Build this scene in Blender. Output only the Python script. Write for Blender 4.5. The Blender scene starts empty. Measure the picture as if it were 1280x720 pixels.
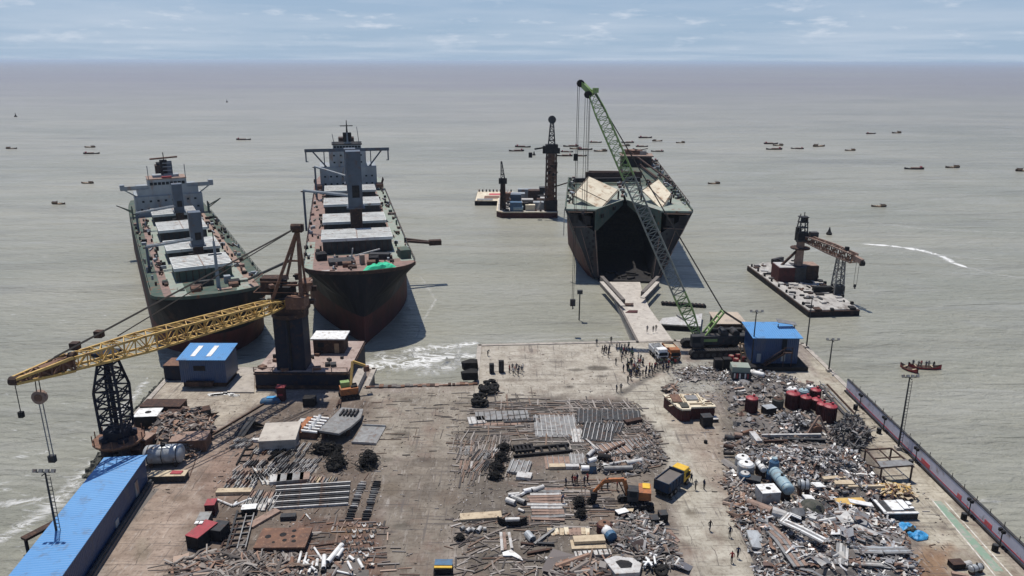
import bpy, bmesh, math, random
import numpy as np
from mathutils import Vector, Matrix, noise
R = math.radians
random.seed(11)
S = bpy.context.scene
COL = S.collection
# ---------------------------------------------------------------- camera
F, PITCH, H = 950.0, math.atan(283 / 950), 62.0
cam_d = bpy.data.cameras.new('camera'); cam = bpy.data.objects.new('camera', cam_d); COL.objects.link(cam)
cam_d.sensor_width = 36; cam_d.lens = F / 1280 * 36
cam_d.clip_start = 1; cam_d.clip_end = 120000
cam.matrix_world = Matrix.Translation((0, 0, H)) @ Matrix.Rotation(math.pi / 2 - PITCH, 4, 'X') @ Matrix.Rotation(R(0.18), 4, 'Z')
S.camera = cam
S.render.resolution_x, S.render.resolution_y = 1024, 576
# ---------------------------------------------------------------- light
SUN_EL, SUN_AZ = R(71), R(-27)          # azimuth from +Y, clockwise
S.view_settings.view_transform = 'Standard'; S.view_settings.look = 'None'
S.view_settings.gamma = 1; S.view_settings.exposure = 0.12
S.view_settings.use_curve_mapping = False
W = bpy.data.worlds.new('World'); S.world = W; W.use_nodes = True
nt = W.node_tree; nt.nodes.clear()
wo = nt.nodes.new('ShaderNodeOutputWorld'); bg = nt.nodes.new('ShaderNodeBackground')
sky = nt.nodes.new('ShaderNodeTexSky'); sky.sky_type = 'NISHITA'; sky.sun_disc = False
sky.sun_elevation = SUN_EL; sky.sun_rotation = SUN_AZ; sky.altitude = 60
sky.air_density = 1.0; sky.dust_density = 1.2; sky.ozone_density = 2.5
bg.inputs['Strength'].default_value = 0.085
# thin high cloud and a few small cumulus low over the horizon
tc = nt.nodes.new('ShaderNodeTexCoord')
sep = nt.nodes.new('ShaderNodeSeparateXYZ'); nt.links.new(tc.outputs['Generated'], sep.inputs[0])
def wmath(op, a, b=None, c=None):
    n = nt.nodes.new('ShaderNodeMath'); n.operation = op
    for i, x in enumerate((a, b, c)):
        if x is None: continue
        if isinstance(x, (int, float)): n.inputs[i].default_value = x
        else: nt.links.new(x, n.inputs[i])
    return n.outputs[0]
zden = wmath('ADD', wmath('MAXIMUM', sep.outputs['Z'], 0.0), 0.035)
cx = wmath('DIVIDE', sep.outputs['X'], zden); cy = wmath('DIVIDE', sep.outputs['Y'], zden)
comb = nt.nodes.new('ShaderNodeCombineXYZ'); nt.links.new(cx, comb.inputs[0]); nt.links.new(cy, comb.inputs[1])
def wnoise(vec, sc, det, lo, hi, rough=.55):
    n = nt.nodes.new('ShaderNodeTexNoise'); n.inputs['Scale'].default_value = sc; n.inputs['Detail'].default_value = det
    n.inputs['Roughness'].default_value = rough
    nt.links.new(vec, n.inputs['Vector'])
    m = nt.nodes.new('ShaderNodeMapRange'); m.inputs['From Min'].default_value = lo; m.inputs['From Max'].default_value = hi
    nt.links.new(n.outputs['Fac'], m.inputs['Value']); return m.outputs[0]
veil = wnoise(comb.outputs[0], .22, 7, .42, .75)
mp = nt.nodes.new('ShaderNodeMapping'); mp.inputs['Scale'].default_value = (6, 6, 26); nt.links.new(tc.outputs['Generated'], mp.inputs[0])
cum = wnoise(mp.outputs[0], 2.6, 9, .55, .72, .62)
band = wmath('MULTIPLY', wmath('GREATER_THAN', sep.outputs['Z'], .012),
             wmath('SUBTRACT', 1.0, wmath('SMOOTH_MIN', 1.0, wmath('MULTIPLY', wmath('ABSOLUTE', wmath('SUBTRACT', sep.outputs['Z'], .045)), 22.0), .1)))
lowf = wmath('MAXIMUM', wmath('MULTIPLY_ADD', sep.outputs['Z'], -2.2, 1.0), .15)
fac = wmath('MINIMUM', wmath('ADD', wmath('MULTIPLY', wmath('MULTIPLY', veil, .5), lowf), wmath('MULTIPLY', wmath('MULTIPLY', cum, band), .75)), .95)
mix = nt.nodes.new('ShaderNodeMix'); mix.data_type = 'RGBA'
nt.links.new(fac, mix.inputs['Factor'])
tint = nt.nodes.new('ShaderNodeMix'); tint.data_type = 'RGBA'; tint.blend_type = 'MULTIPLY'; tint.inputs['Factor'].default_value = 1
nt.links.new(sky.outputs[0], tint.inputs[6]); tint.inputs[7].default_value = (.34, .52, .85, 1)
low = nt.nodes.new('ShaderNodeMix'); low.data_type = 'RGBA'
nt.links.new(wmath('MAXIMUM', wmath('MULTIPLY_ADD', sep.outputs['Z'], -1.6, .88), .05), low.inputs['Factor'])
nt.links.new(tint.outputs[2], low.inputs[6]); low.inputs[7].default_value = (4.5, 5.9, 7.6, 1)
nt.links.new(low.outputs[2], mix.inputs[6]); mix.inputs[7].default_value = (8.0, 8.5, 9.4, 1)
nt.links.new(mix.outputs[2], bg.inputs['Color']); nt.links.new(bg.outputs[0], wo.inputs['Surface'])
sd = bpy.data.lights.new('sun', 'SUN'); sd.energy = 4.4; sd.angle = R(.53); sd.color = (1, .955, .89)
sun = bpy.data.objects.new('sun', sd); COL.objects.link(sun)
sdir = Vector((math.sin(SUN_AZ) * math.cos(SUN_EL), math.cos(SUN_AZ) * math.cos(SUN_EL), math.sin(SUN_EL)))
sun.rotation_euler = sdir.to_track_quat('Z', 'Y').to_euler()
# ---------------------------------------------------------------- pixel -> place
_c, _s = math.cos(PITCH), math.sin(PITCH)
def G(u, v, z=3.0):
    """point of the plane at height z seen at photo pixel u, v"""
    q = -(v - 360) / F; dz = -_s + q * _c; t = (z - H) / dz
    return Vector(((u - 640) / F * t, (_c + q * _s) * t, z))
def PT(u, v, y):
    """point seen at photo pixel u, v on the vertical plane at distance y"""
    q = -(v - 360) / F; z = H + y * (-_s + q * _c) / (_c + q * _s)
    return Vector(((u - 640) / F * (y * _c + (H - z) * _s), y, z))
def ZT(y, v):
    return PT(640, v, y).z
def PU(p):
    d = p[1] * _c + (H - p[2]) * _s
    return 640 + F * p[0] / d, 360 + F * ((H - p[2]) * _c - p[1] * _s) / d
# ---------------------------------------------------------------- materials
MATS = {}
def mat(name, c1, c2=None, rough=.7, metal=0.0, scale=1.2, lo=.35, hi=.65, bump=.0, bscale=6.0, c3=None, s3=6.0, stretch=(1, 1, 1), island=None, coords='Object'):
    m = bpy.data.materials.new(name); m.use_nodes = True; t = m.node_tree; b = t.nodes['Principled BSDF']
    b.inputs['Roughness'].default_value = rough; b.inputs['Metallic'].default_value = metal
    co = t.nodes.new('ShaderNodeTexCoord'); mp = t.nodes.new('ShaderNodeMapping'); mp.inputs['Scale'].default_value = stretch
    t.links.new(co.outputs[coords], mp.inputs[0])
    def rgb(c): return (c[0], c[1], c[2], 1)
    def ns(sc, det=6, rg=.6):
        n = t.nodes.new('ShaderNodeTexNoise'); n.inputs['Scale'].default_value = sc; n.inputs['Detail'].default_value = det
        n.inputs['Roughness'].default_value = rg; t.links.new(mp.outputs[0], n.inputs['Vector']); return n.outputs['Fac']
    def rng(o, a, z):
        r = t.nodes.new('ShaderNodeMapRange'); r.inputs['From Min'].default_value = a; r.inputs['From Max'].default_value = z
        t.links.new(o, r.inputs['Value']); return r.outputs[0]
    def mx(f, a, z):
        x = t.nodes.new('ShaderNodeMix'); x.data_type = 'RGBA'
        t.links.new(f, x.inputs['Factor'])
        for i, q in ((6, a), (7, z)):
            if isinstance(q, tuple): x.inputs[i].default_value = rgb(q)
            else: t.links.new(q, x.inputs[i])
        return x.outputs[2]
    cur = tuple(c1)
    if island:
        gi = t.nodes.new('ShaderNodeNewGeometry'); rp = t.nodes.new('ShaderNodeValToRGB'); rp.color_ramp.interpolation = 'CONSTANT'
        el = rp.color_ramp.elements; n = len(island)
        el[0].position = 0; el[0].color = rgb(island[0])
        el[1].position = 1 / n; el[1].color = rgb(island[1])
        for i in range(2, n): e = el.new(i / n); e.color = rgb(island[i])
        t.links.new(gi.outputs['Random Per Island'], rp.inputs[0]); cur = rp.outputs[0]
    if c2 is not None: cur = mx(rng(ns(scale), lo, hi), cur, tuple(c2))
    if c3 is not None: cur = mx(rng(ns(s3, 8, .7), .54, .66), cur, tuple(c3))
    if isinstance(cur, tuple): b.inputs['Base Color'].default_value = rgb(cur)
    else: t.links.new(cur, b.inputs['Base Color'])
    if bump:
        bn = t.nodes.new('ShaderNodeBump'); bn.inputs['Strength'].default_value = bump; bn.inputs['Distance'].default_value = .1
        t.links.new(ns(bscale, 5), bn.inputs['Height']); t.links.new(bn.outputs[0], b.inputs['Normal'])
    if max(c1) < .11 or name.startswith('hull'): b.inputs['Specular IOR Level'].default_value = .15; b.inputs['Roughness'].default_value = max(rough, .7)
    MATS[name] = m; return m
RUST = (.16, .075, .045)
mat('hull_black', (.009, .009, .012), (.022, .021, .022), .55, c3=(.05, .03, .025), s3=.35, scale=.25, stretch=(1, 1, .25))
mat('hull_grey', (.06, .062, .06), (.02, .021, .024), .6, c3=(.055, .036, .03), s3=.3, scale=.12, stretch=(1, 1, .3))
mat('hull_red', (.105, .033, .029), (.055, .024, .022), .7, c3=(.045, .03, .028), s3=.4, scale=.2, stretch=(1, 1, .4))
mat('deck_green', (.19, .24, .19), (.27, .28, .24), .75, c3=RUST, s3=.6, scale=.3)
mat('deck_green_dark', (.055, .085, .068), (.095, .115, .09), .75, c3=RUST, s3=.7, scale=.35)
mat('deck_red', (.24, .145, .115), (.16, .11, .09), .8, c3=(.08, .06, .05), s3=.8, scale=.4)
mat('hatch_white', (.66, .67, .63), (.48, .49, .46), .6, c3=(.32, .22, .15), s3=.5, scale=.3)
mat('hatch_cream', (.62, .56, .42), (.50, .42, .30), .7, c3=(.28, .17, .09), s3=.5, scale=.25)
mat('ship_white', (.29, .32, .335), (.20, .225, .24), .6, c3=(.24, .17, .13), s3=.4, scale=.3, stretch=(1, 1, .3))
mat('ship_blue', (.075, .10, .135), (.05, .065, .085), .6, c3=(.08, .05, .04), s3=.5, scale=.4)
mat('coaming', (.035, .04, .04), (.07, .065, .06), .8, scale=.6)
mat('dark', (.014, .014, .016), (.03, .027, .025), .8)
mat('window', (.012, .016, .02), None, .15)
mat('rust', (.17, .085, .05), (.10, .055, .038), .85, c3=(.26, .15, .09), s3=2, scale=.8)
mat('rust_dark', (.075, .045, .035), (.04, .03, .027), .85, c3=(.14, .08, .05), s3=2, scale=.8)
mat('rust_pale', (.30, .20, .15), (.20, .14, .11), .85, c3=(.12, .08, .06), s3=2, scale=.8)
mat('steel', (.26, .26, .25), (.17, .165, .155), .5, .2, c3=(.15, .10, .075), s3=1.5)
mat('steel_dark', (.06, .062, .065), (.035, .035, .036), .6, .1, c3=(.10, .065, .05), s3=1.5)
mat('steel_pale', (.52, .51, .48), (.36, .345, .32), .5, .1, c3=(.24, .17, .13), s3=1.5)
mat('white', (.74, .74, .71), (.58, .57, .54), .5, c3=(.34, .29, .24), s3=1.3)
mat('tank_silver', (.42, .44, .44), (.30, .31, .31), .4, .2, c3=(.2, .14, .1), s3=1)
mat('tank_blue', (.30, .40, .43), (.22, .31, .34), .5, c3=(.16, .14, .12), s3=1.5)
mat('blue_paint', (.05, .13, .22), (.035, .08, .14), .55, c3=(.1, .08, .07), s3=1.2)
mat('blue_tarp', (.03, .22, .46), (.05, .30, .55), .5, bump=.5)
mat('green_net', (.01, .42, .20), (.02, .50, .28), .7, bump=.5)
mat('green_paint', (.17, .27, .07), (.24, .33, .13), .5, c3=(.09, .13, .05), s3=1.2)
mat('yellow_paint', (.56, .37, .10), (.44, .27, .08), .6, c3=(.20, .10, .045), s3=.9)
mat('yellow_bright', (.68, .43, .03), (.55, .33, .03), .5)
mat('orange_paint', (.38, .13, .035), (.22, .08, .03), .6, c3=(.10, .055, .035), s3=1.2, scale=2)
mat('red_paint', (.33, .03, .04), (.22, .022, .027), .55, c3=(.13, .05, .04), s3=2)
mat('maroon', (.085, .028, .026), (.05, .022, .022), .7)
mat('rubber', (.012, .012, .012), (.03, .028, .026), .9, bump=.3)
mat('navy', (.014, .018, .032), (.022, .024, .034), .6, c3=(.045, .03, .026), s3=.8)
mat('concrete', (.38, .34, .29), (.28, .25, .215), .9, c3=(.2, .175, .15), s3=1, scale=.5, bump=.2)
mat('boom_steel', (.22, .235, .20), (.13, .14, .125), .5)
mat('concrete_pale', (.46, .42, .36), (.36, .325, .28), .9, c3=(.26, .225, .19), s3=.8, scale=.5, bump=.2)
mat('concrete_dark', (.15, .13, .115), (.10, .09, .08), .9, scale=.4, bump=.2)
mat('deck_concrete', (.42, .40, .365), (.25, .235, .215), .9, c3=(.12, .10, .085), s3=.45, scale=.6, stretch=(1, .5, 1))
mat('rope', (.05, .045, .04), None, .9)
mat('wall_lavender', (.46, .46, .53), (.38, .38, .44), .8, c3=(.2, .17, .16), s3=.8, scale=.3)
mat('wood', (.32, .22, .13), (.22, .15, .09), .8, stretch=(1, 6, 1))
mat('truck_navy', (.02, .045, .085), (.03, .04, .06), .6, c3=(.07, .05, .04), s3=1.5)
mat('pontoon_deck', (.36, .29, .25), (.26, .19, .16), .9, c3=(.13, .085, .07), s3=.7, scale=.4)
mat('wood_pale', (.50, .41, .28), (.38, .30, .20), .8, c3=(.22, .16, .10), s3=1.6)
mat('red_marking', (.45, .06, .07), (.32, .10, .10), .8, lo=.45, hi=.6)
mat('green_marking', (.19, .27, .20), (.28, .28, .24), .9, lo=.5, hi=.62, scale=.8)
mat('line_marking', (.55, .53, .47), (.38, .34, .29), .9, lo=.48, hi=.6)
mat('rock', (.055, .058, .048), (.10, .095, .08), .9, bump=.4, c3=(.03, .04, .028), s3=2)
mat('skin', (.16, .09, .06), None, .6)
mat('hair', (.012, .01, .009), None, .7)
for n, c in (('cloth_black', (.02, .02, .024)), ('cloth_navy', (.025, .035, .07)), ('cloth_white', (.55, .54, .52)), ('cloth_red', (.32, .045, .04)),
             ('cloth_green', (.05, .11, .07)), ('cloth_khaki', (.20, .16, .11)), ('cloth_blue', (.07, .13, .26)), ('cloth_grey', (.12, .12, .125))):
    mat(n, c, tuple(x * .7 for x in c), .9, scale=8)
mat('helmet_yellow', (.6, .42, .04), None, .4)
PAL_MIX = [(.05, .05, .05), (.15, .14, .13), (.27, .26, .25), (.14, .08, .055), (.40, .39, .37), (.09, .075, .065), (.24, .17, .13), (.50, .49, .46), (.12, .12, .13), (.17, .17, .17)]
mat('scrap_mixed', (1, 1, 1), None, .5, .15, island=PAL_MIX, c3=(.12, .075, .055), s3=1.5)
mat('scrap_silver', (1, 1, 1), None, .42, .25, island=[(.42, .42, .41), (.27, .27, .27), (.15, .15, .15), (.55, .54, .52), (.08, .075, .07), (.22, .205, .19), (.62, .61, .59), (.15, .10, .08), (.34, .33, .31), (.10, .10, .10)], c3=(.15, .1, .08), s3=1.5)
mat('scrap_dark', (1, 1, 1), None, .6, .1, island=[(.03, .03, .032), (.07, .07, .072), (.12, .115, .11), (.05, .045, .04), (.2, .19, .185), (.08, .055, .045)])
mat('scrap_rust', (1, 1, 1), None, .8, 0, island=[(.17, .09, .055), (.10, .06, .045), (.26, .16, .11), (.34, .25, .19), (.06, .045, .04), (.22, .20, .18), (.14, .12, .11)])
mat('scrap_brown', (1, 1, 1), None, .8, 0, island=[(.12, .10, .085), (.19, .16, .135), (.08, .065, .055), (.27, .24, .21), (.05, .042, .038), (.15, .10, .07)])
mat('ground_debris', (1, 1, 1), None, .85, 0, island=[(.13, .105, .09), (.20, .17, .145), (.28, .25, .22), (.07, .055, .05), (.13, .08, .055), (.37, .34, .31), (.04, .035, .03)])
def corrugated(name, c1, c2, axis, sc=3.2, rough=.45):
    m = mat(name, c1, c2, rough, scale=.25, lo=.3, hi=.8, c3=tuple(.55 * x + .04 for x in c1), s3=.45, stretch=(1, 1, .4)); t = m.node_tree; b = t.nodes['Principled BSDF']
    co = t.nodes.new('ShaderNodeTexCoord'); w = t.nodes.new('ShaderNodeTexWave'); w.bands_direction = axis; w.inputs['Scale'].default_value = sc
    w.inputs['Distortion'].default_value = 0
    t.links.new(co.outputs['Object'], w.inputs['Vector'])
    bn = t.nodes.new('ShaderNodeBump'); bn.inputs['Strength'].default_value = .6; bn.inputs['Distance'].default_value = .12
    t.links.new(w.outputs['Fac'], bn.inputs['Height']); t.links.new(bn.outputs[0], b.inputs['Normal'])
corrugated('roof_blue', (.075, .235, .48), (.095, .27, .52), 'Y', .55)
corrugated('roof_blue_x', (.075, .235, .48), (.095, .27, .52), 'X', .7)
corrugated('wall_blue', (.035, .10, .25), (.03, .085, .21), 'Y', .8)
corrugated('wall_blue_x', (.02, .055, .135), (.017, .045, .11), 'X', .8)  # much darker than the roof: shade of the fronts put into the colour
corrugated('roof_beige', (.46, .38, .29), (.38, .30, .23), 'X', .7, .7)
corrugated('skylight', (.34, .40, .42), (.24, .29, .31), 'Y', .55)
# ---------------------------------------------------------------- mesh builder
class MB:
    def __init__(s, org=(0, 0, 0)):
        s.v = []; s.f = []; s.m = []; s.mi = 0; s.mats = []; s.org = Vector(org); s.M = None; s.cuts = []; s.kind = None
    def use(s, name):
        if name not in s.mats: s.mats.append(name)
        s.mi = s.mats.index(name); return s
    def add(s, vs, fs):
        o = len(s.v); s.cuts.append((o, len(s.f), s.kind))
        if s.M is not None: vs = [s.M @ Vector(p) for p in vs]
        s.v.extend([(p[0], p[1], p[2]) for p in vs]); s.f.extend([tuple(i + o for i in f) for f in fs]); s.m.extend([s.mi] * len(fs)); return s
    def box(s, c, d, rz=0, rot=None):
        s.kind = 'box'
        c = Vector(c); M = rot if rot is not None else Matrix.Rotation(rz, 3, 'Z'); x, y, z = d[0] / 2, d[1] / 2, d[2] / 2
        vs = [c + M @ Vector(p) for p in ((-x, -y, -z), (x, -y, -z), (x, y, -z), (-x, y, -z), (-x, -y, z), (x, -y, z), (x, y, z), (-x, y, z))]
        return s.add(vs, [(0, 3, 2, 1), (4, 5, 6, 7), (0, 1, 5, 4), (1, 2, 6, 5), (2, 3, 7, 6), (3, 0, 4, 7)])
    def bx(s, x0, x1, y0, y1, z0, z1): return s.box(((x0 + x1) / 2, (y0 + y1) / 2, (z0 + z1) / 2), (x1 - x0, y1 - y0, z1 - z0))
    def frame(s, a, b, up=(0, 0, 1)):
        a, b = Vector(a), Vector(b); d = (b - a); L = d.length or 1e-6; d = d / L; u = Vector(up)
        if abs(d.dot(u)) > .97: u = Vector((0, 1, 0))
        x = d.cross(u).normalized(); return a, b, d, x, x.cross(d).normalized(), L
    def beam(s, a, b, w, h=None, up=(0, 0, 1)):
        s.kind = 'beam'
        h = h or w; a, b, d, x, z, L = s.frame(a, b, up); x = x * w / 2; z = z * h / 2
        return s.add([a - x - z, a + x - z, a + x + z, a - x + z, b - x - z, b + x - z, b + x + z, b - x + z],
                     [(0, 1, 2, 3), (7, 6, 5, 4), (0, 4, 5, 1), (1, 5, 6, 2), (2, 6, 7, 3), (3, 7, 4, 0)])
    def ibeam(s, a, b, w, h, t=.06):
        a, b, d, x, z, L = s.frame(a, b)
        s.beam(a + z * (h / 2 - t / 2), b + z * (h / 2 - t / 2), w, t); s.beam(a - z * (h / 2 - t / 2), b - z * (h / 2 - t / 2), w, t)
        return s.beam(a, b, t, h - 2 * t)
    def tube(s, a, b, r0, r1=None, n=10, caps=True):
        s.kind = 'tube'
        r1 = r0 if r1 is None else r1; a, b, d, x, z, L = s.frame(a, b); vs = []
        for p, r in ((a, r0), (b, r1)):
            for i in range(n):
                t = 2 * math.pi * i / n; vs.append(p + x * (r * math.cos(t)) + z * (r * math.sin(t)))
        fs = [(i, (i + 1) % n, n + (i + 1) % n, n + i) for i in range(n)]
        if caps: fs += [tuple(range(n))[::-1], tuple(range(n, 2 * n))]
        return s.add(vs, fs)
    def pipe(s, a, b, r, t=None, n=12):
        """open-ended pipe with wall thickness"""
        t = t or r * .18; a, b, d, x, z, L = s.frame(a, b); vs = []
        for p, q in ((a, r), (b, r), (b, r - t), (a, r - t)):
            for i in range(n):
                g = 2 * math.pi * i / n; vs.append(p + x * (q * math.cos(g)) + z * (q * math.sin(g)))
        fs = []
        for k in range(4):
            for i in range(n): fs.append((k * n + i, k * n + (i + 1) % n, ((k + 1) % 4) * n + (i + 1) % n, ((k + 1) % 4) * n + i))
        return s.add(vs, fs)
    def lathe(s, prof, c=(0, 0, 0), n=16, a=None):
        """prof: (radius, height) list; axis from c along a"""
        ax = Vector(a).normalized() if a else Vector((0, 0, 1)); Q = ax.to_track_quat('Z', 'Y').to_matrix(); c = Vector(c); vs = []
        for r, z in prof:
            for i in range(n): g = 2 * math.pi * i / n; vs.append(c + Q @ Vector((r * math.cos(g), r * math.sin(g), z)))
        fs = []
        for k in range(len(prof) - 1):
            for i in range(n): fs.append((k * n + i, k * n + (i + 1) % n, (k + 1) * n + (i + 1) % n, (k + 1) * n + i))
        fs += [tuple(range(n))[::-1], tuple((len(prof) - 1) * n + i for i in range(n))]
        return s.add(vs, fs)
    def prism(s, poly, z0, z1):
        n = len(poly); vs = [(p[0], p[1], z0) for p in poly] + [(p[0], p[1], z1) for p in poly]
        return s.add(vs, [tuple(range(n))[::-1], tuple(range(n, 2 * n))] + [(i, (i + 1) % n, n + (i + 1) % n, n + i) for i in range(n)])
    def slab(s, pts, th):
        """thin plate from a 3D polygon, thickened along its normal"""
        pts = [Vector(p) for p in pts]; nn = (pts[1] - pts[0]).cross(pts[2] - pts[0]).normalized() * th; n = len(pts)
        return s.add([p - nn for p in pts] + pts, [tuple(range(n))[::-1], tuple(range(n, 2 * n))] + [(i, (i + 1) % n, n + (i + 1) % n, n + i) for i in range(n)])
    def wire(s, pts, r, n=4):
        for a, b in zip(pts, pts[1:]): s.tube(a, b, r, n=n, caps=False)
        return s
    def lattice(s, a, b, prof, n, ch=.16, br=.09, up=(0, 0, 1), cm=None, bm=None):
        """four-chord lattice boom; prof = [(t, width, depth)]"""
        a, b, d, x, z, L = s.frame(a, b, up)
        def dim(t):
            for (t0, w0, h0), (t1, w1, h1) in zip(prof, prof[1:]):
                if t <= t1 + 1e-9: k = (t - t0) / (t1 - t0); return w0 + (w1 - w0) * k, h0 + (h1 - h0) * k
            return prof[-1][1:]
        rings = []
        for i in range(n + 1):
            w, h = dim(i / n); p = a + d * (L * i / n)
            rings.append([p - x * w / 2 - z * h / 2, p + x * w / 2 - z * h / 2, p + x * w / 2 + z * h / 2, p - x * w / 2 + z * h / 2])
        for i in range(n):
            if cm: s.use(cm)
            for k in range(4): s.beam(rings[i][k], rings[i + 1][k], ch)
            if bm: s.use(bm)
            for k in range(4):
                k2 = (k + 1) % 4
                s.beam(rings[i][k], rings[i][k2], br)
                if i % 2: s.beam(rings[i][k], rings[i + 1][k2], br)
                else: s.beam(rings[i][k2], rings[i + 1][k], br)
        for k in range(4): s.beam(rings[n][k], rings[n][(k + 1) % 4], br)
        return s
    def each(s, names, parent):
        """build every piece as a part of its own; names: by shape"""
        out = []; cuts = s.cuts + [(len(s.v), len(s.f), None)]
        for (v0, f0, k), (v1, f1, _) in zip(cuts, cuts[1:]):
            if v1 == v0: continue
            q = MB(s.org); q.use(s.mats[s.m[f0]]); q.add(s.v[v0:v1], [tuple(i - v0 for i in f) for f in s.f[f0:f1]]); out.append(q.build(names.get(k, names['']), parent))
        return out
    def build(s, name, parent=None, smooth=False, loc=None):
        me = bpy.data.meshes.new(name); o3 = s.org
        me.from_pydata([(p[0] - o3[0], p[1] - o3[1], p[2] - o3[2]) for p in s.v], [], s.f)
        for n in (s.mats or ['steel']): me.materials.append(MATS[n])
        if s.mats: me.polygons.foreach_set('material_index', s.m)
        if smooth: me.polygons.foreach_set('use_smooth', [True] * len(me.polygons))
        me.update(); o = bpy.data.objects.new(name, me); COL.objects.link(o)
        if parent: o.parent = parent
        else: o.location = o3
        if loc is not None: o.location = loc
        return o
def fixn(o):
    bm = bmesh.new(); bm.from_mesh(o.data); bmesh.ops.recalc_face_normals(bm, faces=bm.faces); bm.to_mesh(o.data); bm.free(); return o
def bevel(o, w=.05):
    bm = bmesh.new(); bm.from_mesh(o.data); bmesh.ops.bevel(bm, geom=bm.edges[:], offset=w, segments=1, affect='EDGES', clamp_overlap=True); bm.to_mesh(o.data); bm.free(); return o
def tag(o, label, cat, group=None):
    o['label'] = label; o['category'] = cat
    if group: o['group'] = group
    return o
def thing(name, label, cat, loc=(0, 0, 0), rz=0, group=None):
    o = bpy.data.objects.new(name, None); COL.objects.link(o); o.location = loc; o.rotation_euler = (0, 0, rz); o.empty_display_size = .5
    return tag(o, label, cat, group)
def kind(o, k='structure'): o['kind'] = k; return o
def dup(o, parent=None):
    c = o.copy(); COL.objects.link(c)
    if parent: c.parent = parent
    for ch in list(o.children): dup(ch, c)
    return c
ORD = ['leftmost', 'second from left', 'third from left', 'fourth from left', 'fifth from left', 'sixth from left', 'seventh from left', 'eighth from left', 'ninth from left', 'tenth from left', 'eleventh from left', 'twelfth from left', 'thirteenth from left', 'fourteenth from left', 'fifteenth from left', 'sixteenth from left']
NRD = ['nearest', 'second nearest', 'third nearest', 'fourth nearest', 'fifth nearest', 'sixth nearest', 'seventh nearest', 'eighth nearest', 'ninth nearest', 'tenth nearest', 'eleventh nearest', 'twelfth nearest', 'thirteenth nearest', 'fourteenth nearest', 'fifteenth nearest', 'sixteenth nearest', 'seventeenth nearest', 'eighteenth nearest']
def rank(objs, what, by='x'):
    """a label of its own for each thing of a row, from its place in the row"""
    bpy_loc = lambda o: Vector(o.location)
    if by == 'x': objs = sorted(objs, key=lambda o: PU(bpy_loc(o))[0]); words = ORD
    else: objs = sorted(objs, key=lambda o: -PU(bpy_loc(o))[1]); words = NRD
    n = len(objs)
    for i, o in enumerate(objs):
        w = words[i] if i < len(words) else words[-1]
        if by == 'x' and i == n - 1 and n > 1: w = 'rightmost'
        if by != 'x' and i == n - 1 and n > 1: w = 'farthest'
        o['label'] = what + ', ' + w
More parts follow.
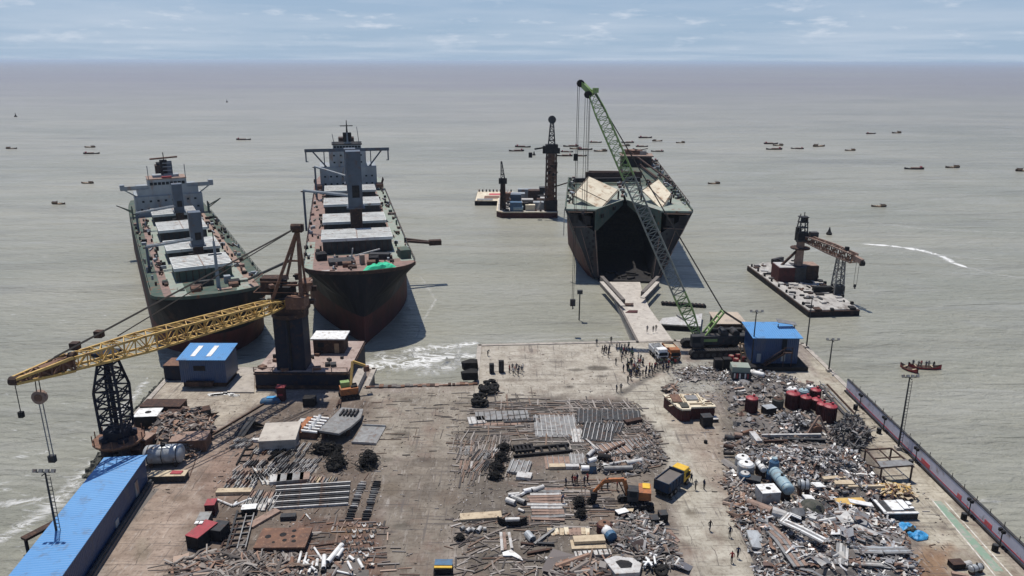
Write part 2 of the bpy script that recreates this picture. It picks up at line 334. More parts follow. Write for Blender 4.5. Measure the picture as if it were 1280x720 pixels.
# ================================================================ SEA
def sea_material():
    m = bpy.data.materials.new('sea_water'); m.use_nodes = True; t = m.node_tree; b = t.nodes['Principled BSDF']; MATS['sea_water'] = m
    L = t.links.new
    co = t.nodes.new('ShaderNodeTexCoord')
    def mapped(sc, rz=0):
        q = t.nodes.new('ShaderNodeMapping'); q.inputs['Scale'].default_value = sc; q.inputs['Rotation'].default_value = (0, 0, rz)
        L(co.outputs['Object'], q.inputs[0]); return q.outputs[0]
    def ns(v, sc, det=5, rg=.55, dist=0):
        n = t.nodes.new('ShaderNodeTexNoise'); n.inputs['Scale'].default_value = sc; n.inputs['Detail'].default_value = det
        n.inputs['Roughness'].default_value = rg; n.inputs['Distortion'].default_value = dist; L(v, n.inputs['Vector']); return n.outputs['Fac']
    def rng(o, a, z, c=0., d=1.):
        r = t.nodes.new('ShaderNodeMapRange'); r.inputs['From Min'].default_value = a; r.inputs['From Max'].default_value = z
        r.inputs['To Min'].default_value = c; r.inputs['To Max'].default_value = d; L(o, r.inputs['Value']); return r.outputs[0]
    def mth(op, a, c=None):
        n = t.nodes.new('ShaderNodeMath'); n.operation = op
        for i, x in enumerate((a, c)):
            if x is None: continue
            if isinstance(x, (int, float)): n.inputs[i].default_value = x
            else: L(x, n.inputs[i])
        return n.outputs[0]
    def mx(f, a, z):
        x = t.nodes.new('ShaderNodeMix'); x.data_type = 'RGBA'; L(f, x.inputs['Factor'])
        for i, q in ((6, a), (7, z)):
            if isinstance(q, tuple): x.inputs[i].default_value = (*q, 1)
            else: L(q, x.inputs[i])
        return x.outputs[2]
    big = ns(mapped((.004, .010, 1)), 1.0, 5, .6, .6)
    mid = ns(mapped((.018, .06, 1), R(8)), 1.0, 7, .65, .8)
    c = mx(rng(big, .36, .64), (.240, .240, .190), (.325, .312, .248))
    c = mx(rng(mid, .50, .72, 0, .8), c, (.33, .325, .285))  # pale sediment streaks, also carrying the bright side of the swell as colour
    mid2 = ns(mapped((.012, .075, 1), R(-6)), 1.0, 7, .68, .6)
    c = mx(rng(mid2, .50, .68, 0, .55), c, (.17, .165, .14))  # dark side of the swell ripples, put into the colour
    # haze and sky tint of the far water, put into its base colour
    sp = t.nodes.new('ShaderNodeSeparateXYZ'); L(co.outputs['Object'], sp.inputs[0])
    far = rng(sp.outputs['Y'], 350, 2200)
    haze_tint = ns(mapped((.0008, .0035, 1)), 1.0, 5, .6, .4)
    c = mx(mth('MULTIPLY', far, rng(haze_tint, .35, .65, .45, 1.)), c, (.20, .182, .19))
    cloud_shade = ns(mapped((.0022, .016, 1), R(2)), 1.0, 6, .6, .6)
    c = mx(mth('MULTIPLY', rng(cloud_shade, .60, .68), .35), c, (.13, .13, .125))  # dark streaks: cloud shadows on the water, put into the colour
    # whitecaps: short streaks, thicker near the shore
    cap = ns(mapped((.22, .75, 1), R(12)), 1.0, 6, .72, .9)
    patch = ns(mapped((.02, .035, 1)), 1.0, 4, .6)
    near = rng(sp.outputs['Y'], 60, 260, .035, 0)
    west = rng(sp.outputs['X'], -40, -75, 0., .03)
    capm = rng(mth('ADD', mth('ADD', mth('ADD', cap, mth('MULTIPLY', patch, .25)), near), west), .79, .87)
    c = mx(mth('MULTIPLY', capm, .7), c, (.60, .60, .57))
    L(c, b.inputs['Base Color'])
    b.inputs['Roughness'].default_value = .34; b.inputs['IOR'].default_value = 1.33
    w1 = ns(mapped((.25, .7, 1), R(10)), 1.0, 6, .6, .5); w2 = ns(mapped((1.2, 2.6, 1), R(-14)), 1.0, 5, .6)
    w0 = ns(mapped((.03, .11, 1), R(4)), 1.0, 4, .5, .6)
    h = mth('ADD', mth('ADD', mth('MULTIPLY', w1, 1.0), mth('MULTIPLY', w2, .25)), mth('MULTIPLY', w0, 3.))
    bn = t.nodes.new('ShaderNodeBump'); bn.inputs['Strength'].default_value = 1.0; bn.inputs['Distance'].default_value = 1.3
    L(h, bn.inputs['Height']); L(bn.outputs[0], b.inputs['Normal'])
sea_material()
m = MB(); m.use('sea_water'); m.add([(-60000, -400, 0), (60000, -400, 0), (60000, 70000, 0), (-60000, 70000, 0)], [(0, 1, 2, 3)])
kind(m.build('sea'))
# foam: thin sheets lying on the water
def foam_material(name, sc, lo, hi, stretch=(1, 1, 1), dist=1.5):
    m = bpy.data.materials.new(name); m.use_nodes = True; t = m.node_tree; b = t.nodes['Principled BSDF']; MATS[name] = m; L = t.links.new
    b.inputs['Base Color'].default_value = (.62, .62, .59, 1); b.inputs['Roughness'].default_value = .8
    co = t.nodes.new('ShaderNodeTexCoord'); mp = t.nodes.new('ShaderNodeMapping'); mp.inputs['Scale'].default_value = stretch; L(co.outputs['Object'], mp.inputs[0])
    n = t.nodes.new('ShaderNodeTexNoise'); pass
    n.inputs['Scale'].default_value = sc; n.inputs['Detail'].default_value = 7; n.inputs['Roughness'].default_value = .62; n.inputs['Distortion'].default_value = dist
    L(mp.outputs[0], n.inputs['Vector'])
    at = t.nodes.new('ShaderNodeAttribute'); at.attribute_name = 'edge'
    mu = t.nodes.new('ShaderNodeMath'); mu.operation = 'MULTIPLY'; r = t.nodes.new('ShaderNodeMapRange'); r.inputs['From Min'].default_value = lo; r.inputs['From Max'].default_value = hi
    if 'swirl' in name:      # thin veins: where the noise crosses its middle
        a = t.nodes.new('ShaderNodeMath'); a.operation = 'SUBTRACT'; a.inputs[1].default_value = .5; L(n.outputs['Fac'], a.inputs[0])
        c = t.nodes.new('ShaderNodeMath'); c.operation = 'ABSOLUTE'; L(a.outputs[0], c.inputs[0])
        d = t.nodes.new('ShaderNodeMath'); d.operation = 'MULTIPLY_ADD'; d.inputs[1].default_value = -1; d.inputs[2].default_value = 1; L(c.outputs[0], d.inputs[0]); src = d.outputs[0]
    else: src = n.outputs['Fac']
    L(src, r.inputs['Value']); L(r.outputs[0], mu.inputs[0]); L(at.outputs['Fac'], mu.inputs[1]); L(mu.outputs[0], b.inputs['Alpha'])
foam_material('foam_swirl', .16, .93, 1.0, (.7, 1.3, 1), 2.2)
foam_material('foam_wake', .35, .36, .62, (1, 1, 1), .8)
def foam(pix, width, matn, name='foam', n=40, peak=.9):
    """strip of foam along a line of photo pixels on the water"""
    pts = [G(u, v, .03) for u, v in pix]
    seg = [(b - a).length for a, b in zip(pts, pts[1:])]; T = sum(seg); vs = []; fs = []; ed = []; K = 6
    for i in range(n + 1):
        d = T * i / n; k = 0
        while k < len(seg) - 1 and d > seg[k]: d -= seg[k]; k += 1
        p = pts[k].lerp(pts[k + 1], min(1, d / seg[k])); q = (pts[min(k + 1, len(pts) - 1)] - pts[k]).normalized(); s = Vector((-q.y, q.x, 0))
        w = width * (.6 + .6 * noise.noise(Vector((i * .35, len(pix), 0)))) * (math.sin(math.pi * (.06 + .9 * i / n)) ** .5)
        for j in range(K + 1):
            x = j / K * 2 - 1; vs.append(p + s * (w * x)); ed.append(peak * max(0, 1 - abs(x)) ** .8 * min(1, i / 3, (n - i) / 3))
    for i in range(n):
        for j in range(K): a = i * (K + 1) + j; fs.append((a, a + 1, a + K + 2, a + K + 1))
    mb = MB(pts[0]); mb.use(matn); mb.add(vs, fs); o = mb.build(name)
    at = o.data.attributes.new('edge', 'FLOAT', 'POINT'); at.data.foreach_set('value', ed); return kind(o, 'stuff')
foam([(440, 462), (480, 455), (520, 452), (560, 446), (598, 450)], 10, 'foam_swirl', n=50, peak=1.5)
foam([(520, 470), (550, 462), (580, 455), (600, 458)], 5, 'foam_wake', peak=.9)
foam([(500, 440), (530, 436), (575, 432), (600, 428)], 4, 'foam_swirl', peak=1.4)
foam([(525, 345), (545, 375), (530, 400), (520, 425)], 1.0, 'foam_wake', peak=.5)
foam([(572, 428), (574, 445), (566, 462)], 1.3, 'foam_wake', peak=.7)
foam([(1070, 303), (1115, 306), (1150, 311), (1176, 318), (1192, 327), (1215, 335)], 2.8, 'foam_wake', peak=2.2)
foam([(1160, 316), (1215, 321), (1280, 327)], .8, 'foam_wake', peak=.5)
foam([(1210, 332), (1245, 341), (1290, 347)], .7, 'foam_wake', peak=.8)
foam([(120, 575), (100, 600), (60, 640), (20, 665), (-20, 690)], 3.2, 'foam_swirl', n=50)
foam([(190, 470), (165, 500), (140, 530), (120, 560)], 2.2, 'foam_swirl', n=50)
foam([(-10, 632), (30, 630), (70, 622)], 2., 'foam_swirl')
foam([(615, 428), (700, 424), (790, 420)], .8, 'foam_wake', peak=.4)
foam([(1050, 272), (1160, 285), (1300, 290)], 3, 'foam_swirl', peak=.4)
foam([(985, 300), (1030, 297), (1060, 300)], .8, 'foam_wake', peak=.35)
# ================================================================ PIER GROUND
PZ = 3.0
OUT = [(-58, 30), (-59.6, 98), (-63.2, 106), (-65.4, 120), (-66.6, 136), (-64, 141), (-27.5, 141), (-27.5, 132), (-6.8, 133.8), (-7, 154.3), (36, 157.6), (63.6, 156), (63.6, 30)]
Z = [  # photo polygon, soft edge (m), albedo
    ([(455, 490), (600, 484), (600, 570), (450, 580)], 2, (.29, .25, .21)),
    ([(590, 430), (850, 422), (850, 455), (790, 492), (700, 505), (590, 505)], 1.5, (.43, .385, .335)),
    ([(200, 455), (345, 488), (335, 503), (262, 548), (230, 530), (190, 540)], 1.0, (.41, .355, .30)),
    ([(120, 740), (187, 606), (240, 560), (262, 540), (330, 505), (300, 560), (265, 600), (250, 660), (205, 740)], 1.0, (.34, .26, .215)),
    ([(290, 520), (345, 505), (460, 500), (470, 575), (485, 590), (490, 740), (190, 740), (250, 665), (268, 600)], 1.5, (.155, .118, .095)),
    ([(255, 570), (330, 545), (320, 620), (262, 630)], 1.5, (.26, .18, .145)),
    ([(375, 655), (475, 650), (530, 690), (520, 740), (370, 740)], 1.2, (.15, .085, .062)),
    ([(475, 580), (575, 560), (600, 600), (560, 740), (490, 740)], 1.5, (.215, .18, .15)),
    ([(585, 500), (790, 495), (835, 560), (850, 740), (560, 740), (575, 640)], 1.8, (.15, .125, .105)),
    ([(660, 505), (800, 508), (830, 560), (700, 570)], 1.5, (.115, .107, .098)),
    ([(700, 590), (800, 590), (835, 640), (760, 660), (690, 640)], 1.2, (.21, .17, .14)),
    ([(775, 492), (835, 466), (858, 500), (868, 545), (905, 600), (955, 740), (872, 740), (850, 680), (838, 590), (822, 535)], .8, (.43, .39, .335)),
    ([(835, 520), (900, 515), (915, 560), (925, 640), (900, 620), (870, 575)], 1.2, (.36, .30, .25)),
    ([(838, 455), (905, 445), (910, 490), (840, 490)], 1.0, (.31, .29, .26)),
    ([(900, 465), (1000, 462), (1075, 505), (1110, 590), (1160, 740), (955, 740), (905, 560)], 1.2, (.17, .145, .12)),
    ([(940, 505), (985, 505), (1000, 540), (940, 545)], 1.0, (.30, .225, .17)),
    ([(900, 455), (1010, 458), (1040, 490), (980, 475), (930, 478)], .8, (.40, .36, .31)),
    ([(1000, 436), (1045, 458), (1290, 730), (1185, 740), (1150, 660), (1105, 590), (1070, 530), (1045, 495)], .7, (.42, .375, .31)),
    ([(1130, 690), (1190, 680), (1210, 740), (1150, 740)], .9, (.25, .155, .095)),
    ([(848, 676), (858, 674), (874, 695), (866, 697)], .35, (.20, .16, .13)),
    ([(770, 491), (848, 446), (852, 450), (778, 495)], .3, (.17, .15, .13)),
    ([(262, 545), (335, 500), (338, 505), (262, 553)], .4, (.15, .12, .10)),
]
def stain(u, v, ru, rv, col=(.13, .11, .09), n=12):
    Z.append(([(u + ru * math.cos(2 * math.pi * i / n), v + rv * math.sin(2 * math.pi * i / n)) for i in range(n)], .35, col))
for a in ((502, 543, 11, 3.5), (530, 575, 10, 4), (503, 658, 11, 4), (490, 612, 16, 9, (.17, .135, .105)), (480, 575, 16, 4, (.16, .135, .11)), (720, 462, 12, 2.2), (747, 460, 14, 3), (752, 470, 7, 1.6), (712, 483, 8, 2), (668, 657, 9, 5), (655, 642, 10, 4, (.16, .13, .105)),
          (520, 500, 18, 2.5, (.2, .17, .14)), (575, 505, 14, 2.5, (.2, .17, .14)), (864, 640, 8, 4, (.2, .17, .135)), (880, 560, 9, 3, (.25, .2, .16)), (905, 700, 14, 3, (.3, .26, .22)), (430, 664, 24, 3, (.2, .12, .07)), (400, 672, 20, 4, (.1, .075, .06)), (640, 445, 26, 1.5, (.33, .29, .25)), (690, 452, 30, 1.2, (.3, .265, .23)), (650, 475, 40, 1.6, (.31, .27, .23)), (740, 480, 26, 2, (.28, .245, .21)), (560, 620, 14, 10, (.19, .15, .12)), (530, 650, 12, 20, (.24, .2, .165)),
          (290, 520, 10, 3, (.33, .28, .23)), (210, 660, 10, 16, (.39, .30, .25)), (225, 625, 14, 5, (.26, .19, .15)), (180, 690, 9, 16, (.31, .25, .2)), (1180, 660, 6, 10, (.33, .28, .23)), (1100, 560, 8, 5, (.3, .25, .2))): stain(*a)
def npnoise(X, Y, sc, seed):
    rs = np.random.RandomState(seed); g = rs.rand(256, 256); x = X / sc + 300; y = Y / sc + 300; xi = np.floor(x).astype(int); yi = np.floor(y).astype(int)
    fx = x - xi; fy = y - yi; fx = fx * fx * (3 - 2 * fx); fy = fy * fy * (3 - 2 * fy); a = lambda i, j: g[(xi + i) % 256, (yi + j) % 256]
    return (a(0, 0) * (1 - fx) + a(1, 0) * fx) * (1 - fy) + (a(0, 1) * (1 - fx) + a(1, 1) * fx) * fy - .5
def polydist(P, X, Y):
    inside = np.zeros(X.shape, bool); d = np.full(X.shape, 1e9); n = len(P)
    for i in range(n):
        x0, y0 = P[i]; x1, y1 = P[(i + 1) % n]
        t = np.clip(((X - x0) * (x1 - x0) + (Y - y0) * (y1 - y0)) / ((x1 - x0) ** 2 + (y1 - y0) ** 2 + 1e-9), 0, 1)
        d = np.minimum(d, np.hypot(X - x0 - t * (x1 - x0), Y - y0 - t * (y1 - y0)))
        cr = ((y0 > Y) != (y1 > Y)); xx = (x1 - x0) * (Y - y0) / ((y1 - y0) if abs(y1 - y0) > 1e-9 else 1e-9) + x0; inside ^= cr & (X < xx)
    return np.where(inside, d, -d)
def ground_colour(X, Y):
    C = np.zeros(X.shape + (3,)); C[:] = (.26, .22, .185)
    nz = npnoise(X, Y, 3.1, 1) * 1.2 + npnoise(X, Y, 1.1, 2) * .8 + npnoise(X, Y, 7, 3) * 1.4
    for poly, soft, col in Z:
        W_ = [(p.x, p.y) for p in (G(u, v) for u, v in poly)]
        w = np.clip((polydist(W_, X, Y) + nz * soft * 1.1) / (2 * soft) + .5, 0, 1)[..., None]; C = C * (1 - w) + np.array(col) * np.array((.93, .95, .90)) * w
    return C
def ground_material():
    m = bpy.data.materials.new('pier_ground'); m.use_nodes = True; t = m.node_tree; b = t.nodes['Principled BSDF']; MATS['pier_ground'] = m; L = t.links.new
    co = t.nodes.new('ShaderNodeTexCoord'); at = t.nodes.new('ShaderNodeAttribute'); at.attribute_name = 'zone'
    def mp(sc, rz=0):
        q = t.nodes.new('ShaderNodeMapping'); q.inputs['Scale'].default_value = sc; q.inputs['Rotation'].default_value = (0, 0, rz); L(co.outputs['Object'], q.inputs[0]); return q.outputs[0]
    def ns(v, sc, det=8, rg=.65, dist=0):
        n = t.nodes.new('ShaderNodeTexNoise'); n.inputs['Scale'].default_value = sc; n.inputs['Detail'].default_value = det; n.inputs['Roughness'].default_value = rg
        n.inputs['Distortion'].default_value = dist; L(v, n.inputs['Vector']); return n.outputs['Fac']
    def rng(o, a, z, c=0., d=1.):
        r = t.nodes.new('ShaderNodeMapRange'); r.inputs['From Min'].default_value = a; r.inputs['From Max'].default_value = z; r.inputs['To Min'].default_value = c; r.inputs['To Max'].default_value = d
        L(o, r.inputs['Value']); return r.outputs[0]
    def mx(f, a, z, mode='MIX'):
        x = t.nodes.new('ShaderNodeMix'); x.data_type = 'RGBA'; x.blend_type = mode
        if isinstance(f, (int, float)): x.inputs['Factor'].default_value = f
        else: L(f, x.inputs['Factor'])
        for i, q in ((6, a), (7, z)):
            if isinstance(q, tuple): x.inputs[i].default_value = (*q, 1)
            else: L(q, x.inputs[i])
        return x.outputs[2]
    def mul(a, b_):
        n = t.nodes.new('ShaderNodeMath'); n.operation = 'MULTIPLY'
        for i, x in enumerate((a, b_)):
            if isinstance(x, (int, float)): n.inputs[i].default_value = x
            else: L(x, n.inputs[i])
        return n.outputs[0]
    c = at.outputs['Color']
    c = mx(rng(ns(mp((1, 1, 1)), .35, 9), .38, .66, 0, .8), c, mx(1.0, c, (.56, .52, .49), 'MULTIPLY'))
    c = mx(rng(ns(mp((1, 1, 1)), 1.7, 8, .7), .50, .66, 0, .75), c, mx(1.0, c, (.5, .46, .44), 'MULTIPLY'))
    c = mx(rng(ns(mp((1, .25, 1), R(4)), 1.3, 8, .7), .56, .72, 0, .45), c, (.46, .43, .39))
    c = mx(rng(ns(mp((1, 1, 1)), .16, 6, .6), .55, .68, 0, .5), c, (.15, .095, .07))
    # slab joints, broken up by dirt
    br = t.nodes.new('ShaderNodeTexBrick'); br.inputs['Scale'].default_value = 1; br.inputs['Mortar Size'].default_value = .05; br.inputs['Mortar Smooth'].default_value = .3
    br.inputs['Brick Width'].default_value = 6.5; br.inputs['Row Height'].default_value = 4.2; br.offset = .35
    vv = t.nodes.new('ShaderNodeVectorMath'); vv.operation = 'ADD'; n3 = t.nodes.new('ShaderNodeTexNoise'); n3.inputs['Scale'].default_value = .35; L(co.outputs['Object'], n3.inputs['Vector'])
    L(co.outputs['Object'], vv.inputs[0]); L(n3.outputs['Color'], vv.inputs[1]); L(vv.outputs[0], br.inputs['Vector'])
    c = mx(mul(br.outputs['Fac'], rng(ns(mp((1, 1, 1)), .3), .42, .54, 0, .8)), c, (.055, .045, .04))
    # patched slabs of slightly different tone
    b2 = t.nodes.new('ShaderNodeTexBrick'); b2.inputs['Scale'].default_value = 1; b2.inputs['Mortar Size'].default_value = .03; b2.inputs['Brick Width'].default_value = 3.7; b2.inputs['Row Height'].default_value = 2.3; b2.offset = .27; b2.inputs['Bias'].default_value = .1
    b2.inputs['Color1'].default_value = (.72, .71, .70, 1); b2.inputs['Color2'].default_value = (1.12, 1.12, 1.12, 1); b2.inputs['Mortar'].default_value = (.5, .48, .46, 1); L(vv.outputs[0], b2.inputs['Vector'])
    c = mx(rng(ns(mp((1, 1, 1)), .13, 3), .40, .6, 0, .9), c, mx(1.0, c, b2.outputs['Color'], 'MULTIPLY'))
    # drag scratches left and right, and wheel tracks
    for sc, rz, lo, col in (((.10, 2.2, 1), R(6), .57, (.08, .068, .06)), ((1.6, .06, 1), R(-16), .60, (.11, .095, .08)), ((1.9, .08, 1), R(12), .61, (.10, .085, .075))):
        c = mx(mul(rng(ns(mp(sc, rz), 1.0, 5, .6, .25), lo, lo + .05, 0, .75), rng(ns(mp((1, 1, 1)), .11, 3), .45, .58)), c, col)
    L(c, b.inputs['Base Color']); b.inputs['Roughness'].default_value = .9
    bn = t.nodes.new('ShaderNodeBump'); bn.inputs['Strength'].default_value = .5; bn.inputs['Distance'].default_value = .12; L(ns(mp((1, 1, 1)), 2.2, 8, .7), bn.inputs['Height']); L(bn.outputs[0], b.inputs['Normal'])
ground_material()
def build_pier():
    st = .5; xs = np.arange(-67, 64.01, st); ys = np.arange(30, 158.01, st); X, Y = np.meshgrid(xs, ys)
    sd = polydist(OUT, X, Y); C = ground_colour(X, Y)
    mb = MB(); keep = {}
    nx = len(xs)
    V = [(float(x), float(y), PZ) for x, y in zip(X.ravel(), Y.ravel())]
    ok = (sd > -.3).ravel(); idx = -np.ones(ok.size, int); idx[ok] = np.arange(ok.sum()); fs = []
    for j in range(len(ys) - 1):
        for i in range(nx - 1):
            a = j * nx + i
            if ok[a] and ok[a + 1] and ok[a + nx] and ok[a + nx + 1]: fs.append((idx[a], idx[a + 1], idx[a + nx + 1], idx[a + nx]))
    mb.use('pier_ground'); mb.add([V[i] for i in np.nonzero(ok)[0]], fs); o = mb.build('pier_ground')
    at = o.data.color_attributes.new('zone', 'FLOAT_COLOR', 'POINT'); cc = np.ones((int(ok.sum()), 4)); cc[:, :3] = C.reshape(-1, 3)[ok]; at.data.foreach_set('color', cc.ravel())
    kind(o)
    # quay body and edge beam
    q = MB(); q.use('concrete_dark').prism(OUT, -3, PZ - .25); kind(fixn(q.build('quay_wall')))
    e = MB(); e.use('concrete')
    for a, b in zip(OUT, OUT[1:] + OUT[:1]):
        if a[1] < 31 and b[1] < 31: continue
        A, B = Vector((*a, PZ - .1)), Vector((*b, PZ - .1)); d = (B - A).normalized(); e.beam(A - d * .25, B + d * .25, .9, .5)
    kind(e.build('quay_edge'))
build_pier()
e = MB(); rq = random.Random(2)
for i in range(26): x = -27 + i * .8; e.use(rq.choice(['rust', 'rust_dark', 'rust_pale', 'concrete_dark', 'rust'])).box((x, 131.9 + (x + 27) * .085 + rq.uniform(-.2, .2), PZ + .12), (rq.uniform(.6, 1.1), rq.uniform(.5, 1.3), rq.uniform(.15, .5)), rz=R(4.9) + rq.gauss(0, .06))
kind(e.build('quay_kerb'))
# causeway from the quay to the cut-open ship
def causeway():
    L_ = [G(797, 428), G(775, 385, 2.0), G(765, 365, 1.4), G(758, 352, 1.0)]; Rr = [G(842, 426), G(812, 385, 2.0), G(803, 365, 1.4), G(800, 352, 1.0)]
    m = MB(L_[0]); m.use('concrete_pale'); n = len(L_); vs = [p + Vector((0, 0, .02)) for p in L_] + [p + Vector((0, 0, .02)) for p in Rr] + [Vector((p.x, p.y, -3)) for p in L_] + [Vector((p.x, p.y, -3)) for p in Rr]
    fs = []
    for i in range(n - 1): fs += [(i, i + 1, n + i + 1, n + i), (2 * n + i, 2 * n + i + 1, i + 1, i), (n + i, n + i + 1, 3 * n + i + 1, 3 * n + i)]
    fs.append((n - 1, 3 * n - 1, 4 * n - 1, 2 * n - 1)); m.add(vs, fs); kind(fixn(m.build('causeway')))
    k = MB(L_[0]); k.use('concrete_dark')
    for a, b in zip(L_, L_[1:]): k.beam(a + Vector((0, 0, .2)), b + Vector((0, 0, .2)), .5, .45)
    kind(k.build('causeway_kerb'))
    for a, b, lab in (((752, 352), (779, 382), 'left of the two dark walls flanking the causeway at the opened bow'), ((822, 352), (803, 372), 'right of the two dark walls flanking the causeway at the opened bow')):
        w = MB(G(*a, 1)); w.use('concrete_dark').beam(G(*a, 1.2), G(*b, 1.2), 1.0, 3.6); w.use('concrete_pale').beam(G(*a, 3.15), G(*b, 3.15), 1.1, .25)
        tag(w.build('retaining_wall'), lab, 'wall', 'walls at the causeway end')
    for i, (u, v, cn) in enumerate(((784, 380, 'rust_dark'), (789, 389, 'maroon'))):
        p = G(u, v, 2.25); w = MB(p); w.use(cn).slab([p + Vector((-1.6, -.8, 0)), p + Vector((1.4, -1.0, .1)), p + Vector((1.8, .9, .1)), p + Vector((-.4, 1.1, 0))], .12)
        tag(fixn(w.build('steel_plate')), ['small rusty plate lying on the causeway nearest the ship', 'reddish plate lying on the causeway, second from the ship'][i], 'steel plate', 'plates on the causeway')
causeway()
# line markings on the east lane
def ground_strip(name, pix, w, matn, z=PZ + .004):
    pts = [G(u, v, z) for u, v in pix]; m = MB(pts[0]); m.use(matn)
    for a, b in zip(pts, pts[1:]):
        d = (b - a).normalized(); s = Vector((-d.y, d.x, 0)) * w / 2; m.add([a - s, a + s, b + s, b - s], [(0, 3, 2, 1)])
    return kind(m.build(name))
ground_strip('painted_lane', [(1172, 625), (1250, 712)], 1.1, 'green_marking')
ground_strip('painted_line', [(1165, 622), (1247, 720)], .18, 'line_marking', PZ + .008)
ground_strip('painted_line', [(1181, 624), (1268, 720)], .18, 'line_marking', PZ + .008)
ground_strip('crane_rail', [(266, 518), (236, 602)], .16, 'rust_dark', PZ + .01)
ground_strip('drain_channel', [(150, 668), (196, 612)], .8, 'concrete_dark', PZ + .006)
# riprap
def riprap():
    m = MB((-62, 110, 1)); m.use('rock')
    for i in range(260):
        t = random.random(); a = [(-60.5, 98), (-64, 106), (-66.2, 120), (-67.4, 137)]; k = min(2, int(t * 3)); f = t * 3 - k
        x = a[k][0] + (a[k + 1][0] - a[k][0]) * f - random.random() ** 1.3 * 2.6; y = a[k][1] + (a[k + 1][1] - a[k][1]) * f; r = random.uniform(.3, .8)
        z = 2.6 - (a[k][0] + (a[k + 1][0] - a[k][0]) * f - x) * 1.0
        rot = Matrix.Rotation(random.random() * 6, 3, Vector((random.random(), random.random(), random.random())).normalized())
        m.box((x, y, z), (r * 1.4, r, r * .9), rot=rot)
    return kind(m.build('rock_armour'), 'stuff')
riprap()
# haze: one closed box of even thin air
def haze():
    m = bpy.data.materials.new('haze'); m.use_nodes = True; t = m.node_tree; t.nodes.clear(); o = t.nodes.new('ShaderNodeOutputMaterial'); v = t.nodes.new('ShaderNodeVolumePrincipled')
    v.inputs['Color'].default_value = (.74, .86, 1, 1); v.inputs['Density'].default_value = 6.5e-5; v.inputs['Anisotropy'].default_value = .2
    t.links.new(v.outputs[0], o.inputs['Volume']); MATS['haze'] = m
    b = MB(); b.use('haze').bx(-60500, 60500, -500, 70500, -5, 72); kind(b.build('haze'), 'stuff')
haze()
# ================================================================ BULK CARRIERS
def hull_loft(mb, stations, mats_levels):
    """stations: list of (y, [(halfwidth, z) ...]) keel to deck; mats_levels: material per band"""
    n = len(stations[0][1])
    for side in (-1, 1):
        for (ya, A), (yb, B) in zip(stations, stations[1:]):
            for k in range(n - 1):
                mb.use(mats_levels[k])
                q = [(side * A[k][0], ya if len(A[k]) < 3 else A[k][2], A[k][1]), (side * B[k][0], yb if len(B[k]) < 3 else B[k][2], B[k][1]),
                     (side * B[k + 1][0], yb if len(B[k + 1]) < 3 else B[k + 1][2], B[k + 1][1]), (side * A[k + 1][0], ya if len(A[k + 1]) < 3 else A[k + 1][2], A[k + 1][1])]
                mb.add(q, [(0, 1, 2, 3) if side > 0 else (3, 2, 1, 0)])
def ship_hull(root, Lg, B, zd, zbow, rake, entry, deckround, mats, zs, skew=2.0, sharp=.75):
    m = MB(); st = []; N = 34; deckpts = []
    zl = [-2.5, 0, zs * .5, zs, zs + (zd - zs) * .45, zd]
    for i in range(N + 1):
        y = Lg * (i / N) ** 1.6
        wd = B / 2 * min(1, (1 - (1 - min(1, y / deckround)) ** 2.3)) ** .5
        ww = B / 2 * min(1, (1 - (1 - min(1, y / entry)) ** 1.9)) ** sharp
        aft = max(0, (y - Lg * .86) / (Lg * .14)); ww *= (1 - .55 * aft ** 2); wd *= (1 - .12 * aft ** 2)
        zt = zd + (zbow - zd) * max(0, 1 - y / (Lg * .16)) ** 1.5
        row = []
        for k, z in enumerate(zl):
            if k == 5: z = zt
            f = max(0, min(1, z / zt)); w = ww + (wd - ww) * f ** skew
            row.append((w, z, y + rake * (1 - f) ** 1.2 * max(0, 1 - y / (Lg * .3))))
        st.append((y, row)); deckpts.append((wd, y, zt))
    hull_loft(m, st, mats)
    # transom
    m.use(mats[-1]); last = st[-1][1]
    for k in range(5): a, b = last[k], last[k + 1]; m.add([(-a[0], a[2], a[1]), (a[0], a[2], a[1]), (b[0], b[2], b[1]), (-b[0], b[2], b[1])], [(0, 1, 2, 3)])
    h = m.build('hull', root, smooth=False)
    return h, deckpts
def deck_mesh(root, pts, bands, name='deck', drop=0.0):
    """bands: (x0 fraction, x1 fraction, material)"""
    m = MB()
    for (w0, y0, z0), (w1, y1, z1) in zip(pts, pts[1:]):
        for a, b, mt in bands:
            ym = (y0 + y1) / 2
            mt_ = mt(ym) if callable(mt) else mt
            m.use(mt_); m.add([(a * w0, y0, z0 - drop), (b * w0, y0, z0 - drop), (b * w1, y1, z1 - drop), (a * w1, y1, z1 - drop)], [(0, 1, 2, 3)])
    return m.build(name, root)
def bulwark(root, pts, y1, h, mt, name='bulwark', th=.18):
    m = MB(); m.use(mt); q = [p for p in pts if p[1] <= y1]
    for s in (-1, 1):
        for a, b in zip(q, q[1:]): m.beam((s * a[0], a[1], a[2] + h / 2), (s * b[0], b[1], b[2] + h / 2), th, h)
    return m.build(name, root)
def railing(root, pts, y0, y1, mt='deck_green_dark', h=1.15, step=3.2, name='railing'):
    q = [p for p in pts if y0 <= p[1] <= y1]
    for s in (-1, 1):
        m = MB(); m.use(mt)
        for a, b in zip(q, q[1:]):
            A = Vector((s * (a[0] - .25), a[1], a[2])); Bv = Vector((s * (b[0] - .25), b[1], b[2])); n = max(1, int((Bv - A).length / step))
            for z in (h, h * .55): m.beam(A + Vector((0, 0, z)), Bv + Vector((0, 0, z)), .09)
            for i in range(n + 1): p = A.lerp(Bv, i / n); m.beam(p, p + Vector((0, 0, h)), .1)
        m.build(name, root)
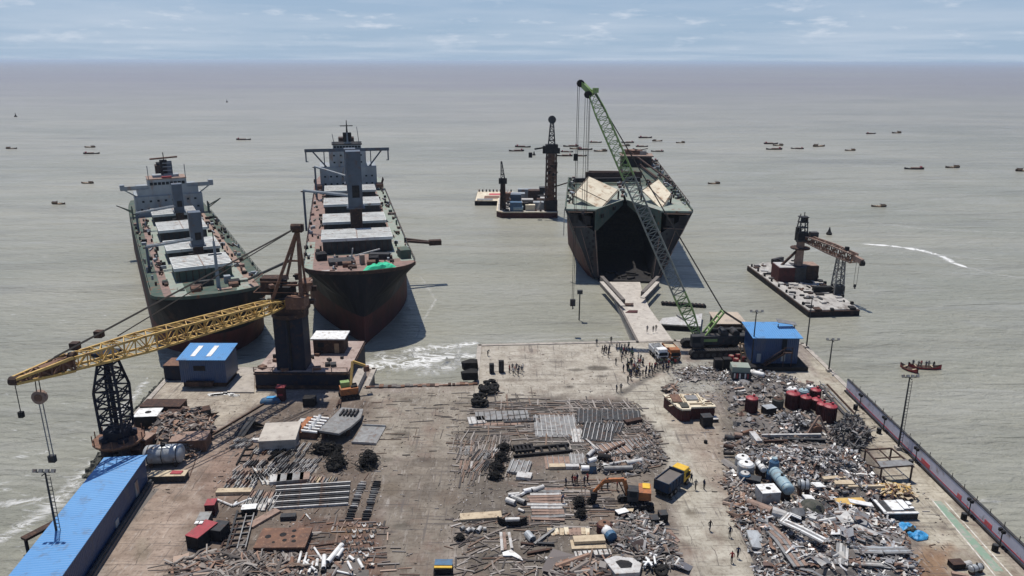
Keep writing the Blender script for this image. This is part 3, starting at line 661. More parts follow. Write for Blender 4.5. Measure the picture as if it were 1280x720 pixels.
def deck_fittings(root, xs, y0, y1, z, n, seed, mt='deck_green_dark'):
    """vents, bollards and pipe boxes along the deck"""
    rs = random.Random(seed); m = MB()
    for i in range(n):
        x = rs.choice(xs) + rs.uniform(-.8, .8); y = rs.uniform(y0, y1); r = rs.random()
        m.use(rs.choice([mt, 'rust_dark', 'dark', 'deck_red', 'ship_white']))
        if r < .4: m.box((x, y, z + .35), (rs.uniform(.4, 1.4), rs.uniform(.4, 1.6), .7))
        elif r < .75: m.tube((x, y, z), (x, y, z + rs.uniform(.7, 1.5)), .25, n=7)
        else: m.beam((x, y, z + .3), (x + rs.uniform(-1, 1), y + rs.uniform(1, 5), z + .3), .25)
    return m.each({'box': 'deck_box', 'tube': 'vent_pipe', 'beam': 'deck_pipe', '': 'deck_box'}, root)
def hatch(root, x0, x1, y0, y1, z, hc, top='hatch_white', side='coaming', split=True):
    m = MB(); m.use(side).bx(x0, x1, y0, y1, z, z + hc)
    for i in range(int((x1 - x0) / 1.4)): xx = x0 + .7 + i * 1.4; m.use('rust_dark').bx(xx, xx + .15, y0 - .18, y0 - .003, z + .1, z + hc - .1)
    o = m.build('hatch_coaming', root)
    c = MB(); c.use(top); xm = (x0 + x1) / 2; ym = (y0 + y1) / 2
    for a, b, e, f in ((x0 - .3, x1 + .3, y0 - .3, ym - .08), (x0 - .3, x1 + .3, ym + .08, y1 + .3)): c.bx(a, b, e, f, z + hc + .003, z + hc + .75)
    c.use('rust_pale').bx(xm - .12, xm + .12, y0 - .2, y1 + .2, z + hc + .75, z + hc + .8); c.use('steel_pale'); [c.bx(x0 - .2, x1 + .2, y0 + (y1 - y0) * (i + .5) / 8 - .07, y0 + (y1 - y0) * (i + .5) / 8 + .07, z + hc + .752, z + hc + .86) for i in range(8)]; c.build('hatch_cover', o); return o
def ship_crane(root, x, y, z, h, jib_to, w=2.6, c='ship_blue'):
    m = MB(); m.use('rust_dark').tube((x, y, z), (x, y, z + h * .35), w * .42, n=12); m.use(c).box((x, y, z + h * .68), (w, w * 1.1, h * .64)); m.use('dark').box((x + .2, y - w * .56, z + h * .55), (w * .5, .1, h * .14))
    m.use(c).box((x, y, z + h * .36), (w * 1.25, w * 1.3, .4)); cr = m.build('deck_crane', root)
    for q_, mm in enumerate((('dark', -1.6, .4, 1.9), ('rust_dark', 1.7, -.6, 1.5), ('coaming', 0, -2.2, 1.7), ('dark', -.9, 2, 2.2), ('dark', 1.3, 1.9, 1.8))): m = MB(); m.use(mm[0]).box((x + mm[1] * w * .5, y + mm[2], z + mm[3] / 2), (1.7, 1.5, mm[3])); m.build('winch', cr)
    j = MB(); a = Vector((x - w * .4, y - .9, z + h * .5)); b = Vector(jib_to); j.use('ship_white')
    for s in (-.7, .7): j.beam(a + Vector((0, s, 0)), b + Vector((0, s * .7, 0)), .4, .5)
    for i in range(8): p = a.lerp(b, i / 8); q = a.lerp(b, (i + 1) / 8); j.beam(p + Vector((0, -.7, 0)), q + Vector((0, .7 if i % 2 else -.5, 0)), .15); j.beam(p + Vector((0, .7, 0)), p + Vector((0, -.7, 0)), .15)
    j.build('crane_jib', cr)
    k = MB(); k.use('ship_blue').beam((b.x, b.y, z), b, .6); k.use('rust_dark').beam((b.x - .8, b.y, b.z - .3), (b.x + .8, b.y, b.z - .3), .3); k.build('jib_rest', cr)
    return cr
def windows_row(mb, x0, x1, y, z, n, w=.7, h=.6):
    mb.use('window')
    for i in range(n): x = x0 + (x1 - x0) * (i + .5) / n; mb.box((x, y, z), (w, .08, h))
# ---------------------------------------------------------------- ship nearest the left quay
def ship_left():
    rz = math.atan2(.47, .883)
    t = thing('bulk_carrier', 'older bulk carrier with black hull and green deck, leftmost of the beached ships', 'ship', (-62.5, 153.5, 0), rz)
    zd = 13.2; L = 142
    h, dk = ship_hull(t, L, 24.5, zd, 14.2, 2.2, 20, 7.5, ['hull_red', 'hull_red', 'hull_red', 'hull_black', 'hull_black'], 5.5, 1.2)
    gd, gl, pk = 'deck_green_dark', 'deck_green', 'deck_red'
    deck_mesh(t, dk, [(-1, -.80, gd), (-.80, -.66, pk), (-.66, -.42, gl), (-.42, .42, gd), (.42, .66, gl), (.66, .8, 'rust_pale'), (.8, 1, gd)])
    bulwark(t, dk, 12, .7, gd); railing(t, dk, 14, 108)
    for k, (y0, y1) in enumerate(((19, 30), (38.5, 50), (64.5, 77), (90, 101))): hatch(t, -6.2, 6.0, y0, y1, zd, 2.6, side='deck_green_dark' if k == 0 else 'coaming')
    ship_crane(t, .6, 35.2, zd, ZT(153.5 + 35.2 * .883, 266) - zd, (-11, 33, zd + 6), 2.9); ship_crane(t, .9, 84.5, zd, ZT(153.5 + 84.5 * .883, 231) - zd, (-11, 83, zd + 5.5), 2.8)
    f = MB(); f.use('ship_white').tube((1.6, 9, zd), (1.6, 9, zd + 11), .45, .25, n=8); f.use('ship_blue').beam((.2, 9, zd + 8), (3, 9, zd + 8), .3); f.use('dark').tube((1.6, 9, zd + 11), (1.6, 9, zd + 13), .12, n=5); f.build('foremast', t)
    w = MB()
    for x, y, c, sx, sy, sz in ((-3, 9, 'rust_dark', 2.4, 2, 1.5), (5, 9.5, 'dark', 2.4, 2.2, 1.6), (2.5, 6, 'rust_pale', 3, 1.4, .9), (-6, 11, 'deck_green', 1.4, 3, .8), (7, 12, 'deck_green', 2.6, 1.6, .9), (-1, 12, 'coaming', 4, 1, 1.6), (4, 12.5, 'ship_white', 1.4, 1.4, 2)): w.use(c).box((x, y, zd + sz / 2), (sx, sy, sz))
    for x in (-3.2, 4.6): w.use('rust').tube((x - 1, 7.6, zd + .9), (x + 1, 7.6, zd + .9), .8, n=10)
    w.build('windlass', t); deck_fittings(t, [-11, -9, 9.5, 11.3], 16, 100, zd, 90, 3); deck_fittings(t, [-8.3, 8.2], 16, 100, zd, 60, 4, 'dark')
    # accommodation
    y = 107; s = MB(); s.use('ship_white').bx(-10.2, 10.2, y, y + 14, zd, zd + 6.4); s.bx(-9.2, 9.2, y + .6, y + 12, zd + 6.4, zd + 8.8); s.bx(-5.8, 5.8, y + .6, y + 9, zd + 8.8, zd + 11.6)
    windows_row(s, -9.6, 9.6, y - .03, zd + 2.2, 9); windows_row(s, -9, 9, y - .03, zd + 4.8, 8); windows_row(s, -5.4, 5.4, y + .56, zd + 10.3, 9, .9, .9); a = s.build('accommodation_block', t)
    for sd in (-1, 1):
        s = MB(); s.use('ship_white')
        s.bx(min(sd * 5.8, sd * 14), max(sd * 5.8, sd * 14), y + 1, y + 3.6, zd + 8.6, zd + 8.9); s.bx(min(sd * 5.8, sd * 14), max(sd * 5.8, sd * 14), y + .9, y + 1.05, zd + 8.9, zd + 9.9); s.box((sd * 13.4, y + 2.2, zd + 9.6), (1.4, 2.4, 1.6))
        s.beam((sd * 9.2, y + 2, zd + 6), (sd * 12.8, y + 2, zd + 8.6), .35)
        s.build('bridge_wing', a)
    s = MB(); s.use('rust_pale').bx(-5.9, 5.9, y + .5, y + 9.2, zd + 11.6, zd + 11.9); s.use('red_paint').box((0, y + 1.4, zd + 12.2), (3, 1.2, .5)); s.use('ship_white').bx(-4, 4, y + 4, y + 8, zd + 11.9, zd + 12.6); s.build('monkey_island', a)
    s = MB(); s.use('dark').box((-.2, y + 5.5, zd + 14.6), (2.2, 2.2, 5.4)); s.use('ship_blue').box((1.5, y + 5.2, zd + 14.4), (1.6, 1.6, 5)); s.use('ship_white')
    for k in range(4): s.box((.7, y + 4.1, zd + 12.8 + k * 1.2), (2.6, .15, .25))
    s.use('rust').beam((-4.2, y + 5, zd + 17.8), (4.2, y + 5, zd + 18.2), .7, .5); s.use('dark').tube((0, y + 5, zd + 17), (0, y + 5, zd + 19.8), .15, n=5); s.build('radar_mast', a)
    for x in (-5.4, 5.8):
        s = MB(); s.use('ship_blue').tube((x, y + 2, zd + 11.6), (x, y + 2, zd + 16), .12, n=5); s.build('antenna', a)
    s = MB(); s.use('rust_dark').box((0, y + 12, zd + 10.5), (5, 5, 9)); s.use('dark').box((0, y + 12, zd + 15.3), (4, 4, 1)); s.build('funnel', t)
    s = MB(); s.use('deck_green_dark')
    for sd in (-1, 1):
        for k in range(2): s.beam((sd * 11.5, y - 3 + 3 * k, zd + 2), (sd * (14.8 + k), y - 3 + 3 * k, zd + 4.2), .3); s.beam((sd * 11.5, y - 3 + 3 * k, zd), (sd * 11.5, y - 3 + 3 * k, zd + 3.6), .4)
    s.each({'beam': 'boat_davit', 'box': 'lifeboat', '': 'boat_davit'}, t)
    return t
ship_left()
def ship_mid():
    rz = math.atan2(.222, .975)
    t = thing('bulk_carrier', 'bulk carrier with a flared black and rust red bow and white hatches, in the middle', 'ship', (-33.6, 163.3, 0), rz)
    zd = 15.2; L = 166
    h, dk = ship_hull(t, L, 26.5, zd, 16.4, -1.0, 42, 11.5, ['hull_red', 'hull_red', 'hull_red', 'hull_grey', 'hull_grey'], 6.6, 2.4, 1.15)
    bi = len(h.data.materials); h.data.materials.append(MATS['hull_black'])
    for p in h.data.polygons:
        c_ = p.center
        if (c_.z > 6.6 and abs(c_.x) < 8 and c_.y < 22) or (c_.x > 9 and c_.z > 11 and c_.y < 12): p.material_index = bi
    g, r = 'deck_green', 'deck_red'
    deck_mesh(t, dk, [(-1, -.82, lambda y: 'deck_green' if y < 40 else r), (-.82, -.60, r), (-.6, .55, lambda y: r if y < 22 else 'deck_green_dark'), (.55, .74, lambda y: r if y < 16 else ('deck_red' if y > 55 else g)), (.74, 1, lambda y: r if y < 12 else g)])
    bulwark(t, dk, 8, .8, 'rust_dark', th=.25); railing(t, dk, 10, 128, 'rust_dark')
    for k, (y0, y1) in enumerate(((25.5, 36.5), (50, 62), (78, 90), (105, 117))): hatch(t, -8.6, 8.6, y0, y1, zd, 3.2 if k == 0 else 2.6)
    Mi = (Matrix.Translation((-33.6, 163.3, 0)) @ Matrix.Rotation(rz, 4, 'Z')).inverted()
    ship_crane(t, .4, 43.6, zd, ZT(206, 189) - zd, Mi @ PT(379, 239, 214), 3.9); ship_crane(t, .4, 99, zd, ZT(260, 186) - zd, Mi @ PT(393, 209, 266), 3.8)
    m = MB(); m.use('coaming').box((-5, 44, zd + 1), (5, 3, 2)); m.box((5.4, 44, zd + 1), (5, 3, 2)); m.each({'': 'mast_house'}, t)
    w = MB()
    for x, y, c, sx, sy, sz in ((-4.2, 13.5, 'steel_dark', 6, 4, 1.2), (.6, 11.5, 'ship_white', 1.1, 1.1, 2.6), (3.4, 13, 'dark', 2.2, 2.6, 1.7), (-9, 19.5, 'dark', 2.4, 3, 1.6), (11, 17.5, 'deck_green_dark', 2.6, 4, 2.2), (-7, 6.4, 'steel_pale', 3.4, 1.3, .5), (5, 17, 'steel_dark', 5, 2, 1.4), (-1.8, 8, 'rust_dark', 2, 1.8, 1)): w.use(c).box((x, y, zd + sz / 2 + .3), (sx, sy, sz), rz=random.uniform(-.3, .3))
    for x in (-3, 2.6): w.use('rust').tube((x - 1, 9.5, zd + 1.2), (x + 1, 9.5, zd + 1.2), .8, n=10)
    w.use('steel_pale').beam((-1, 12, zd + 2.6), (5, 15, zd + 3.2), .3); w.beam((-2, 14, zd + .5), (-1.4, 14, zd + 4), .3)
    w.build('windlass', t)
    deck_fittings(t, [-6, -2, 3, 7], 5, 20, zd + .3, 50, 8, 'deck_red'); deck_fittings(t, [-12.2, -9.6, 9.6, 12.2], 20, 122, zd, 110, 5); deck_fittings(t, [-6, 6], 33.5, 41, zd, 20, 6, 'dark'); deck_fittings(t, [-6, 6], 54, 63, zd, 20, 7, 'dark')
    # accommodation with wide strutted bridge wings
    y = 128; s = MB(); s.use('ship_white').bx(-10.5, 10.5, y, y + 16, zd, zd + 8.5); s.bx(-6.8, 6.8, y + .5, y + 13, zd + 8.5, zd + 14.2); s.bx(-5.2, 5.2, y + 1, y + 11, zd + 14.6, zd + 16.6)
    for z_ in (2.2, 5): windows_row(s, -9.8, 9.8, y - .03, zd + z_, 9)
    for z_ in (10.2, 12.8): windows_row(s, -6.2, 6.2, y + .47, zd + z_, 5)
    windows_row(s, -5, 5, y + .97, zd + 15.9, 9, .9, .7); a = s.build('accommodation_block', t)
    s = MB(); s.use('ship_blue').bx(-15.6, 15.6, y + .6, y + 4, zd + 14.2, zd + 14.6); s.bx(-15.6, 15.6, y + .5, y + .65, zd + 14.6, zd + 15.4)
    for sd in (-1, 1):
        s.use('ship_blue').beam((sd * 8, y + 1.5, zd + 8.5), (sd * 12.6, y + 1.5, zd + 14.2), .5); s.beam((sd * 8.6, y + 1.5, zd + 8.5), (sd * 8.6, y + 1.5, zd + 14.2), .35); s.beam((sd * 15.2, y + 1.5, zd + 10.6), (sd * 15.2, y + 1.5, zd + 14.2), .5); s.beam((sd * 14.4, y + 1.5, zd + 10.6), (sd * 15.4, y + 1.5, zd + 10.6), .3)
    s.build('bridge_wing', a)
    s = MB(); s.use('dark').bx(-5.6, 5.6, y + .8, y + 11, zd + 16.6, zd + 16.9); s.use('ship_white'); s.tube((.3, y + 4, zd + 16.9), (.3, y + 4, zd + 21), 1.3, .8, n=10); s.use('dark').tube((-.6, y + 3.2, zd + 17.6), (-.6, y + 3.2, zd + 21), .7, n=8); s.tube((1.2, y + 3.2, zd + 17.6), (1.2, y + 3.2, zd + 21), .7, n=8)
    s.tube((.3, y + 4, zd + 21), (.3, y + 4, zd + 25.5), .35, .12, n=6); s.beam((-2.2, y + 4, zd + 23.4), (2.6, y + 4, zd + 23.4), .3); s.build('radar_mast', a)
    for x, hh in ((-4.6, 4), (4.6, 6.5)):
        s = MB(); s.use('ship_blue').tube((x, y + 3, zd + 16.6), (x - .6, y + 3, zd + 16.6 + hh), .12, n=5); s.beam((x - 1, y + 3, zd + 17.6), (x + 1, y + 3, zd + 17.6), .15); s.build('antenna', a)
    s = MB(); s.use('rust_dark').box((0, y + 17, zd + 9), (6, 6, 18)); s.build('funnel', t)
    s = MB()
    for sd in (-1, 1):
        s.use('rust').box((sd * 11.3, y - 2, zd + 1.6), (2.6, 5, 1.4)); s.use('rust_dark')
        for k in range(3): s.beam((sd * 11.5, y - 4 + 2.4 * k, zd), (sd * 12.8, y - 4 + 2.4 * k, zd + 4.2), .3)
    s.each({'beam': 'boat_davit', 'box': 'lifeboat', '': 'boat_davit'}, t)
    c = MB(); c.use('rust_dark').beam((13, 46, zd - 2.2), (22, 47, zd - 3.5), 1.0, .6); c.beam((13, 49, zd - 2.2), (22.4, 48, zd - 3.6), 1.0, .6); c.box((22.4, 47.5, zd - 3.4), (3.5, 2, 1.4)); c.build('fallen_gangway', t)
    gz = Vector((4.2, 4.4, zd + 1.9)); n = MB(gz)
    # bright green net
    vs = []; fs = []; A, Bn = 14, 8
    for i in range(A + 1):
        for j in range(Bn + 1):
            x, yy = (i / A - .5) * 7.8, (j / Bn - .5) * 3.4; e = (1 - (2 * i / A - 1) ** 4) * (1 - (2 * j / Bn - 1) ** 4)
            vs.append((gz.x + x * (1 - .25 * (j / Bn)), gz.y + yy + x * .28, gz.z - .4 + e * (.8 + .7 * noise.noise(Vector((x, yy, 3))))))
    for i in range(A):
        for j in range(Bn): k = i * (Bn + 1) + j; fs.append((k, k + Bn + 1, k + Bn + 2, k + 1))
    n.use('green_net').add(vs, fs); net = n.build('cargo_net'); net.location = t.matrix_basis @ gz if False else (Matrix.Translation((-33.6, 163.3, 0)) @ Matrix.Rotation(rz, 4, 'Z')) @ gz; net.rotation_euler = (0, 0, rz)
    tag(net, 'bright green net heaped on the bow deck of the middle ship', 'net')
    return t
ship_mid()
# ---------------------------------------------------------------- cut-open ship
def ship_cut():
    rz = -math.atan2(.085, .995)
    t = thing('half_scrapped_ship', 'large ship with its bow cut away and a dark open hold facing the causeway', 'ship', (33.6, 217, 0), rz)
    zd = 21.0; Bh = 18.4; L = 150
    # outer hull: flared at the cut, full further aft
    st = []
    for y in (0, 4, 10, 18, 30, 45, 58):
        f = min(1, y / 45) ** .7; aft = max(0, (y - 100) / 50)
        top = Bh; low = 9.5 + (17.6 - 9.5) * f; low *= 1 - .4 * aft; mid = 13 + (18.2 - 13) * f
        st.append((y, [(low * .96, -2.5), (low, 0), (low + (mid - low) * .6, 4.5), (mid, 9), (mid + (top - mid) * .55, 15), (top, zd)]))
    m = MB(); hull_loft(m, st, ['hull_red', 'hull_red', 'hull_red', 'hull_grey', 'hull_grey']); a = st[-1][1]
    m.use('hull_grey'); m.add([(-w, 58, z) for w, z in a] + [(w, 58, z) for w, z in a[::-1]], [tuple(range(12))]); m.build('hull', t)
    m = MB(); m.use('hull_grey').prism([(3, 58.1), (18.3, 58.1), (17.6, 100), (14, 118), (6, 118), (3, 100)], 3, zd - .5); m.use('hull_red').prism([(3.4, 58.1), (17.8, 58.1), (17, 100), (13, 116), (6, 116), (3.4, 100)], -2, 3); m.build('stern_section', t)
    # cut face: double skin seen end-on, with frames and manholes
    cf = MB(); th = .5
    for s in (-1, 1):
        def P_(x, y, z): return (s * x, y, z)
        outer = [(9.3, 0.3), (13, 9), (15.9, 15), (18.3, 20.9)]; inner = [(7.6, .3), (8.3, 6), (8.6, 11), (9.3, 14.2)]
        # side frame between outer skin and the hold's inner skin
        for (o0, o1), (i0, i1) in zip(zip(outer, outer[1:]), zip(inner, inner[1:])):
            cf.use('hull_grey'); cf.slab([P_(o0[0], 0, o0[1]), P_(i0[0], 0, i0[1]), P_(i1[0], 0, i1[1]), P_(o1[0], 0, o1[1])] if s > 0 else [P_(i0[0], 0, i0[1]), P_(o0[0], 0, o0[1]), P_(o1[0], 0, o1[1]), P_(i1[0], 0, i1[1])], th)
        # topside tank end running back along the V of the deck
        v = [P_(9.3, 0, 14.2), P_(.6, 17, 19.4), P_(.6, 17, 20.9), P_(9.3, 0, 20.9)]
        cf.use('deck_green_dark'); cf.slab(v if s < 0 else v[::-1], .3)
        # manholes and stiffeners
        cf.use('dark')
        for x, z, w, hh in ((15.6, 18.2, 2.3, 2.5), (12.0, 17.8, 2.3, 2.4)): cf.box(P_(x, -.55, z), (w, .14, hh))
        for k in range(7): cf.box(P_(9.6 + k * .08 + .25 * (k % 2), -.55, 13.4 - k * 1.75), (.7, .12, .8)); cf.box(P_(11.3 - k * .25 + .6 * (k % 2), -.55, 14.3 - k * 1.7), (.55, .12, .7))
        cf.use('rust_pale')
        for x0, z0, x1, z1 in ((10.2, 20.2, 17.4, 20.2), (10.2, 16, 16, 15.8), (9.4, 15, 8, 1), (17.4, 19.2, 10, 1.2), (13.6, 15.2, 9.6, 2)): cf.beam(P_(x0, -.66, z0), P_(x1, -.66, z1), .22, .12)
        for q in ((3.6, 10.6, 19.6), (7.3, 3.2, 18.6)):
            cf.use('dark'); cf.box(P_(q[0], q[1] - .55, q[2]), (1.5, .3, 1.1), rz=-s * math.atan2(17, 8.7))
    cf.build('cut_frames', t)
    # the hold; its deep shade is put into near-black faces and debris
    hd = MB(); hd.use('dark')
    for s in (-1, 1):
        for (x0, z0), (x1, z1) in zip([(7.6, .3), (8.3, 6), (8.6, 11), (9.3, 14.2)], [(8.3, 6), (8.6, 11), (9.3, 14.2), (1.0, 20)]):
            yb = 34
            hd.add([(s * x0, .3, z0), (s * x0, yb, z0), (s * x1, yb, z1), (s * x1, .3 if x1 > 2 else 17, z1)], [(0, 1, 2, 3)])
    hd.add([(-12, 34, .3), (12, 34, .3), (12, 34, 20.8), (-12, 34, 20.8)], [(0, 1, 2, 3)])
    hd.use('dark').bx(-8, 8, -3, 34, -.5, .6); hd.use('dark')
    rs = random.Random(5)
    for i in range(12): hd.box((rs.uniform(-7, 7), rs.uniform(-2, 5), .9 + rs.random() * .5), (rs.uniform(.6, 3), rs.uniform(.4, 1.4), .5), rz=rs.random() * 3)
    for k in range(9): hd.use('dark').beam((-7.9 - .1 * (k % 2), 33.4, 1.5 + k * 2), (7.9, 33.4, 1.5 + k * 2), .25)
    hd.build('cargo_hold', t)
    # deck with V notch
    d = MB(); zt = zd
    d.use('deck_green')
    for s in (-1, 1):
        for poly, mt in (([(9.3, 0), (18.4, 0), (18.4, 26), (9.3, 26)], 'deck_green'), ([(.4, 17.4), (9.3, 0), (9.3, 26), (.4, 26)], 'deck_green'), ([(13.5, 26), (18.4, 26), (18.4, 58), (13.5, 58)], 'deck_green_dark'), ([(.4 * 0, 26), (13.5, 26), (13.5, 44), (0, 44)], 'deck_green')):
            d.use(mt); q = [(s * x, y, zt) for x, y in poly]; d.slab(q if s > 0 else q[::-1], .5)
        d.use('deck_green_dark').beam((s * 18.2, 0, zt + .25), (s * 18.2, 60, zt + .25), .35, .5)
        d.use('concrete_pale').beam((s * 18.55, .2, zt - 8), (s * 18.45, .2, zt), .25) if s < 0 else None
    d.use('deck_green_dark'); d.add([(-13.5, 44, zt - .1), (13.5, 44, zt - .1), (13.5, 58, zt - .1), (-13.5, 58, zt - .1)], [(0, 1, 2, 3)]); d.prism([(3, 58), (18.4, 58), (17.7, 100), (14, 118), (6, 118), (3, 100)], zt - .49, zt - .1)
    d.build('deck', t)
    # two cream hatch panels slanting along the notch
    for s, name in ((-1, 0), (1, 1)):
        m = MB(); z0, z1 = zt + .7, zt + 1.6
        Mi = (Matrix.Translation((33.6, 217, 0)) @ Matrix.Rotation(rz, 4, 'Z')).inverted()
        if s < 0: q = [Mi @ PT(*a) for a in ((751, 261, 221), (773, 237, 234), (735, 220, 239), (716, 243, 226))]
        else: q = [Mi @ PT(*a) for a in ((827, 261, 221), (839, 242, 227), (822, 223, 239), (802, 237, 232))]
        m.use('hatch_cream'); m.slab([Vector(p) for p in q], .7)
        a, b, c, e = [Vector(p) for p in q]; m.use('rust_dark')
        for k in (.36,): m.beam(a.lerp(b, k) + Vector((0, 0, .06)), e.lerp(c, k) + Vector((0, 0, .06)), .2, .1)
        for k in (.02, .98): m.beam(a.lerp(e, k) + Vector((0, 0, .06)), b.lerp(c, k) + Vector((0, 0, .06)), .16, .1)
        for p_ in (b, c, e): m.beam(p_ + Vector((0, 0, -.4)), Vector((p_.x, p_.y + 1.5, zt)), .5)
        m.build('hatch_cover', t)
    deck_fittings(t, [-16, -12, -6, 0, 6, 12, 16], 20, 46, zt, 95, 21, 'deck_green'); deck_fittings(t, [-17, 17], 8, 60, zt, 60, 22); deck_fittings(t, [16, 17.5], 40, 112, zt, 80, 23, 'dark'); deck_fittings(t, [-10, 10, 0], 44, 57, zt, 50, 24, 'rust_dark')
    r = MB(); r.use('rust_dark')
    for k in range(26): y = 6 + k * 4.1; r.beam((18, y, zt), (18, y, zt + 1.6), .2)
    r.beam((18, 6, zt + 1.6), (18, 110, zt + 1.6), .16)
    r.build('railing', t)
    # long dark beams across the deck and what remains of the accommodation
    b = MB(); b.use('dark').beam((-16, 47, zt + 1.3), (7, 52, zt + 1.3), 1.8, 1.4); b.use('rust_dark').beam((-12, 54, zt + 2.2), (8, 57, zt + 2.2), 1.3, 2.2); b.beam((-11, 57, zt + 3), (6, 57.5, zt + 3), .8, .8); b.build('cross_beam', t)
    s = MB(); y = 96; s.use('rust_dark').bx(3, 15, y, y + 14, zt - 6, zt + 4); s.use('dark').bx(3.6, 14.4, y - 1, y, zt - 6, zt + 3.2); s.use('rust_pale').bx(2.4, 15.6, y - .8, y + 9, zt + 4, zt + 4.5); s.use('rust').box((8, y + 6, zt + 5.2), (7, 6, 1.8)); s.use('steel').box((11.6, y + 3, zt + 5.2), (2.6, 1.5, 1.5))
    for k in range(10): s.use('rust_dark').beam((random.uniform(3, 14), y + random.uniform(0, 9), zt + 5), (random.uniform(3, 14), y + random.uniform(0, 9), zt + random.uniform(5.5, 7)), .3)
    s.beam((9, y, zt + 4), (17.5, y - 46, zt + 1), .5); s.beam((10, y, zt + 1), (13.5, y - 38, zt + 1), .7); s.build('accommodation_remains', t)
    return t
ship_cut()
# ================================================================ CRANES
def V(*a): return Vector(a)
def hook_line(mb, top, zbot, r=.06, gap=.5, blk=.9, c='rope', bc='steel_dark'):
    t = Vector(top); mb.use(c)
    for s in (-gap / 2, gap / 2): mb.tube(t + V(s, 0, 0), V(t.x + s, t.y, zbot + blk), r, n=4, caps=False)
    mb.use(bc).box((t.x, t.y, zbot + blk / 2), (blk * .75, blk * .45, blk)); mb.tube((t.x, t.y, zbot), (t.x, t.y, zbot - blk * .5), .12, n=5); mb.beam((t.x - .1, t.y, zbot - blk * .5), (t.x + .35, t.y, zbot - blk * .3), .12)
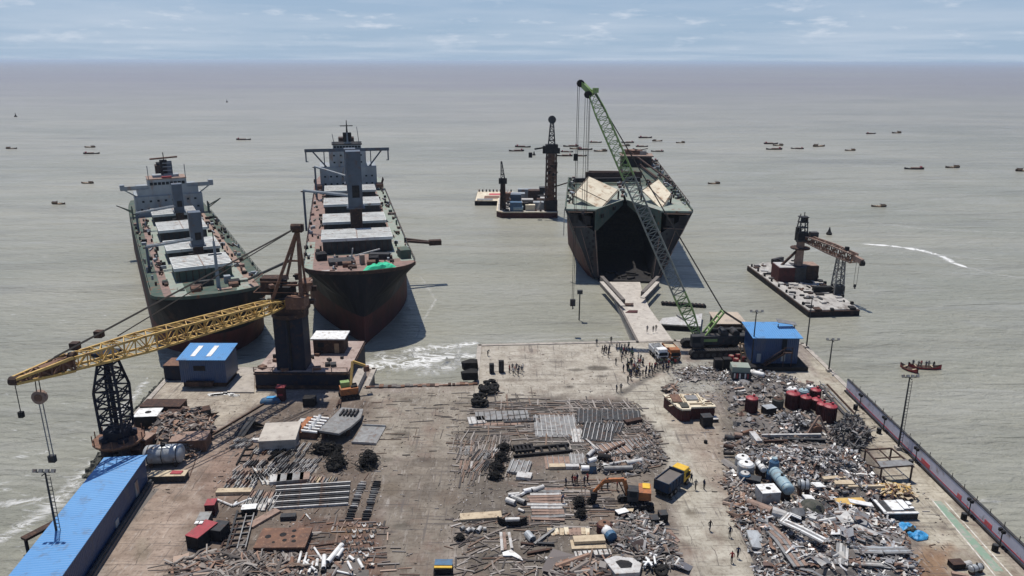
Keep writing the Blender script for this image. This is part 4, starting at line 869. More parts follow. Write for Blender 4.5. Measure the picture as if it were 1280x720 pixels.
# ---- yellow lattice jib crane
def yellow_crane():
    base = V(-41.4, 134, PZ)
    t = thing('pedestal_crane', 'large pedestal crane with a long yellow lattice jib reaching left over the quay', 'crane', base)
    org = base; zt = 19.2
    m = MB(org); m.use('navy').tube(V(-41.4, 134, 6.5), V(-41.4, 134, 16), 2.5, 2.3, n=4); m.box((-41.2, 134, 11.6), (5.4, 4.2, 10.4)); m.use('dark').box((-41.2, 131.85, 11.5), (.6, .2, 10)); m.use('rust_dark').tube(V(-41.2, 134, 16.8), V(-41.2, 134, 17.6), 3.4, n=14); m.build('column', t)
    h = MB(org); h.use('rust_dark').box((-41.2, 134, 18.2), (6.4, 5, 1.2)); h.use('dark').box((-42.4, 135, 20.5), (3.6, 4, 3.6)); h.use('rust').box((-39.4, 133, 19.8), (3.4, 3.6, 2.2)); h.use('rust_dark').box((-44.6, 136.5, 21.8), (4.2, 2.6, 3.2)); h.use('rust').box((-38.4, 135.5, 22), (1.6, 3.8, 2))
    h.use('steel_dark').tube((-43.6, 134, 20), (-41, 134, 20), 1.1, n=10)
    for i in range(26): h.use(random.choice(['rust', 'rust_dark', 'dark', 'rust_pale'])).box((random.uniform(-46, -37), random.uniform(132, 137.5), random.uniform(18.8, 23.6)), (random.uniform(.3, 1.6), random.uniform(.3, 1.4), random.uniform(.2, 1.2)), rz=random.random())
    for z in (19.0, 21.6, 23.6):
        h.use('rust').beam((-47, 132.2, z), (-37.5, 132.2, z), .12); h.beam((-47, 132.2, z), (-47, 138, z), .12)
    h.build('machinery_house', t)
    top = PT(372, 286, 134); a = MB(org); a.use('rust')
    for x, y in ((-44.4, 132), (-38.4, 132), (-43.6, 137), (-38.6, 137)): a.beam((x, y, 18.5), top, .55 if y < 134 else .35)
    for k in (.3, .6): 
        L = V(-44.4, 132, 18.5).lerp(top, k); Q = V(-38.4, 132, 18.5).lerp(top, k); a.beam(L, Q, .3)
    a.use('rust_dark').box(top, (1.8, 1.6, 1.3)); a.tube(top + V(-.9, -.9, .3), top + V(.9, -.9, .3), .7, n=10); a.build('gantry_frame', t)
    foot = PT(352, 380, 132.5); rest = PT(142, 438, 105.7); d = (rest - foot); tip = foot + d * ((91 - 132.5) / (105.7 - 132.5))
    tip = PT(88, 455, 96.5)
    j = MB(org); n = 20
    j.use('yellow_paint').lattice(foot, tip, [(0, 1.6, .9), (.1, 2.4, 1.9), (.72, 2.6, 2.5), (1, 2.0, 1.7)], 22, .30, .13, cm='yellow_paint', bm='yellow_paint'); jb = j.build('jib', t)
    hd = MB(org); e2 = PT(18, 478, 90.5); hd.use('rust'); hd.lattice(tip, e2, [(0, 2.2, 1.9), (1, 1.0, .6)], 5, .34, .2, cm='yellow_paint', bm='rust')
    hd.use('rust').beam(tip + V(.2, 0, .2), tip.lerp(e2, .55), .9, 1.5); hd.use('rust_dark').tube(e2 + V(-.5, 0, 0), e2 + V(.5, 0, 0), .6, n=10); hd.tube(tip + V(0, 0, .9), tip + V(.8, 0, .9), .6, n=10); hd.build('jib_head', jb)
    w = MB(org); w.use('rope')
    for k in (-.7, .7): w.tube(top + V(0, k, .2), PT(64, 451, 94) + V(0, k, 0), .11, n=4, caps=False)
    w.tube(top + V(0, 0, .2), PT(148, 428, 106) + V(0, 0, .8), .1, n=4, caps=False); w.build('pendant_ropes', t)
    w = MB(org)
    for p in (PT(124, 419, 104), PT(94, 434, 98)): w.use('rust_dark').box(p, (1.1, 1.0, 1.0))
    w.each({'': 'rope_sheave'}, jb)
    hb = PT(50, 498, 93.5); w = MB(org); w.use('rope')
    for x, y in ((44, 468), (48, 468)):
        w.tube(PT(x - 1, y, 93.5), hb + V(-.3 if x < 46 else .3, 0, .5), .08, n=4, caps=False)
    w.use('rust_pale').tube(hb + V(0, -.35, 0), hb + V(0, .35, 0), .95, n=14); w.use('rust').tube(hb + V(0, -.4, 0), hb + V(0, .4, 0), .55, n=10)
    lo = PT(66, 575, 93.5); w.use('steel')
    w.tube(hb + V(-.25, 0, -1), lo + V(-.25, 0, .6), .09, n=4); w.tube(hb + V(.25, 0, -1), lo + V(.25, 0, .6), .09, n=4); w.use('steel_dark').box(lo, (.9, .6, 1.0)); w.build('hook_block', t)
    e3 = PT(27, 520, 90.5); w = MB(org); w.use('rope').tube(e2, e3 + V(0, 0, .4), .07, n=4); w.use('dark').box(e3, (.6, .5, .8)); w.build('auxiliary_hook', t)
    return t
yellow_crane()
def jib_tower():
    b = V(-60.3, 105.2, PZ); t = thing('jib_rest_tower', 'black lattice tower holding up the yellow jib near the long blue shed', 'tower', b)
    m = MB(b); m.use('navy')
    for x in (-1.4, 1.4):
        for y in (-1.4, 1.4): m.tube(b + V(x, y, -.5), b + V(x, y, 4.2), .8, n=8)
    m.box(b + V(0, 0, 4.3), (3, 3, 1.6)); m.use('rust').tube(b + V(0, 0, 3.2), b + V(0, 0, 3.5), 3.7, n=18); m.use('rust_dark').tube(b + V(0, 0, 2.7), b + V(0, 0, 3.2), 3.2, n=18); m.build('base_platform', t)
    r = MB(b); r.use('rust')
    for k in range(14): a = k * math.pi / 7; p = b + V(3.6 * math.cos(a), 3.6 * math.sin(a), 3.5); r.beam(p, p + V(0, 0, 1), .12)
    r.build('platform_rail', t)
    top = b + V(.2, 0, 17.2); l = MB(b); l.lattice(b + V(0, 0, 5), top, [(0, 3.3, 3.3), (.55, 3.6, 3.6), (1, 1.6, 1.6)], 9, .3, .17, up=(0, 1, 0), cm='navy', bm='navy'); l.use('navy').box(top + V(0, 0, .2), (3.4, 2.4, .6)); l.tube(b + V(0, 0, 4.8), b + V(0, 0, 16.8), .35, n=8); l.build('lattice_mast', t)
jib_tower()
def crane_pontoon():
    b = V(-39.2, 139.2, 0); t = thing('crane_pontoon', 'dark steel pontoon block under the pedestal crane, deck reddish and worn', 'pontoon', b)
    m = MB(b); m.use('navy').bx(-47.9, -30.5, 131.2, 147.5, -2, 6.45); m.use('rust_dark').bx(-48.1, -30.3, 131.0, 147.6, 5.9, 6.2); m.use('rust_dark').bx(-47.9, -30.5, 130.9, 131.2, 3.2, 3.8); m.build('pontoon_hull', t)
    m = MB(b); m.use('pontoon_deck').bx(-47.9, -30.5, 131.2, 147.5, 6.454, 6.5); m.build('pontoon_deck', t)
    m = MB(b)
    for x in (-48, -44.5, -37, -33.5, -30.6): m.use('rust_pale').beam((x, 131, 6.5), (x, 131, 7.5), .14)
    m.use('rust_pale').beam((-48, 131, 7.4), (-44, 131, 7.4), .12); m.beam((-37, 131, 7.4), (-30.6, 131, 7.4), .12)
    for i in range(22): m.use(random.choice(['rust', 'steel_dark', 'rust_pale', 'steel_pale', 'dark'])).box((random.uniform(-47, -32), random.uniform(132, 146), 6.75), (random.uniform(.3, 1.6), random.uniform(.3, 1.2), .5), rz=random.random() * 3)
    m.tube((-46.5, 138, 6.9), (-44.5, 138.4, 6.9), .4, n=8); m.each({'box': 'deck_box', 'tube': 'deck_bollard', 'beam': 'deck_beam', '': 'deck_box'}, t)
    c = V(-36.2, 142.5, 6.5); k = thing('deck_cabin', 'small cabin with a flat white roof on the crane pontoon', 'cabin', c)
    m = MB(c); m.use('rust_dark').box(c + V(0, 0, 1.5), (6, 4, 3)); m.build('cabin_wall', k)
    m = MB(c); m.use('white').box(c + V(0, 0, 3.1), (6.8, 4.8, .22)); m.build('cabin_roof', k)
    m = MB(c); m.use('window').box(c + V(-1.5, -2.02, 1.8), (1.2, .06, .9)); m.build('window', k)
    m = MB(c); m.use('wood').box(c + V(1.6, -2.03, 1.1), (.9, .08, 2)); m.build('door', k)
crane_pontoon()
def slab_walk(name, pix, z, th, mt, lab, cat):
    pts = [G(u, v, z) for u, v in pix]; m = MB(pts[0]); m.use(mt); m.prism([(p.x, p.y) for p in pts], z - th, z); return tag(fixn(m.build(name)), lab, cat)
slab_walk('mooring_platform', [(446, 487), (432, 487), (428, 462), (441, 460), (458, 462)], 4.4, 6, 'concrete', 'pale concrete platform beside the crane pontoon, next to the orange grab crane', 'platform')
slab_walk('boarding_ramp', [(284, 491), (318, 491), (318, 462), (300, 462)], 3.25, 3, 'concrete', 'sloping concrete ramp between the small blue shed and the crane pontoon', 'ramp')
# ---- green crawler crane
def track_set(root, org, c, L, w, h, gap, rz, name='crawler_track', mt='dark'):
    Mx = Matrix.Translation(c) @ Matrix.Rotation(rz, 4, 'Z')
    for s in (-1, 1):
        m = MB(org); m.M = Mx; m.use(mt); n = 8; prof = []
        for i in range(n + 1): a = math.pi / 2 + math.pi * i / n; prof.append((-L / 2 + h / 2 + h / 2 * math.cos(a), h / 2 + h / 2 * math.sin(a)))
        for i in range(n + 1): a = -math.pi / 2 + math.pi * i / n; prof.append((L / 2 - h / 2 + h / 2 * math.cos(a), h / 2 + h / 2 * math.sin(a)))
        k = len(prof); y0, y1 = s * gap / 2 - w / 2, s * gap / 2 + w / 2
        m.add([(p[0], y0, p[1]) for p in prof] + [(p[0], y1, p[1]) for p in prof], [tuple(range(k)), tuple(range(k, 2 * k))[::-1]] + [(i, (i + 1) % k, k + (i + 1) % k, k + i) for i in range(k)])
        m.use('steel_dark')
        q = int(L / .55)
        for i in range(q): x = -L / 2 + h * .4 + (L - h * .8) * i / q; m.box((x, s * gap / 2, h + .03), (.18, w * 1.04, .08)); 
        for i in range(max(3, int(L / (h * .8)))): x = -L / 2 + h * .6 + (L - h * 1.2) * i / (max(3, int(L / (h * .8))) - 1); m.tube((x, y0 - .06, h * .42), (x, y1 + .06, h * .42), h * .28, n=8)
        fixn(m.build(name, root))
def green_crane():
    c = V(43.0, 151.2, PZ); t = thing('crawler_crane', 'tall crawler crane with a green lattice boom leaning over the cut-open ship', 'crane', c)
    rz = R(4); Mx = Matrix.Translation(c) @ Matrix.Rotation(rz, 4, 'Z')
    track_set(t, c, c, 12.5, 1.5, 1.7, 6.4, rz)
    m = MB(c); m.M = Mx; m.use('dark').box((0, 0, 1.2), (4.5, 5.4, 1)); m.use('rust_dark').tube((0, 0, 1.6), (0, 0, 2.2), 1.7, n=14); m.build('undercarriage', t)
    m = MB(c); m.M = Mx; m.use('steel_dark').box((1.4, 0, 3.1), (11, 3.4, 1.8)); m.use('dark').box((2.5, 1.2, 4.2), (7, 1.2, 1.0)); m.use('steel_dark').tube((1.5, -1.4, 4.3), (1.5, 1.2, 4.3), .9, n=12); m.tube((4, -1.4, 4.3), (4, 1.2, 4.3), .8, n=12); m.use('green_paint').box((-1.8, -1.75, 3.2), (3.4, .1, .6)); m.build('machinery_deck', t)
    m = MB(c); m.M = Mx; m.use('steel_dark').box((7.8, 0, 3.4), (2.2, 5.4, 2.6)); m.use('steel').box((7.6, 0, 4.85), (1.8, 5, .3)); m.build('counterweight', t)
    m = MB(c); m.M = Mx; m.use('steel_dark').box((-4.6, -2.2, 3.4), (2.4, 1.6, 2.4)); m.use('window').box((-4.9, -3.02, 3.8), (1.6, .08, 1.2)); m.box((-5.82, -2.2, 3.7), (.08, 1.3, 1.4)); m.build('operator_cab', t)
    foot = Mx @ V(-3.8, 0, 3.6); tip = PT(740, 118, 168); d = (tip - foot)
    m = MB(c); m.lattice(foot, tip, [(0, 1.2, .6), (.09, 2.5, 2.1), (.93, 2.3, 2.0), (1, 1.5, 1.2)], 40, .18, .115, up=(0, 1, 0), cm='boom_steel', bm='boom_steel'); bo = m.build('lattice_boom', t)
    # recolour: lower and upper sections carry green paint, the middle is bare steel
    bm_ = bo.data; gi = len(bm_.materials); bm_.materials.append(MATS['green_paint']); loc_f = foot - c; dd = d.normalized(); LL = d.length
    for p in bm_.polygons:
        k = (p.center - loc_f).dot(dd) / LL
        if k < .17 or k > .66: p.material_index = gi
    m = MB(c); h2 = PT(726, 104, 169.5); m.use('green_paint').beam(tip, h2, 1.2, 1.0); m.beam(tip + V(-.2, 0, .8), h2, .4); m.use('dark').tube(h2 + V(-.2, -.7, 0), h2 + V(-.2, .7, 0), .8, n=10); m.tube(tip + V(-1, -.7, 0), tip + V(-1, .7, 0), .8, n=10); m.use('green_paint').box(tip + V(.6, 0, .9), (1.2, 1.4, 1)); m.build('boom_head', bo)
    mt = PT(904, 388, 152); m = MB(c); m.use('green_paint')
    f2 = Mx @ V(-2.4, 0, 4)
    for s in (-1.1, 1.1): m.beam(f2 + V(0, s, 0), mt + V(0, s * .8, 0), .3, .36)
    for k in (.25, .5, .75, .97): p = f2.lerp(mt, k); m.beam(p + V(0, -1.1, 0), p + V(0, 1.1, 0), .3)
    b2 = Mx @ V(8, 0, 4.7)
    m.build('mast', t)
    m = MB(c); m.use('rope')
    for s in (-.8, .8):
        m.tube(mt + V(0, s, 0), f2.lerp(tip, .98) + V(0, s * .6, 1.2), .09, n=4, caps=False); m.tube(mt + V(0, s, 0), b2 + V(0, s, 0), .12, n=4, caps=False)
    m.build('pendant_ropes', t)
    m = MB(c); zb = 3.5; x, y = h2.x - .6, h2.y
    hook_line(m, (x, y, h2.z), 7.2, .055, .35, 1.6); m.build('hook_block', t)
    m = MB(c); hook_line(m, (h2.x + 1.1, y - .6, h2.z - 1), 29, .05, .5, .9); hook_line(m, (h2.x + 1.9, y, h2.z - 1.5), 25, .05, .2, .8); m.use('dark').tube((x - .2, y, 41), (x - .2, y, 42.5), .5, n=8); m.build('auxiliary_ropes', t)
green_crane()
# ---- barge crane to the right
def barge_crane():
    c = V(82, 210, 0); ang = 0
    P4 = [G(934, 331, 1.6), G(1011, 388, 1.6), G(1075, 386, 1.6), G(990, 322, 1.6)]
    t = thing('crane_barge', 'flat barge carrying a rusty crane with its jib down, alone in open water', 'barge', c)
    m = MB(c); m.use('hull_black').prism([(p.x, p.y) for p in P4], -1.5, 1.3); m.use('rust_dark').prism([(p.x * .999 + .09, p.y * .9995) for p in P4], 1.3, 1.55); fixn(m.build('barge_hull', t))
    m = MB(c); m.use('deck_concrete'); q = [p.lerp(sum(P4, V(0, 0, 0)) / 4, .02) for p in P4]; m.prism([(p.x, p.y) for p in q], 1.552, 1.75); fixn(m.build('barge_deck', t))
    A, B_, C_, D_ = P4
    def bp(a, b, z=1.75): p = A.lerp(B_, a).lerp(D_.lerp(C_, a), b); return V(p.x, p.y, z)
    m = MB(c)
    for i in range(8):
        m.use('dark').box(bp(.08 + .12 * i, .97, 2.1), (.7, .7, .8)); m.tube(bp(.05 + .12 * i, .04), bp(.05 + .12 * i, .04, 2.5), .3, n=7)
    for i in range(90):
        p = bp(random.random(), random.uniform(.05, .95)); m.use(random.choice(['steel_dark', 'dark', 'rust_dark', 'deck_concrete', 'steel_pale'])).box(p + V(0, 0, .12), (random.uniform(.3, 1.8), random.uniform(.3, 2.5), random.uniform(.15, .7)), rz=random.choice([0, .1, 1.4]))
    m.use('steel_dark').beam(bp(.04, .5, 2.4), bp(.02, .75, 2.4), 1, 1.2); m.use('dark').beam(bp(.03, .6, 2.8), bp(.12, .7, 2.4), .4); m.each({'box': 'deck_box', 'tube': 'deck_bollard', 'beam': 'deck_beam', '': 'deck_box'}, t)
    cb = bp(.42, .50); h = MB(c); h.use('maroon').box(cb + V(-3.4, 0, 2.1), (4.6, 6.4, 4.2)); h.use('steel_dark').tube(cb + V(0, -.4, 0), cb + V(0, -.4, 4.3), 3, n=14); h.use('rust_dark').box(cb + V(3.8, 1.5, 2.1), (5.4, 5, 4.2)); h.use('steel_pale').box(cb + V(-3.4, 0, 4.3), (4.2, 6, .15)); h.use('rust_pale').box(cb + V(3.8, 1.5, 4.3), (5.2, 4.6, .12)); h.build('machinery_house', t)
    cm = cb + V(.8, 0, 0); m = MB(c); m.use('rust_pale').tube(cm + V(0, 0, 4), cm + V(0, 0, 11.5), 1.25, 1.1, n=12); m.use('rust_dark').tube(cm + V(0, 0, 9.2), cm + V(0, 0, 9.6), 2.7, n=14); m.beam(cm + V(-5, 0, 4), cm + V(-.8, 0, 8.6), .6); m.build('column', t)
    h = MB(c); h.use('dark').box(cm + V(0, 0, 12.7), (2.8, 2.8, 2.6)); h.box(cm + V(-.9, .4, 14.6), (1.2, 1.4, 1.4)); h.use('steel_dark').box(cm + V(3.2, -.5, 13.4), (2.2, 1.8, 1.5)); h.beam(cm + V(-2, -1.6, 11.6), cm + V(4.4, -1.6, 11.9), .3)
    for x in (-1.2, 1.2):
        for y in (-1.1, 1.1): h.beam(cm + V(x, y, 14), cm + V(x * .7, y * .7, 18.6), .26)
        h.beam(cm + V(x, -1.1, 14), cm + V(-x * .8, -.9, 16.6), .15); h.beam(cm + V(x * .8, -.9, 16.6), cm + V(-x * .7, -.8, 18.6), .15)
    for z in (15.4, 16.9, 18.4): h.box(cm + V(0, 0, z), (2.5, 2.2, .2))
    h.use('dark').box(cm + V(.3, 0, 17.6), (1.2, 1.2, 1.3)); h.tube(cm + V(.2, 0, 18.6), cm + V(.2, 0, 19.8), .12, n=5); h.tube(cm + V(-.9, 0, 18.4), cm + V(-.9, 0, 19.3), .12, n=5); h.build('operator_house', t)
    f = cm + V(1.6, -1, 12.2); tp = PT(1078, 326, f.y - 20); j = MB(c); j.lattice(f, f.lerp(tp, .86), [(0, 2, 1.6), (.5, 2.2, 2.4), (1, 2, 2.2)], 12, .34, .2, cm='rust_pale', bm='rust'); j.use('rust_pale').beam(f.lerp(tp, .84) + V(0, 0, .3), tp, .9, 1.3); j.use('dark').box(f.lerp(tp, .72) + V(0, 0, 1.8), (.9, .9, .9)); j.tube(tp + V(-.5, 0, -.4), tp + V(.5, 0, -.4), .7, n=9); j.build('jib', t)
    p = f.lerp(tp, .64); g = V(p.x, p.y, 1.75); m = MB(c); m.lattice(g, p + V(0, 0, -1), [(0, 2.6, 2.6), (1, 1.6, 1.6)], 6, .3, .16, up=(0, 1, 0), cm='steel', bm='steel'); m.use('steel_dark').box(g + V(.2, 0, 1.2), (2.6, 2.8, 2.4)); m.use('dark').box(g + V(-3.6, 1, 1), (5, 1.6, 1.4)); m.build('jib_rest', t)
    m = MB(c); hook_line(m, f.lerp(tp, .93) + V(0, 0, -.5), 5.2, .05, .8, .8); m.build('hook_block', t)
barge_crane()
# ---- crane pontoon and flat barge in the middle distance
def far_barges():
    c = G(658, 272, 0); t = thing('crane_barge', 'red-hulled work barge with one tall and one short crane tower, left of the cut-open ship', 'barge', c)
    x0, x1, y0, y1 = c.x - 12.5, c.x + 12.8, c.y - 1, c.y + 32
    m = MB(c); m.use('maroon').prism([(x0 + 2, y0), (x1, y0), (x1, y1), (x0, y1), (x0, y0 + 3)], -1.5, 2.2); m.use('hatch_cream').prism([(x0 + 2, y0 - .1), (x1 + .1, y0 - .1), (x1, y1), (x0, y1), (x0 - .1, y0 + 3)], 2.2, 2.6); fixn(m.build('barge_hull', t))
    m = MB(c); m.use('deck_concrete').prism([(x0 + 2.4, y0 + .5), (x1 - .5, y0 + .5), (x1 - .5, y1 - .5), (x0 + .5, y1 - .5), (x0 + .5, y0 + 3.2)], 2.6, 2.65); fixn(m.build('barge_deck', t))
    tw = V(x1 - 2.8, y0 + 4, 2.6); m = MB(c); m.use('rust_dark').lattice(tw, tw + V(0, 0, 24), [(0, 4.6, 4.6), (1, 3.8, 3.8)], 10, .5, .3, up=(0, 1, 0), cm='rust_dark', bm='rust'); m.use('rust').tube(tw, tw + V(0, 0, 24), 1.5, n=10)
    for i in range(30): m.use(random.choice(['rust', 'rust_dark', 'rust_pale', 'dark'])).box(tw + V(random.uniform(-1.8, 1.8), random.uniform(-1.9, .5), random.uniform(2, 23)), (random.uniform(.5, 1.8), .8, random.uniform(.4, 2)))
    m.use('dark').box(tw + V(0, 0, 2.2), (5.4, 5, 4.4)); m.build('crane_tower', t)
    m = MB(c); m.use('dark').box(tw + V(0, 0, 25.4), (5, 4.4, 3.4)); m.box(tw + V(-2.6, 0, 25), (2, 2, 3)); m.box(tw + V(2.4, 0, 24.6), (2, 2, 2.2)); m.beam(tw + V(-2, 0, 26), tw + V(-7, 0, 25.2), .6); m.box(tw + V(-8.6, 0, 22.8), (1.5, 1.4, 2)); m.lattice(tw + V(0, 0, 27), tw + V(0, 0, 36), [(0, 2.6, 2.6), (1, 1.2, 1.2)], 5, .4, .25, up=(0, 1, 0), cm='steel_dark', bm='steel_dark'); m.use('steel_dark').tube(tw + V(0, -.8, 37), tw + V(0, .8, 37), 1.6, n=12); m.build('crane_head', t)
    m = MB(c); m.use('rust_dark').beam(tw + V(2, 0, 10), tw + V(9, 4, 11.5), .4); m.build('side_boom', t)
    t2 = V(x0 + 2.6, y0 + 5, 2.6); m = MB(c); m.use('dark').lattice(t2, t2 + V(0, 0, 12), [(0, 2.2, 2.2), (1, 1.5, 1.5)], 5, .45, .3, up=(0, 1, 0), cm='rust_dark', bm='dark'); m.use('rust_dark').box(t2 + V(0, 0, 6), (1.6, 1.6, 11)); m.use('dark').box(t2 + V(0, 0, 12), (3.4, 2, 2.2)); m.lattice(t2 + V(0, 0, 13), t2 + V(-.6, 0, 20), [(0, 1.6, 1.6), (1, .4, .4)], 4, .3, .2, up=(0, 1, 0), cm='steel_dark', bm='steel_dark'); m.build('short_tower', t)
    m = MB(c); 
    for x, y, sx, sy, sz, mt in ((8, 3, 5, 3.6, 3.6, 'blue_paint'), (8, 8, 4.4, 3.4, 6, 'ship_blue'), (12, 5, 2.4, 2.6, 3, 'dark'), (14, 3.4, 4, 2.4, 2.4, 'hatch_cream'), (17.5, 7, 4.4, 4, 3, 'ship_white'), (20, 12, 6, 4, 3.4, 'rust_dark'), (13, 13, 5, 3, 2.4, 'steel_dark'), (7, 13, 3, 3, 3, 'rust'), (9, 20, 6, 4, 4.5, 'ship_white'), (16, 22, 5, 5, 5.5, 'rust_dark'), (21, 27, 5, 4, 6, 'steel_dark'), (12, 28, 6, 3, 5, 'ship_white'), (5, 24, 3, 4, 4, 'rust'), (19, 17, 3, 3, 4, 'dark')):
        m.use(mt).box((x0 + x, y0 + y, 2.65 + sz / 2), (sx, sy, sz))
    m.use('steel_pale').beam((x0 + 8, y0 + 12, 7), (x0 + 12, y0 + 9, 3.2), .8); m.beam((x0 + 17, y0 + 3, 2.8), (x0 + 18.4, y0 + 3, 6.5), .7); m.use('steel_pale').box((x0 + 21, y0 + 13, 6.3), (5, 3.6, .2)); m.box((x0 + 13, y0 + 15, 5.3), (5, 3.6, .2)); m.use('tank_blue').tube((x0 + 7, y0 + 2, 3.7), (x0 + 11, y0 + 2, 3.7), 1.1, n=12)
    for k in range(6): m.use('steel_pale').beam((x0 + 6 + k * 3, y0 + 20, 3), (x0 + 4 + k * 3.3, y0 + 26, random.uniform(5, 9)), .35)
    for i in range(60): m.use(random.choice(['rust', 'steel_dark', 'rust_pale', 'steel_pale', 'dark'])).box((random.uniform(x0 + 2, x1 - 1), random.uniform(y0 + 1, y1 - 1), 3), (random.uniform(.4, 2.4), random.uniform(.4, 2), random.uniform(.4, 1.4)), rz=random.random() * 3)
    m.each({'box': 'deck_box', 'tube': 'deck_bollard', 'beam': 'deck_beam', '': 'deck_box'}, t)
    c = G(617, 257, 0); t = thing('flat_barge', 'low flat barge with a pale deck patched in red, behind the red-hulled work barge', 'barge', c)
    x0, x1, y0, y1 = c.x - 8.6, c.x + 9, c.y, c.y + 26
    m = MB(c); m.use('hull_black').bx(x0, x1, y0, y1, -1, 1.9); m.build('barge_hull', t)
    m = MB(c); m.use('hatch_cream').bx(x0 + .2, x1 - .2, y0 + .2, y1 - .2, 1.902, 2.1); m.use('rust').bx(x0 + 4, x0 + 11, y0 + 6, y0 + 13, 2.1, 2.2); m.use('red_marking').bx(x0 + 6, x0 + 12, y0 + 15, y0 + 20, 2.1, 2.18); m.use('steel').bx(x0 + 1, x0 + 8, y0 + 1, y0 + 4.5, 2.1, 2.4); m.build('barge_deck', t)
    m = MB(c)
    for i in range(10): m.use(random.choice(['rust_dark', 'dark', 'rust'])).tube((x0 + 1 + i * 1.7, y1 - 1, 2.1), (x0 + 1 + i * 1.7, y1 - 1, 3.2), .35, n=7)
    m.each({'': 'bollard'}, t)
far_barges()
# ---- small orange grab crane at the quay step
def grab_crane():
    c = G(437, 497); t = thing('grab_crane', 'small orange and green grab crane parked at the quay edge beside the crane pontoon', 'crane', c, R(20))
    track_set(t, V(0, 0, 0), V(0, 0, 0), 3.6, .6, .8, 2.3, 0)
    m = MB(); m.use('orange_paint').box((0, 0, 1.5), (3.2, 2.3, 1.2)); m.use('green_paint').box((-.6, .5, 2.5), (1.6, 1.2, 1.0)); m.use('dark').box((.9, 0, 2.2), (1.2, 1.6, .3)); m.build('machinery_house', t)
    m = MB(); m.use('yellow_paint').beam((.4, 0, 2), (1.2, 1.8, 6.2), .4, .5); m.beam((1.2, 1.8, 6.2), (3.4, 1.4, 5.2), .35, .4); m.use('rust').box((3.6, 1.4, 4.6), (1, .8, 1)); m.build('boom', t)
    m = MB(); m.use('rust_dark'); m.beam((-1.6, -.8, .3), (-2.2, -4, .6), .25); m.beam((-1.9, -1.2, .3), (-2.8, -4.2, .4), .25); m.build('outrigger', t)
grab_crane()
# ================================================================ BUILDINGS
def long_shed():
    A, B = G(188, 608), G(116, 720); d = (B - A).normalized(); rz = math.atan2(d.y, d.x)      # right wall line, running towards the camera
    A = Vector((A.x, A.y, PZ)); t = thing('storage_shed', 'long narrow shed with a bright blue ribbed roof along the left quay edge', 'shed', A, rz)
    L, Wd, Hh = 48, 5.6, 4.6            # local x along the wall, local -y towards the water
    s = -1
    m = MB(); m.use('wall_blue').bx(0, L, -Wd + .15, -.15, 0, Hh - .12); w = m.build('wall', t); w.data.materials[0] = MATS['wall_blue_x']
    m = MB(); m.use('roof_blue_x'); m.slab([(-.4, .15, Hh), (-.4, -Wd - .2, Hh - .1), (L, -Wd - .2, Hh - .1), (L, .15, Hh)][::-1], .12); m.build('roof', t)
    for x in (7.4, 14.6, 22, 30):
        m = MB(); m.use('skylight').box((x, -Wd * .5, Hh - .03), (.8, Wd * .52, .09)); m.build('skylight', t)
    for x, w_, h_ in ((3.6, 1.1, 2.2), (11, 1, 1)):
        m = MB(); m.use('ship_white').bx(x, x + w_, -.15, -.05, .9, .9 + h_); m.build('door' if h_ > 2 else 'window', t)
    m = MB(); m.use('concrete_dark').bx(-.2, L, -.1, .55, 0, .45); m.build('plinth', t)
    m = MB(); m.use('steel_dark').tube((0, .25, .8), (L, .25, .8), .22, n=8); m.build('wall_pipe', t)
long_shed()
def small_shed():
    x0, x1, y0, y1 = -62.2, -53.6, 132, 138.2; t = thing('site_office', 'small blue shed with two white roof skylights beside the crane pontoon', 'shed', (-58.3, 135.5, PZ))
    o = (-58.3, 135.5, PZ); zb = PZ + .9; Hh = 5.5
    m = MB(o); m.use('rust_dark').bx(x0 + .3, x1 - .3, y0 + .2, y1 - .2, PZ, zb); m.build('skid_base', t)
    m = MB(o); m.use('wall_blue_x').bx(x0, x1, y0, y1, zb, PZ + Hh); m.build('wall', t)
    m = MB(o); m.use('roof_blue_x'); m.slab([(x0 - .3, y0 - .4, PZ + Hh + .12), (x1 + .3, y0 - .4, PZ + Hh + .12), (x1 + .3, y1 + .3, PZ + Hh + .9), (x0 - .3, y1 + .3, PZ + Hh + .9)], .12); m.build('roof', t)
    for x in (-60.4, -57.4):
        m = MB(o); m.use('white'); m.slab([(x, 133, PZ + Hh + .34), (x + .9, 133, PZ + Hh + .34), (x + 1.0, 137.2, PZ + Hh + .84), (x + .1, 137.2, PZ + Hh + .84)], .06); m.build('skylight', t)
    m = MB(o); m.use('dark').bx(-59.6, -57.4, y0 - .05, y0 - .01, zb + 2.4, zb + 3.4); m.build('window', t)
    m = MB(o); m.use('rust_dark').box((-58.5, y0 - .5, PZ + .9), (5, .8, .9)); m.build('door_step', t)
    m = MB((-65.2, 137, PZ)); m.use('navy').box((-65.2, 137, PZ + 1.5), (3, 4, 3)); m.use('rust').box((-65.2, 137, PZ + 3.05), (3.1, 4.1, .1)); tag(m.build('equipment_box'), 'dark box with a reddish top against the left wall of the small blue shed', 'box')
small_shed()
